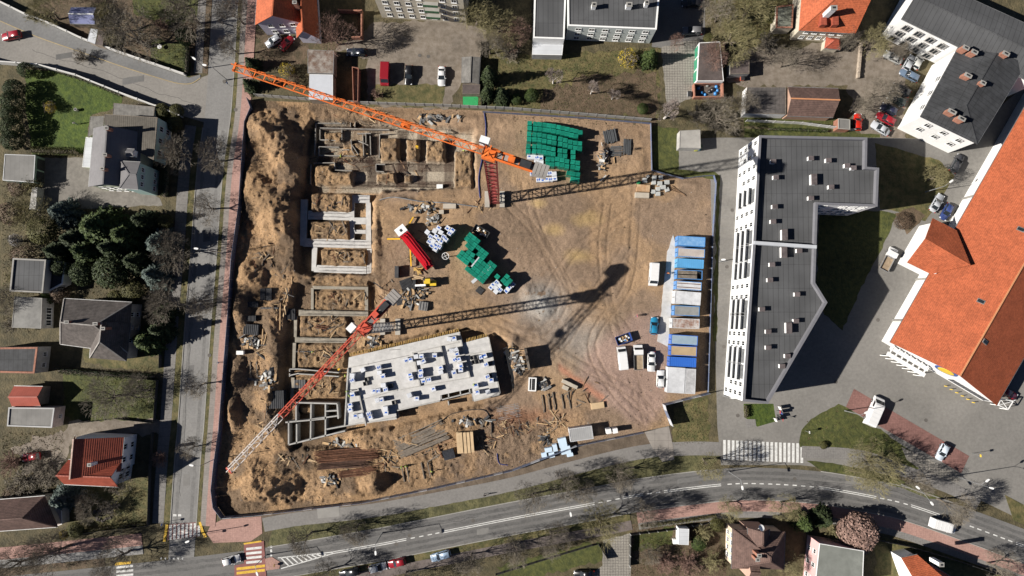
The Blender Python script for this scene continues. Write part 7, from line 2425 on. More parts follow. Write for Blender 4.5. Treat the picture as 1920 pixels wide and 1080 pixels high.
def leafy(seed, h=4.0, r=2.0, n=2600, s=.13, lump=.3, base=.05, elong=1.0, top=1.0):
	"""rounded shrub or thuja: leaf faces through the shell of a lumpy dome"""
	q = random.Random(seed)
	tr = MB().tube((0, 0, 0), (0, 0, h * .6), .08, .04, 5, 0, False)
	lob = [(q.uniform(0, 6.28), q.uniform(-.2, 1), q.uniform(.5, 1)) for _ in range(9)]
	mb = MB()
	for _ in range(n):
		a, c = q.uniform(0, 6.28), q.uniform(-.55, 1)
		k = 1 - lump + lump * max(math.cos(a - la) * .6 + (1 - abs(c - lc)) * .4 * lw for la, lc, lw in lob)
		d = q.uniform(.55, 1) ** .5 * k
		sn = math.sqrt(max(0, 1 - c * c))
		p = Vector((math.cos(a) * sn * r * d, math.sin(a) * sn * r * d, h * (base + .4) + c * h * .55 * d * top))
		if p.z < .05:
			p.z = q.uniform(.05, .3)
		quads(mb, p, s * q.uniform(.6, 1.4), q, Vector((math.cos(a) * sn, math.sin(a) * sn, c)), elong)
	return [tr, mb]


def brush(seed, h=2.5, r=1.6, n=60):
	"""twiggy bare shrub"""
	q = random.Random(seed)
	st, tw = MB(), MB()
	for i in range(n):
		a = q.uniform(0, 6.28)
		rr = r * q.uniform(.2, 1)
		p = Vector((q.gauss(0, .15), q.gauss(0, .15), 0))
		e = Vector((math.cos(a) * rr, math.sin(a) * rr, h * q.uniform(.5, 1) * (1.1 - .35 * rr / r)))
		m = p.lerp(e, .5) + Vector((0, 0, h * .12))
		(st if i % 4 == 0 else tw).tube(p, m, .028, .02, 3, 0, False)
		tw.tube(m, e, .026, .018, 3, 0, False)
		for _ in range(9):
			t = q.uniform(.3, 1)
			b = m.lerp(e, t) if t > .5 else p.lerp(m, t * 2)
			d = Vector((q.gauss(0, 1), q.gauss(0, 1), q.gauss(.5, .6))).normalized() * q.uniform(.25, .6) * r * .45
			tw.tube(b, b + d, .018, .014, 3, 0, False)
	return [st, tw]


VAR = {}


def variants(key, gens, mt, mc):
	VAR[key] = [(g[0].mesh('trunk', [mt]), g[1].mesh('crown', [mc])) for g in gens]


_bt = [bare_tree(100 + i, 10, 4.4, 5 + i % 2, 4, (.9, 1.05, 1.15, .95)[i % 4]) for i in range(6)]
variants('bare', _bt, BARK, TWIG)
variants('olive', [_bt[1], _bt[2], _bt[4]], BARK, TWIG_O)
variants('red', [_bt[0], _bt[3]], BARK, TWIG_R)
variants('birch', [bare_tree(200 + i, 10, 2.6, 4, 4, .75) for i in range(2)], BIRCH, M('birch_twig', (.36, .3, .27), var=.2))
_sp = [spruce(300 + i, 11, 3.2, .25, 26, .25) for i in range(3)]
variants('spruce', _sp, BARK, L_DARK)
variants('blue', [spruce(310, 10, 3.4, .12, 22, .27), spruce(311, 9, 3.2, .12, 22, .27)], BARK, L_BLUE)
variants('green', [spruce(320, 10, 3.6, .3, 24, .29), spruce(321, 10, 4.0, .35, 24, .29)], BARK, L_GRN)
_lf = [leafy(400 + i, 4, 2.0, 3000, .12) for i in range(3)]
variants('thuja', _lf, BARK, L_DARK)
variants('shrub', _lf, BARK, L_OLV)
variants('greenshrub', _lf, BARK, L_GRN)
variants('copper', [leafy(420, 5, 2.4, 4200, .17, .35)], BARK, L_PNK)
variants('brownshrub', [leafy(430, 3, 1.8, 1700, .1, .5), leafy(431, 3, 1.8, 1700, .1, .5)], BARK, L_BRN)
_fo = []
for i in range(2):
	a_, b_ = brush(440 + i, 2.6, 1.8, 70), leafy(450 + i, 2.6, 1.8, 900, .09, .5)
	_fo.append([a_[1], b_[1]])
variants('forsythia', _fo, TWIG, L_YEL)
_wb = [[brush(445, 3, 1.8, 60)[1], leafy(455, 3, 1.8, 1100, .1, .4)[1]]]
variants('whiteblossom', _wb, TWIG, L_WHT)
variants('brush', [brush(460 + i, 2.6, 1.7, 70) for i in range(3)], TWIG, TWIG)
variants('brush_o', [brush(470 + i, 2.6, 1.7, 70) for i in range(2)], TWIG_O, TWIG_O)
variants('brush_r', [brush(480 + i, 2.6, 1.7, 70) for i in range(2)], TWIG_R, TWIG_R)
# nominal (height, radius) of each variant family
NOM = dict(bare=(10, 4.4), olive=(10, 4.4), red=(10, 4.4), birch=(10, 2.6), spruce=(11, 3.2), blue=(9.5, 3.3), green=(10, 3.8), thuja=(4, 2), shrub=(4, 2), greenshrub=(4, 2), copper=(5, 2.4), brownshrub=(3, 1.8),
 forsythia=(2.6, 1.8), whiteblossom=(3, 1.8), brush=(2.6, 1.7), brush_o=(2.6, 1.7), brush_r=(2.6, 1.7))
KNAME = dict(bare='bare_tree', olive='bare_tree', red='bare_tree', birch='birch_tree', spruce='spruce_tree', blue='blue_spruce', green='spruce_tree', thuja='thuja', shrub='shrub', greenshrub='shrub', copper='copper_beech', brownshrub='shrub',
 forsythia='forsythia_bush', whiteblossom='blossom_bush', brush='bare_shrub', brush_o='bare_shrub', brush_r='bare_shrub')
KC = dict(bare='tree', olive='tree', red='tree', birch='tree', spruce='tree', blue='tree', green='tree', copper='tree')
_vc = {}


def plant(kind, x, y, rpx, h, label, zc=.62):
	"""crown centre at pixel (x,y), crown radius in pixels"""
	p = G(x, y, h * zc)
	_vc[kind] = _vc.get(kind, -1) + 1
	tm, cm = VAR[kind][_vc[kind] % len(VAR[kind])]
	t_ = thing(KNAME[kind], label, KC.get(kind, 'shrub'), (p.x, p.y, 0.0), rnd.uniform(0, 6.28))
	nh, nr = NOM[kind]
	if kind in ('bare', 'olive', 'red'):
		h *= 1.15
		rpx *= 1.08
	s = rpx * .12 * (1 - h * zc / CAM_H) / nr
	for nm, m in (('trunk', tm), ('crown', cm)):
		o = inst(m, nm, t_, (0, 0, 0), 0, (s, s, h / nh), False)
	return t_


TREES = [
	# street trees along the west street
	('bare', 335, 285, 38, 9, 'bare street tree right of the turquoise house'), ('bare', 393, 292, 34, 9, 'bare tree on the west street north of the sand mounds'), ('bare', 385, 385, 32, 8, 'bare tree overhanging the street beside the driveway gate'),
	('bare', 322, 470, 38, 9, 'bare tree beside the blue spruces'), ('bare', 320, 570, 44, 10, 'large bare tree north-east of the hipped house'), ('bare', 378, 568, 30, 9, 'bare tree over the street east of the hipped house'), ('bare', 368, 722, 28, 7, 'thin bare tree on the street beside the mossy lawn'),
	('bare', 357, 842, 22, 6, 'small bare tree over the street east of the red-roofed house'), ('brush_r', 298, 862, 18, 3.2, 'round reddish shrub on the pavement by the red-roofed house'),
	('bare', 245, 62, 62, 12, 'big spreading bare tree above the side road'), ('olive', 205, 40, 34, 9, 'mistletoe-olive bare tree by the blue shed'), ('bare', 350, 22, 46, 10, 'bare tree at the top beside the west street'), ('bare', 310, -5, 30, 9, 'bare tree cut by the top edge above the lawn'),
	('olive', 85, 18, 34, 8, 'bushy olive tree left of the blue shed'), ('bare', 440, 25, 34, 9, 'bare tree on the east pavement at the top'), ('bare', 432, 85, 24, 8, 'bare tree over the street by the crane jib tip'),
	# north
	('red', 622, 62, 40, 10, 'reddish bare tree between the orange roof and the brick-walled yard'), ('olive', 890, 25, 42, 10, 'olive bare tree right of the beige apartment house'), ('olive', 935, 40, 38, 9, 'olive bare tree west of the white lean-to'), ('red', 965, 60, 30, 7, 'reddish bare tree left of the white lean-to'),
	('bare', 918, 85, 26, 8, 'bare tree above the tall dark conifer'), ('brush_r', 706, 176, 13, 2.4, 'small brown shrub below the red parked car'), ('birch', 1040, 140, 17, 9, 'largest white birch in the garden, leftmost of three'), ('birch', 1112, 164, 13, 7, 'middle white birch of the garden row'),
	('birch', 1152, 176, 12, 6, 'small birch, right one of the garden row'), ('birch', 1256, 208, 22, 9, 'leaning white birch at the north-east corner of the site'), ('red', 1270, 75, 15, 5, 'small reddish tree south of the dark courtyard'), ('red', 1340, 105, 26, 7, 'reddish tree over the garage roof'),
	('olive', 1375, 62, 48, 10, 'large olive bare tree behind the garages'), ('olive', 1410, 15, 46, 10, 'olive bare tree at the top right of the garages'), ('bare', 1355, 20, 34, 9, 'bare tree above the garage row'), ('bare', 1352, 215, 40, 8, 'bare thicket tree left of the white-ended barn'),
	('brush', 1310, 215, 26, 4, 'brown bare shrub above the concrete shed'), ('bare', 1400, 195, 26, 7, 'bare tree at the white end of the barn'), ('olive', 1640, 78, 30, 8, 'bare tree beside the stone wall in the parking yard'), ('bare', 1652, 168, 32, 9, 'wide bare tree over the parked cars'), ('bare', 1618, 196, 20, 7, 'bare tree above the red parked car'),
	('olive', 1758, 332, 24, 6, 'olive tree between the courtyard and the grey parked car'), ('bare', 1690, 92, 16, 7, 'bare tree shading the white tenement wall'), ('bare', 1480, 110, 26, 8, 'bare tree south of the orange house'), ('bare', 1590, 75, 20, 7, 'bare tree at the corner of the orange house'),
	# main street, north side
	('bare', 572, 1012, 30, 9, 'bare street tree beside the hatched triangle'), ('bare', 662, 996, 26, 9, 'bare street tree in the verge by the pale entrance slab'), ('bare', 1000, 938, 32, 9, 'bare street tree south of the timber stack'), ('bare', 1062, 912, 30, 9, 'bare street tree on the verge below the insulation packs'),
	('bare', 1090, 925, 26, 8, 'bare tree leaning over the road centre line'), ('bare', 1165, 892, 28, 9, 'bare street tree west of the site entrance'), ('olive', 1332, 870, 28, 9, 'olive street tree left of the zebra crossing'), ('olive', 1648, 868, 50, 9, 'wide mossy olive tree between grass triangle and main road'),
	('olive', 1612, 890, 30, 7, 'low olive tree on the verge of the main road'), ('bare', 1788, 948, 34, 9, 'bare street tree by the junction at far right'), ('bare', 1725, 905, 24, 8, 'bare tree beside the street lamp'),
	# south side
	('olive', 1128, 988, 42, 10, 'large olive bare tree above the cobbled drive'), ('bare', 1210, 968, 28, 9, 'bare tree on the southern pavement right of the drive'), ('bare', 1035, 1012, 32, 9, 'bare tree on the southern verge left of the drive'), ('bare', 965, 1032, 30, 9, 'bare tree on the southern verge near the parked blue car'),
	('bare', 882, 1052, 28, 8, 'bare tree right of the light blue parked car'), ('olive', 1372, 952, 22, 7, 'olive tree north of the salmon house'), ('olive', 1480, 952, 30, 8, 'olive tree between the salmon house and the road'), ('bare', 610, 1082, 28, 8, 'bare tree at the bottom edge near the black parked car'),
	('bare', 215, 1050, 40, 10, 'tall bare tree at the main junction'), ('bare', 95, 1042, 46, 11, 'tall bare tree in the south-west verge'), ('bare', 15, 1068, 40, 11, 'bare tree in the bottom left corner'), ('bare', 755, 1090, 30, 9, 'bare tree cut by the bottom edge near the red car'),
	('bare', 205, 745, 44, 6, 'wide bare fruit tree on the mossy lawn'), ('bare', 262, 735, 32, 6, 'bare fruit tree near the lawn fence'), ('bare', 165, 948, 28, 6, 'bare tree in the garden south of the red-roofed house'), ('brush', 205, 955, 22, 3, 'bare shrub beside the stone circle'), ('bare', 220, 905, 28, 6, 'bare tree at the corner of the red-roofed house'),
	('brush', 40, 905, 34, 4, 'brown thicket left of the blue-green pine'), ('brush', 95, 895, 28, 3.5, 'brown thicket right of the small red car'), ('brush_r', 15, 870, 26, 4, 'dark shrub at the left edge near the red car'), ('bare', 1880, 1070, 30, 8, 'bare tree in the bottom right corner'), ('bare', 12, 560, 26, 7, 'bare tree at the left edge beside the flat house'),
	('brush', 20, 610, 20, 4, 'bare shrub left of the veranda house'), ('brush_o', 60, 345, 22, 4, 'olive shrub below the double garage'), ('olive', 52, 405, 40, 8, 'olive tree at the left of the conifers'), ('brush_o', 25, 520, 16, 3, 'olive shrub north of the flat house'),
	('olive', 1475, 1060, 30, 6, 'olive bare tree between salmon and pink houses'), ('brush_r', 1290, 1060, 28, 3.5, 'reddish brush in the garden below the white hut'), ('brush_r', 1245, 1055, 26, 3, 'brown brush in the garden right of the cobbled drive'), ('brush_o', 1335, 1055, 24, 3.5, 'olive brush left of the salmon house'),
	('brush_o', 1320, 1000, 20, 3.5, 'olive brush right of the white hut'), ('bare', 1220, 1040, 20, 4, 'small bare tree left of the garden hut'),
	# evergreens and bushes
	('blue', 108, 398, 30, 7, 'blue-grey spruce below the concrete yard'), ('green', 172, 425, 52, 10, 'large drooping green spruce in the conifer group'), ('green', 225, 440, 40, 9, 'dark green spruce right of the large drooping one'), ('blue', 290, 455, 36, 9, 'large blue spruce beside the street trees'), ('blue', 283, 515, 30, 8, 'lower blue spruce south of the large one'),
	('thuja', 203, 508, 36, 6, 'dense round dark thuja in front of the conifers'), ('thuja', 152, 512, 26, 6, 'round thuja left of the dense one'), ('spruce', 128, 448, 30, 8, 'dark spruce west of the drooping spruce'), ('spruce', 260, 412, 26, 8, 'dark spruce north of the large blue spruce'), ('shrub', 245, 545, 24, 3, 'olive shrub behind the hipped house'),
	('whiteblossom', 27, 450, 14, 4, 'white blossoming bush at the left edge of conifers'), ('shrub', 308, 415, 16, 3, 'yellowish shrub by the driveway gate'), ('brownshrub', 108, 552, 20, 3.5, 'brown shrub between the flat house and hipped house'), ('greenshrub', 85, 560, 14, 3, 'green shrub beside the veranda house'), ('green', 268, 640, 34, 8, 'dark conifer at the south-east corner of the hipped house'),
	('shrub', 258, 636, 10, 5, 'yellow-green bush in front of the dark conifer'), ('spruce', 292, 618, 26, 8, 'dark spruce beside the street near the hipped house'), ('blue', 108, 938, 30, 8, 'blue-green pine below the red-roofed house'), ('thuja', 22, 165, 20, 5, 'tall dark thuja, first from north along the left edge'), ('thuja', 18, 190, 22, 6, 'tall dark thuja, second from north along the left edge'), ('thuja', 16, 214, 20, 5, 'tall dark thuja, third from north along the left edge'), ('thuja', 17, 238, 22, 5.5, 'tall dark thuja, fourth from north along the left edge'), ('thuja', 18, 262, 21, 5, 'tall dark thuja, fifth from north along the left edge'),
	('forsythia', 92, 200, 13, 2.6, 'yellow forsythia on the bright green lawn'), ('shrub', 302, 208, 17, 3, 'olive shrub at the north-east corner of turquoise house'), ('shrub', 326, 232, 17, 3, 'round olive shrub by the street near the turquoise house'), ('shrub', 330, 206, 14, 3, 'olive shrub below the road wall corner'), ('thuja', 345, 65, 20, 5, 'dark evergreen beside the small lawn at top'),
	('spruce', 467, 115, 16, 6, 'dark conifer by the crane jib tip'), ('spruce', 463, 155, 16, 6, 'dark conifer at the north-west corner of the site'), ('forsythia', 536, 130, 17, 2.8, 'yellow forsythia under the orange jib'), ('forsythia', 118, 1003, 10, 2.4, 'yellow forsythia by the brown roof house'), ('shrub', 140, 995, 16, 2.4, 'olive shrub beside the lower forsythia'), ('brownshrub', 550, 150, 14, 2.4, 'brown shrub under the crane jib'),
	('spruce', 915, 135, 19, 10, 'tall dark conifer beside the slatted shed'), ('spruce', 912, 170, 16, 8, 'dark conifer south of the tall one'), ('greenshrub', 997, 178, 15, 3.4, 'green pine bush at the garden rockery'), ('greenshrub', 968, 185, 12, 2.4, 'low green shrub by the fence'), ('spruce', 940, 175, 20, 6, 'dark conifer in the garden behind the north fence'),
	('forsythia', 1178, 108, 22, 3.4, 'large yellow forsythia beside the green conifer'), ('green', 1222, 102, 20, 7, 'bright green conifer beside the yellow forsythia'), ('greenshrub', 1206, 203, 12, 2, 'low green shrub near the north-east fence'), ('shrub', 1330, 72, 12, 2.4, 'yellow-green shrub at the garage corner'),
	('green', 1513, 985, 24, 7, 'yellow-green conifer right of the salmon house'), ('copper', 1612, 1003, 42, 7, 'dense copper-pink beech above the pink house'), ('greenshrub', 1312, 1020, 16, 3, 'bright green shrub right of the garden hut'), ('brush_o', 1565, 1000, 18, 4, 'bare brush left of the copper beech'), ('spruce', 1550, 975, 24, 6, 'dark conifer behind the yellow-green conifer'),
	('shrub', 1345, 985, 14, 3, 'olive shrub at the corner of the salmon house'), ('brownshrub', 1695, 415, 20, 1.6, 'brown shrub bed at the corner of the orange entrance gable'), ('shrub', 1450, 25, 20, 3, 'shrubs left of the house annex'), ('brownshrub', 745, 22, 10, 2, 'brown shrub at the foot of the beige house'),
	('brush', 1340, 235, 16, 2.5, 'bare brush north of the parking lot entrance'), ('brush', 955, 100, 24, 3, 'brown brush south-west of the lean-to'), ('brush', 1440, 80, 26, 3.5, 'bare brush between garages and orange house'), ('brush_o', 1385, 115, 20, 3, 'olive brush behind the brown shed'), ('brush', 150, 105, 18, 3, 'bare brush near the pale shed'), ('brush_r', 300, 45, 16, 3, 'reddish brush beside the top lawn'),
	('green', 150, 470, 34, 9, 'green spruce between the two round thujas'), ('spruce', 200, 465, 30, 9, 'dark spruce behind the dense round thuja'), ('spruce', 245, 490, 28, 8, 'dark spruce left of the lower blue spruce'), ('spruce', 95, 470, 26, 7, 'dark conifer left of the thujas'),
	('shrub', 75, 430, 30, 5, 'olive bush below the blue-grey spruce'), ('brownshrub', 40, 480, 26, 4, 'brown bush north of the flat house'), ('brownshrub', 15, 400, 26, 4, 'brown bush at the left edge below the garage'), ('thuja', 110, 500, 20, 5, 'dark round bush right of the flat house'), ('shrub', 215, 560, 18, 3, 'olive bush at the back of the hipped house'),
	('brownshrub', 30, 350, 22, 3, 'brown bush just below the double garage'), ('spruce', 300, 585, 20, 7, 'dark conifer under the large bare tree'), ('brush', 70, 880, 30, 3.5, 'bare thicket below the small red car'), ('brownshrub', 20, 930, 20, 3, 'brown bush at the left edge above brown roof'),
	('thuja', 45, 130, 16, 4, 'dark bush at the west end of lawn wall'), ('brush', 20, 30, 0.1, .1, '') if False else ('brush_o', 60, 30, 18, 3, 'olive brush above the road wall'), ('shrub', 1545, 835, 8, 1.2, 'low shrub on the grass triangle'), ('brush', 260, 200, 14, 2, 'bare brush along the lawn wall'),
]
for k_, x, y, r_, h_, lb in TREES:
	plant(k_, x, y, r_, h_, lb)


def hedge(label, line, w, h, mat, seed, name='hedge'):
	q = random.Random(seed)
	P = [G(*p) for p in line]
	t_ = thing(name, label, 'hedge', P[0])
	mb = MB()
	for i in range(len(P) - 1):
		L = (P[i + 1] - P[i]).length
		d = (P[i + 1] - P[i]).normalized()
		n = Vector((-d.y, d.x, 0))
		for _ in range(int(L * 190 * max(.6, w))):
			p = P[i] + d * q.uniform(0, L) + n * (w / 2) * max(-1, min(1, q.gauss(0, .6))) + Vector((0, 0, h * q.uniform(0.1, 1) ** .6 + q.gauss(0, .05)))
			quads(mb, p, .1 * q.uniform(.6, 1.5), q)
	mb.build('foliage', mat, t_)
	st = MB()
	for i in range(len(P) - 1):
		st.beam(P[i] + Vector((0, 0, h * .4)), P[i + 1] + Vector((0, 0, h * .4)), w * .35, h * .7)
	st.build('stems', BARK, t_)


hedge('clipped olive hedge along the south side of the green lawn', [(66, 285), (148, 288)], 1.6, 2.2, L_OLV, 1)
hedge('dark hedge between the hipped house and the mossy lawn', [(115, 695), (200, 702), (290, 706)], 1.2, 1.6, L_DARK, 2)
hedge('low dark hedge row along the lawn wall', [(110, 135), (170, 155), (228, 180)], .9, 1.0, L_DARK, 3)
hedge('row of small green thujas below the white panel fence', [(1440, 243), (1550, 247)], .7, .9, L_GRN, 4)
hedge('clipped hedge strip right of the apartment block', [(1397, 760), (1398, 782)], 1.0, 1.0, L_OLV, 5)
hedge('ivy hedge along the street side of the turquoise house', [(318, 290), (312, 370)], 1.6, 1.6, L_DARK, 6)
hedge('garden hedge along the southern pavement', [(1200, 985), (1262, 978), (1340, 966)], .8, 1.2, L_OLV, 7)
hedge('low hedge in front of the stone-circle garden', [(145, 997), (200, 988), (275, 981)], .7, .9, L_OLV, 8)
hedge('dark hedge at the left of the lane by the west street', [(355, 90), (352, 138)], 1.0, 1.6, L_DARK, 9)


def scruff(label, polys, n, mats, seed):
	"""loose tufts, dead leaves and weeds over the open ground: nobody could count them"""
	q = random.Random(seed)
	mb = MB()
	for poly, z, dens in polys:
		xs_, ys_ = [p[0] for p in poly], [p[1] for p in poly]
		A = abs(sum(poly[i][0] * poly[(i + 1) % len(poly)][1] - poly[(i + 1) % len(poly)][0] * poly[i][1] for i in range(len(poly)))) / 2
		k = int(A * dens)
		X = np.array([q.uniform(min(xs_), max(xs_)) for _ in range(k * 2)])
		Y = np.array([q.uniform(min(ys_), max(ys_)) for _ in range(k * 2)])
		ok = sdpoly(X, Y, poly) < 0
		for x, y in zip(X[ok], Y[ok]):
			p = G(x, y)
			for _ in range(3):
				kk = len(mb.v)
				a = q.uniform(0, 6.28)
				s, hh = q.uniform(.04, .12), q.uniform(.04, .16)
				c, n_ = math.cos(a) * s, math.sin(a) * s
				ox, oy = q.gauss(0, .08), q.gauss(0, .08)
				mb.v += [(p.x - c, p.y - n_, z), (p.x + c, p.y + n_, z), (p.x + ox, p.y + oy, z + hh)]
				mb.f.append((kk, kk + 1, kk + 2))
				mb.m.append(q.randrange(len(mats)))
	o = mb.build('weeds', mats)
	tag(o, label, 'weeds', kind='stuff')


scruff('weeds and dead leaves over the gardens and verges', [
	([(905, 85), (1000, 104), (1236, 88), (1236, 226), (960, 207), (885, 203)], .02, .05), ([(1180, 985), (1345, 970), (1365, 1078), (1180, 1078)], .02, .07), ([(1500, 835), (1512, 790), (1572, 757), (1700, 840), (1640, 862)], .03, .02),
	([(190, 5), (360, 5), (360, 140), (240, 105)], .02, .05), ([(5, 810), (120, 810), (120, 925), (5, 930)], .02, .05), ([(5, 340), (110, 380), (300, 400), (300, 560), (5, 600)], .02, .05), ([(1330, 5), (1480, 5), (1480, 60), (1400, 160), (1330, 240), (1240, 235), (1310, 190)], .02, .05),
	([(470, 195), (900, 212), (1215, 232), (1215, 240), (900, 222), (480, 205)], .0, .12), ([(150, 705), (298, 715), (294, 785), (155, 790)], .03, .02), ([(170, 905), (280, 898), (278, 982), (185, 988)], .03, .02), ([(1262, 768), (1324, 746), (1328, 832), (1264, 836)], .03, .06)],
	0, [M('weed_dry', (.2, .16, .09), var=.3), M('weed_green', (.07, .1, .025), var=.3), M('dead_leaf', (.12, .07, .045), var=.3)], 5)

# stone circle in the garden and small garden things
cs_ = thing('stone_circle', 'ring-shaped bed of dark stones in the south-west garden', 'stone bed', G(193, 962))
for i in range(70):
	a = rnd.uniform(0, 6.28)
	r_ = 1.9 * math.sqrt(rnd.uniform(.05, 1))
	p = G(193, 962) + Vector((r_ * math.cos(a) * 1.15, r_ * math.sin(a), 0))
	MB().box((p.x, p.y, -.02), (rnd.uniform(.2, .4), rnd.uniform(.2, .4), rnd.uniform(.15, .35)), rnd.uniform(0, 3)).build('stone', M('bed_stone', (.12, .105, .095), var=.4, rand=.4), cs_)

# ================================================================ VEHICLES
HLAMP = M('headlamp', (.7, .72, .75), rough=.15, var=.05, dirt=0)
TLAMP = M('tail_lamp', (.35, .02, .015), rough=.3, var=.1, dirt=0)
_CM = {}


def outline(L, W, n=24, e=5.0):
	out = []
	for i in range(n):
		t = 2 * math.pi * i / n
		c, s = math.cos(t), math.sin(t)
		out.append((math.copysign(abs(c) ** (2 / e), c) * L / 2, math.copysign(abs(s) ** (2 / e), s) * W / 2))
	return out


def car_parts(kind, pm):
	"""-> list of (part name, mesh, [sub-parts])"""
	key = (kind, pm.name)
	if key in _CM:
		return _CM[key]
	S = dict(hatch=(4.0, 1.75, 1.48, -.47, .20, -.40, .02), sedan=(4.6, 1.8, 1.42, -.36, .19, -.22, .02), estate=(4.6, 1.8, 1.5, -.475, .19, -.43, .03), suv=(4.5, 1.88, 1.68, -.47, .21, -.42, .04))[kind if kind in ('hatch', 'sedan', 'estate', 'suv') else 'hatch']
	parts = []
	if kind in ('hatch', 'sedan', 'estate', 'suv'):
		L, W, H, b0, b1, t0, t1 = S
		zb = .95 if kind != 'suv' else 1.1
		mb = MB()
		rings = []
		for z, s, sy in ((.24, .93, .9), (.42, .99, .98), (.62, 1.0, 1.0), (zb - .12, .985, .975), (zb, .95, .9)):
			r_ = []
			for x, y in outline(L, W):
				zz = z
				if x > b1 * L and z > .6:
					zz = z - .16 * ((x / L - b1) / (.5 - b1)) ** 1.4
				if kind == 'sedan' and x < b0 * L and z > .7:
					zz = z - .04
				r_.append((x * s, y * sy, zz))
			rings.append(r_)
		mb.loft(rings)
		parts.append(('body', mb.mesh('body', [pm], True), []))
		yb, yt = W * .445, W * .375
		B = [(b0 * L, -yb, zb - .03), (b1 * L, -yb, zb - .06), (b1 * L, yb, zb - .06), (b0 * L, yb, zb - .03)]
		T_ = [(t0 * L, -yt, H - .06), (t1 * L, -yt, H - .05), (t1 * L, yt, H - .05), (t0 * L, yt, H - .06)]
		mb = MB()
		rt = [[(x * 1.0, y, z) for x, y, z in T_], [(x * .97 + .0, y * .93, H) for x, y, z in T_]]
		mb.loft(rt)
		for i in range(4):
			mb.beam(B[i], T_[i], .09, .09)
		mx0, mx1 = (b0 + b1) / 2 * L - .1, (t0 + t1) / 2 * L
		for s in (-1, 1):
			mb.beam((mx0, s * yb, zb - .03), (mx1, s * yt, H - .06), .1, .06)
		parts.append(('roof', mb.mesh('roof', [pm], True), []))

		def quad(nm, a, b, c, d):
			m = MB().face([a, b, c, d])
			parts.append((nm, m.mesh(nm, [GLASS]), []))
		quad('windscreen', B[1], B[2], T_[2], T_[1])
		quad('rear_window', B[3], B[0], T_[0], T_[3])
		quad('side_window', B[0], B[1], T_[1], T_[0])
		quad('side_window', B[2], B[3], T_[3], T_[2])
		xs_ = (-L * .3, L * .3)
		wr = .32
	elif kind == 'van':
		L, W, H = 5.2, 1.95, 2.05
		prof = [(-L / 2, .35), (-L / 2, 1.0), (-L / 2 + .06, H - .12), (-L / 2 + .25, H), (L * .2, H), (L * .27, H - .1), (L * .40, 1.15), (L * .47, 1.0), (L / 2, .75), (L / 2, .35)]
		mb = MB()
		mb.loft([[(x * k, y, z if k == 1 else (z - .04 if z > 1.5 else z)) for x, z in prof] for y, k in ((-W / 2, .985), (-W / 2 + .07, 1), (W / 2 - .07, 1), (W / 2, .985))])
		parts.append(('body', mb.mesh('body', [pm]), []))
		a, b = prof[5], prof[6]
		mb = MB().face([(a[0] + .012, -W * .42, a[1] - .02), (b[0] + .012, -W * .45, b[1] + .03), (b[0] + .012, W * .45, b[1] + .03), (a[0] + .012, W * .42, a[1] - .02)])
		parts.append(('windscreen', mb.mesh('windscreen', [GLASS]), []))
		for s in (-1, 1):
			y = s * (W / 2 + .012)
			f = [(L * .12, y, 1.2), (L * .36, y, 1.2), (L * .27, y, 1.85), (L * .12, y, 1.85)]
			parts.append(('side_window', MB().face(f if s < 0 else f[::-1]).mesh('side_window', [GLASS]), []))
		mb = MB()
		for k in range(5):
			mb.box((-L * .35 + k * .75, 0, H + .003), (.06, W * .8, .025))
		parts.append(('roof_ribs', mb.mesh('roof_ribs', [pm]), []))
		xs_ = (-L * .3, L * .31)
		wr = .34
	elif kind == 'truck':
		L, W, H = 5.6, 2.0, 2.0
		prof = [(.6, .45), (.6, H - .15), (.75, H), (1.7, H), (2.15, 1.15), (2.75, .95), (2.8, .45)]
		mb = MB()
		mb.loft([[(x, y, z) for x, z in prof] for y in (-W / 2 + .05, -W / 2 + .1, W / 2 - .1, W / 2 - .05)])
		parts.append(('cab', mb.mesh('cab', [pm]), []))
		mb = MB().face([(1.73, -W * .42, H - .05), (2.17, -W * .44, 1.18), (2.17, W * .44, 1.18), (1.73, W * .42, H - .05)])
		parts.append(('windscreen', mb.mesh('windscreen', [GLASS]), []))
		parts.append(('bed_floor', MB().box((-1.15, 0, .7), (3.3, W + .1, .12)).mesh('bed_floor', [M('bed_boards', (.33, .25, .17), var=.25)]), []))
		for x, y, sx, sy in ((-1.15, -W / 2 - .02, 3.3, .06), (-1.15, W / 2 + .02, 3.3, .06), (-2.8, 0, .06, W), (.47, 0, .06, W)):
			parts.append(('drop_side', MB().box((x, y, .823), (sx, sy, .4)).mesh('drop_side', [STEEL]), []))
		parts.append(('chassis', MB().box((-.2, 0, .45), (4.8, .9, .24)).mesh('chassis', [DARKM]), []))
		xs_ = (-1.7, 1.7)
		wr = .36
	wm = MB().tube((0, -.11, 0), (0, .11, 0), wr, wr, 14).mesh('wheel', [RUBBER])
	rim = MB().tube((0, -.12, 0), (0, .12, 0), wr * .6, wr * .6, 10).mesh('rim', [STEEL])
	for x in xs_:
		for s in (-1, 1):
			parts.append(('wheel', wm, [(x, s * (W / 2 - .1), wr), ('rim', rim)]))
	for s in (-1, 1):
		z = .62 if kind not in ('van', 'truck') else .8
		parts.append(('headlight', MB().box((L * .455, s * W * .36, z), (.22, .34, .16)).mesh('headlight', [HLAMP]), []))
		parts.append(('tail_light', MB().box((-L * .487, s * W * .4, z), (.1, .22, .25)).mesh('tail_light', [TLAMP]), []))
		parts.append(('wing_mirror', MB().box((L * (.14 if kind != 'truck' else .3), s * (W / 2 + .06), .98 if kind not in ('van', 'truck') else 1.25), (.12, .18, .14)).mesh('wing_mirror', [pm]), []))
	_CM[key] = parts
	return parts


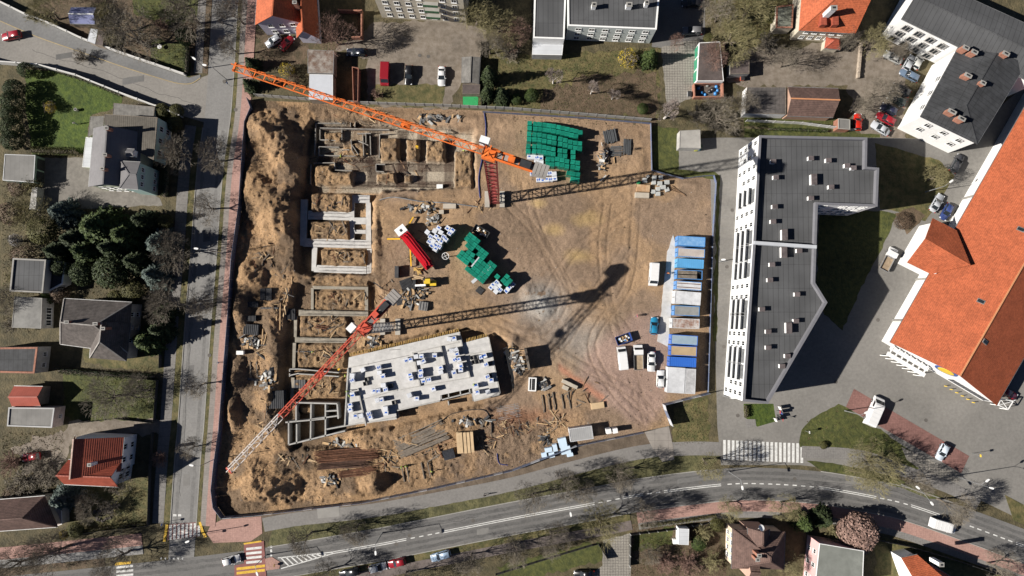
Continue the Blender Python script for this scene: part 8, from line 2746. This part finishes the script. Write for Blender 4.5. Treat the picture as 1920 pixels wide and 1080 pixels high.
def car(x, y, deg, kind, colour, rgb, label, group=None, zt=None, sc=1.0):
	pm = paint('car_' + colour.replace(' ', '_'), rgb, .3)
	hz = {'van': 1.6, 'truck': 1.0}.get(kind, 1.0)
	p = G(x, y, hz)
	z = tz(p.x, p.y) if zt is None else zt
	t_ = thing({'van': 'delivery_van', 'truck': 'flatbed_truck'}.get(kind, 'parked_car'), label, {'van': 'van', 'truck': 'truck'}.get(kind, 'car'), (p.x, p.y, z + .02), R(deg), group)
	t_.scale = (sc, (1 + sc) / 2, (1 + sc) / 2)
	for nm, me_, sub in car_parts(kind, pm):
		o = inst(me_, nm, t_, sub[0] if sub else (0, 0, 0), 0, None, False)
		if sub:
			inst(sub[1][1], sub[1][0], o, (0, 0, 0), 0, None, False)
	return t_


WH, SV, GY, BK, RD, DR, BL, LB = (.72, .72, .72), (.42, .44, .47), (.13, .13, .135), (.012, .012, .014), (.42, .012, .018), (.25, .012, .02), (.03, .05, .16), (.3, .4, .52)
CARS = [
	(20, 66, -168, 'estate', 'dark red', DR, 'dark red estate car driving on the side road'), (512, 76, 215, 'hatch', 'silver', SV, 'silver hatchback below the lavender house'), (537, 80, 50, 'hatch', 'red', DR, 'dark red hatchback beside the silver one below lavender house'),
	(668, 97, 180, 'estate', 'dark blue', (.015, .02, .035), 'dark blue car parked in tree shadow below the reddish tree'), (721, 137, -92, 'van', 'red', RD, 'bright red van in the gravel yard'), (766, 140, -92, 'estate', 'black', BK, 'black car beside the red van in the yard'), (828, 142, -91, 'sedan', 'white', WH, 'white car on the right of the gravel yard'),
	(1298, 57, 180, 'suv', 'grey', GY, 'grey car in the dark courtyard right of the grey building'), (1297, 5, 180, 'estate', 'black', BK, 'black car in the courtyard at the top edge'),
	(1676, 107, 152, 'sedan', 'grey silver', (.3, .3, .29), 'grey car nearest the white tenement wall under branches'), (1706, 117, 60, 'hatch', 'silver', SV, 'small silver car below the tenement windows'), (1723, 114, 60, 'hatch', 'pale', (.5, .5, .48), 'pale car squeezed next to the small silver one'),
	(1706, 140, 152, 'estate', 'steel blue', (.1, .14, .2), 'steel blue car in the tenement parking row'), (1690, 168, 152, 'estate', 'black', BK, 'black car with red tail below the steel blue car'), (1682, 186, 152, 'estate', 'dark green', (.02, .03, .028), 'dark green car under the branches of the wide tree'),
	(1668, 204, 152, 'hatch', 'navy', (.02, .022, .045), 'navy car between the dark green and red cars'), (1662, 222, 150, 'estate', 'red', RD, 'red estate car in the tenement row'), (1652, 240, 148, 'sedan', 'silver', (.5, .52, .52), 'silver car at the southern end of the tenement row'), (1609, 228, 85, 'hatch', 'bright red', (.5, .02, .01), 'bright red car beside the brick shed'),
	(1795, 306, 60, 'suv', 'graphite', (.07, .07, .075), 'graphite car at the tenement south gable'), (1758, 380, 58, 'sedan', 'silver', SV, 'silver car parked right of the courtyard lawn'), (1776, 397, 240, 'hatch', 'blue', BL, 'dark blue car behind the silver one by the hall'), (1667, 486, 62, 'truck', 'white', WH, 'white flatbed truck in the shaded lane beside the hall'),
	(1642, 772, 65, 'van', 'white', WH, 'white van on the red parking strip'), (1768, 848, -118, 'hatch', 'pale blue white', (.55, .62, .7), 'pale car on the red parking strip under tree shadow'), (1772, 987, -16, 'van', 'white', WH, 'white van driving on the main road'),
	(433, 1051, 15, 'hatch', 'white', WH, 'white car waiting at the junction crossing'), (655, 1075, 194, 'estate', 'black', BK, 'black car parked at the bottom edge, leftmost of the row'), (708, 1065, 14, 'hatch', 'silver', (.45, .49, .55), 'silver car parked nose to tail with the red one'), (744, 1056, 194, 'hatch', 'red', (.45, .02, .03), 'red car parked between silver and light blue cars'),
	(826, 1043, 196, 'estate', 'light blue', LB, 'light blue estate parked right of the red car'), (57, 857, 188, 'hatch', 'red', (.45, .03, .04), 'small red car on the yard left of the red-roofed house'), (1095, 1078, 180, 'sedan', 'black', BK, 'black car by the cobbled drive at the bottom edge'), (1893, 738, -30, 'hatch', 'dark red', DR, 'dark red car in shadow east of the orange hall'),
	(1227, 514, 266, 'van', 'white', WH, 'white van parked alone beside the container row'), (1227, 611, 85, 'hatch', 'azure', (.02, .2, .36), 'azure blue car on the rubble parking'), (1168, 672, 96, 'van', 'white', WH, 'white van left of the flatbed truck'), (1197, 670, 91, 'truck', 'white', WH, 'white flatbed truck between the vans on the site'),
	(1222, 678, 268, 'sedan', 'white', WH, 'white saloon right of the flatbed truck on the site'), (1239, 711, 88, 'hatch', 'white', WH, 'white car parked against the southern white cabin'), (1890, 700, 60, 'suv', 'black', BK, 'black car in shadow along the east side of the hall'),
]
for x, y, dg, kd, cn, rgb, lb in CARS:
	car(x, y, dg, kd, cn, rgb, lb, sc={1642: 1.3, 1772: 1.12}.get(x, 1.0))

# ================================================================ PEOPLE


def person_mesh(top, legs, hair, helmet=None, stride=.25):
	"""one continuous skinned figure; colours by body region"""
	J = dict(pel=(0, 0, .95), chest=(0, .02, 1.28), neck=(0, .02, 1.48), head=(.0, .05, 1.63), crown=(0, .05, 1.76), shl=(-.19, .02, 1.42), ell=(-.27, .02, 1.15), wrl=(-.24, .2, .98), shr=(.19, .02, 1.42), elr=(.27, .0, 1.15), wrr=(.26, .1, .92),
 hil=(-.1, 0, .92), knl=(-.11, stride, .5), anl=(-.11, stride * .6, .09), tol=(-.12, stride * .6 + .17, .05), hir=(.1, 0, .92), knr=(.11, -stride * .3, .5), anr=(.11, -stride, .1), tor=(.12, -stride + .17, .05), hdl=(-.23, .27, .93), hdr=(.26, .15, .84))
	RR = dict(pel=.15, chest=.17, neck=.06, head=.1, crown=.075, shl=.085, ell=.055, wrl=.038, shr=.085, elr=.055, wrr=.038, hil=.1, knl=.068, anl=.045, tol=.04, hir=.1, knr=.068, anr=.045, tor=.04, hdl=.04, hdr=.04)
	E = [('pel', 'chest'), ('chest', 'neck'), ('neck', 'head'), ('head', 'crown'), ('chest', 'shl'), ('shl', 'ell'), ('ell', 'wrl'), ('wrl', 'hdl'), ('chest', 'shr'), ('shr', 'elr'), ('elr', 'wrr'), ('wrr', 'hdr'), ('pel', 'hil'), ('hil', 'knl'), ('knl', 'anl'), ('anl', 'tol'), ('pel', 'hir'), ('hir', 'knr'), ('knr', 'anr'), ('anr', 'tor')]
	names = list(J)
	me_ = bpy.data.meshes.new('body')
	me_.from_pydata([J[n] for n in names], [(names.index(a), names.index(b)) for a, b in E], [])
	o = bpy.data.objects.new('skin_source', me_)
	COL.objects.link(o)
	md = o.modifiers.new('s', 'SKIN')
	for i, n in enumerate(names):
		me_.skin_vertices[0].data[i].radius = (RR[n], RR[n] * (.75 if n in ('chest', 'pel') else 1))
	me_.skin_vertices[0].data[0].use_root = True
	s = o.modifiers.new('d', 'SUBSURF')
	s.levels = s.render_levels = 1
	dg = bpy.context.evaluated_depsgraph_get()
	out = bpy.data.meshes.new_from_object(o.evaluated_get(dg))
	bpy.data.objects.remove(o)
	out.materials.clear()
	skin = M('skin', (.45, .27, .2), var=.1, dirt=0)
	for m in (top, legs, skin, hair, M('shoe', (.03, .028, .025), var=.2)):
		out.materials.append(m)
	for f in out.polygons:
		c = f.center
		if c.z > 1.66 or (c.z > 1.56 and c.y < .02):
			f.material_index = 3
		elif c.z > 1.47:
			f.material_index = 2
		elif c.z < .12:
			f.material_index = 4
		elif abs(c.x) > .2 and c.z < .98:
			f.material_index = 2
		elif c.z < .96:
			f.material_index = 1
		else:
			f.material_index = 0
	out.shade_smooth()
	auto_uv(out)
	return out


HV = M('hi_vis', (.45, .62, .03), rough=.6, var=.08, dirt=.1)
ORV = M('hi_vis_orange', (.7, .17, .03), rough=.6, var=.08, dirt=.1)
NAVY = M('navy_cloth', (.03, .04, .08), var=.15)
PM = {'hv': person_mesh(HV, NAVY, paint('helmet_white', (.7, .7, .68))), 'or': person_mesh(ORV, NAVY, paint('helmet_yellow', (.7, .5, .05))), 'wb': person_mesh(M('pale_shirt', (.5, .48, .5), var=.1), M('jeans', (.06, .09, .17), var=.15), M('hair_brown', (.06, .035, .02))),
 'dk': person_mesh(M('dark_coat', (.03, .028, .03), var=.2), M('grey_trousers', (.08, .08, .085), var=.2), M('hair_brown', (.06, .035, .02))), 'pk': person_mesh(M('pink_jacket', (.5, .16, .17), var=.1), M('jeans', (.06, .09, .17)), M('hair_brown', (.06, .035, .02)))}
for x, y, k, a, z, lb in ((653, 733, 'hv', 20, DZ, 'worker in yellow vest at the west edge of the concrete deck'), (657, 741, 'hv', 140, DZ, 'second yellow-vested worker just south of the first on the deck edge'), (889, 720, 'hv', 60, DZ, 'worker in yellow vest beside the stairwell on the deck'),
 (753, 876, 'hv', 80, None, 'yellow-vested worker by the sleepers, left of a pair'), (761, 874, 'hv', 200, None, 'yellow-vested worker by the sleepers, right of a pair'), (810, 884, 'hv', 0, None, 'single yellow-vested worker south of the timber stack'),
 (585, 660, 'hv', 30, None, 'yellow-vested worker on the sand under the red jib'), (635, 288, 'hv', 90, None, 'yellow-vested worker among the north-west formwork'), (1253, 512, 'or', 180, .07, 'orange-vested worker in front of the plank-roofed container'), (1195, 592, 'pk', 100, None, 'person in pink jacket walking on the rubble parking'),
 (410, 680, 'wb', 95, .12, 'person in pale shirt walking on the western pavement'), (909, 929, 'dk', 15, .07, 'person in dark coat walking along the main street footway'), (645, 705, 'hv', 270, -1.0, 'yellow-vested worker between the twin wall and the deck'), (140, 231, 'wb', 30, .02, 'person in white top standing on the bright green lawn'),
 (870, 283, 'hv', 0, None, 'yellow-vested worker on the soil block below the crane cab')):
	p = G(x, y, 1.0)
	zz = z if z is not None else tz(p.x, p.y)
	t_ = thing('person', lb, 'person', (p.x, p.y, zz), R(a))
	inst(PM[k], 'body', t_, (0, 0, 0), 0, None, False)

# ================================================================ LAMPS, SIGNS, SMALL THINGS


def lamp(base, heads, h, label, name='street_lamp'):
	p = G(*base)
	z0 = max(0, tz(p.x, p.y))
	t_ = thing(name, label, 'street lamp', (p.x, p.y, z0))
	MB().tube((p.x, p.y, z0), (p.x, p.y, h), .11, .06, 8).build('pole', STEEL, t_)
	MB().tube((p.x, p.y, z0), (p.x, p.y, z0 + .9), .16, .13, 8).build('pole_base', STEEL, t_)
	for hx in heads:
		q = Vector((p.x + hx[0], p.y + hx[1], h + .3))
		MB().tube((p.x, p.y, h - .05), q, .05, .04, 6).build('arm', STEEL, t_)
		d = Vector((hx[0], hx[1], 0)).normalized()
		a = math.atan2(d.y, d.x)
		MB().loft([[(q.x + (x * math.cos(a) - y * math.sin(a)), q.y + (x * math.sin(a) + y * math.cos(a)), z) for x, y in outline(.95, .4, 12, 3)] for z in (q.z - .05, q.z + .06, q.z + .13)]).build('lamp_head', PVC, t_)


lamp((717, 999), [(.1, -1.6)], 8, 'street lamp over the main road near the dashed centre line')
lamp((1061, 931), [(.3, -1.6)], 8, 'street lamp over the main road below the insulation packs')
lamp((1366, 884), [(.2, -1.6)], 8, 'street lamp over the main road by the zebra crossing')
lamp((1690, 908), [(-1.6, 1.4), (1.3, -1.9)], 8.5, 'two-armed street lamp at the far right of the main road')
lamp((1790, 892), [(1.2, 1.0), (2.0, -.6)], 8.5, 'two-armed street lamp beside the red parking strip')
lamp((416, 475), [(-2.0, .2)], 8, 'street lamp of the west street opposite the blue spruces')
lamp((426, 150), [(-1.5, .3)], 8, 'street lamp of the west street near the side road')
lamp((404, 860), [(-1.5, .3)], 8, 'street lamp of the west street near the crane jib tip')
lamp((385, 128), [(.8, -.6)], 7, 'street lamp at the side road corner')
lamp((1735, 360), [(1.2, 1.0)], 7, 'white lamp in the courtyard beside the silver car')
lamp((1584, 770), [(1.0, .6)], 7, 'lamp at the head of the red parking strip')
lamp((1350, 490), [(-.6, 0)], 4, 'low lamp beside the pavement of the apartment block')
lamp((1357, 742), [(.6, 0)], 4, 'low lamp at the south-west corner of the apartment block')
lamp((372, 1000), [(.5, .2)], 6, 'lamp at the western crossing of the main street')
lamp((500, 1040), [(.6, -1.5)], 7, 'lamp on the verge by the red crossing')


def signpost(x, y, h, label, col, shape):
	p = G(x, y)
	t_ = thing('road_sign', label, 'road sign', p)
	MB().tube((p.x, p.y, 0), (p.x, p.y, h), .04, .04, 6).build('post', STEEL, t_)
	n = {'round': 14, 'tri': 3, 'sq': 4}[shape]
	r_ = .36
	pts = [(r_ * math.cos(2 * math.pi * i / n + .785), r_ * math.sin(2 * math.pi * i / n + .785)) for i in range(n)]
	mb = MB()
	mb.loft([[(p.x + .05, p.y + a_, h - .4 + b_) for a_, b_ in pts], [(p.x + .08, p.y + a_, h - .4 + b_) for a_, b_ in pts]])
	mb.build('plate', paint('sign_' + col, dict(blue=(.03, .1, .4), red=(.5, .03, .03), yellow=(.7, .5, .03), white=(.6, .6, .6))[col]), t_)


signpost(433, 162, 2.6, 'blue sign on the east pavement opposite the side road', 'blue', 'sq')
signpost(312, 978, 2.6, 'blue crossing sign at the western zebra', 'blue', 'sq')
signpost(391, 1000, 2.6, 'yellow crossing sign at the eastern end of western zebra', 'yellow', 'sq')
signpost(516, 1058, 1.2, 'yellow bollard sign on the traffic island', 'yellow', 'round')
signpost(1455, 770, 2.6, 'round sign beside the apartment block flower bed', 'red', 'round')
signpost(1460, 785, 2.6, 'triangular sign below the apartment block', 'red', 'tri')
signpost(1510, 808, 2.4, 'sign at the tip of the grass triangle', 'white', 'sq')
signpost(1822, 850, 3.2, 'panel sign at the end of the red parking strip', 'yellow', 'sq')
for i, (x, y) in enumerate(((1458, 764), (1460, 772), (1456, 780), (1450, 786))):
	p = G(x, y)
	t_ = thing('advert_board', 'slim advertising board by the apartment block corner, %s from the top' % ORD[i], 'advert board', p, R(25), 'advertising boards by the flower bed')
	MB().box((0, 0, .6), (.08, .8, 1.3)).build('board', (PVC, paint('board_blue', (.05, .1, .3)), DARKM, PVC)[i], t_, world_space=False)
	for s in (-.3, .3):
		MB().box((0, s, 0), (.06, .06, .598)).build('leg', STEEL, t_, world_space=False)
for i, k in enumerate(range(6)):
	g = g0.lerp(g1, .66 + k * .055) + gn * 1.5
	o = MB().tube((g.x, g.y, 0), (g.x, g.y, .9), .1, .1, 10).build('bollard', paint('bollard_yellow', (.7, .5, .08)))
	tag(o, 'yellow bollard before the windowed half of the hall, %s from left' % ORD[i], 'bollard', 'yellow bollards before the hall')
p = G(302, 90)
t_ = thing('garden_table', 'white round table with boards in the small lawn at top left', 'garden table', p)
MB().tube((0, 0, .7), (0, 0, .76), .5, .5, 16).build('table_top', PVC, t_, world_space=False)
MB().tube((0, 0, 0), (0, 0, .7), .06, .06, 8).build('leg', PVC, t_, world_space=False)
p = G(145, 207)
t_ = thing('garden_well', 'round concrete pot on the bright green lawn', 'pot', p)
MB().tube((0, 0, 0), (0, 0, .8), .3, .36, 12).build('pot', CONC, t_, world_space=False)
MB().tube((0, 0, .5), (0, 0, .82), .26, .26, 10).build('soil', DARKM, t_, world_space=False)
p = G(1318, 172)
for i, (x, y, c) in enumerate(((1291, 178, (.3, .3, .3)), (1390, 148, (.4, .1, .06)))):
	p = G(x, y)
	t_ = thing('wheelie_bin', ('grey bin at the brick rubbish yard entrance', 'small red mower beside the brown shed')[i], ('waste bin', 'mower')[i], p)
	MB().box((0, 0, .15), (.8, 1.1, .8)).build('body', paint('wb%d' % i, c), t_, world_space=False)
	MB().box((0, 0, .953), (.85, 1.15, .1)).build('lid', DARKM, t_, world_space=False)
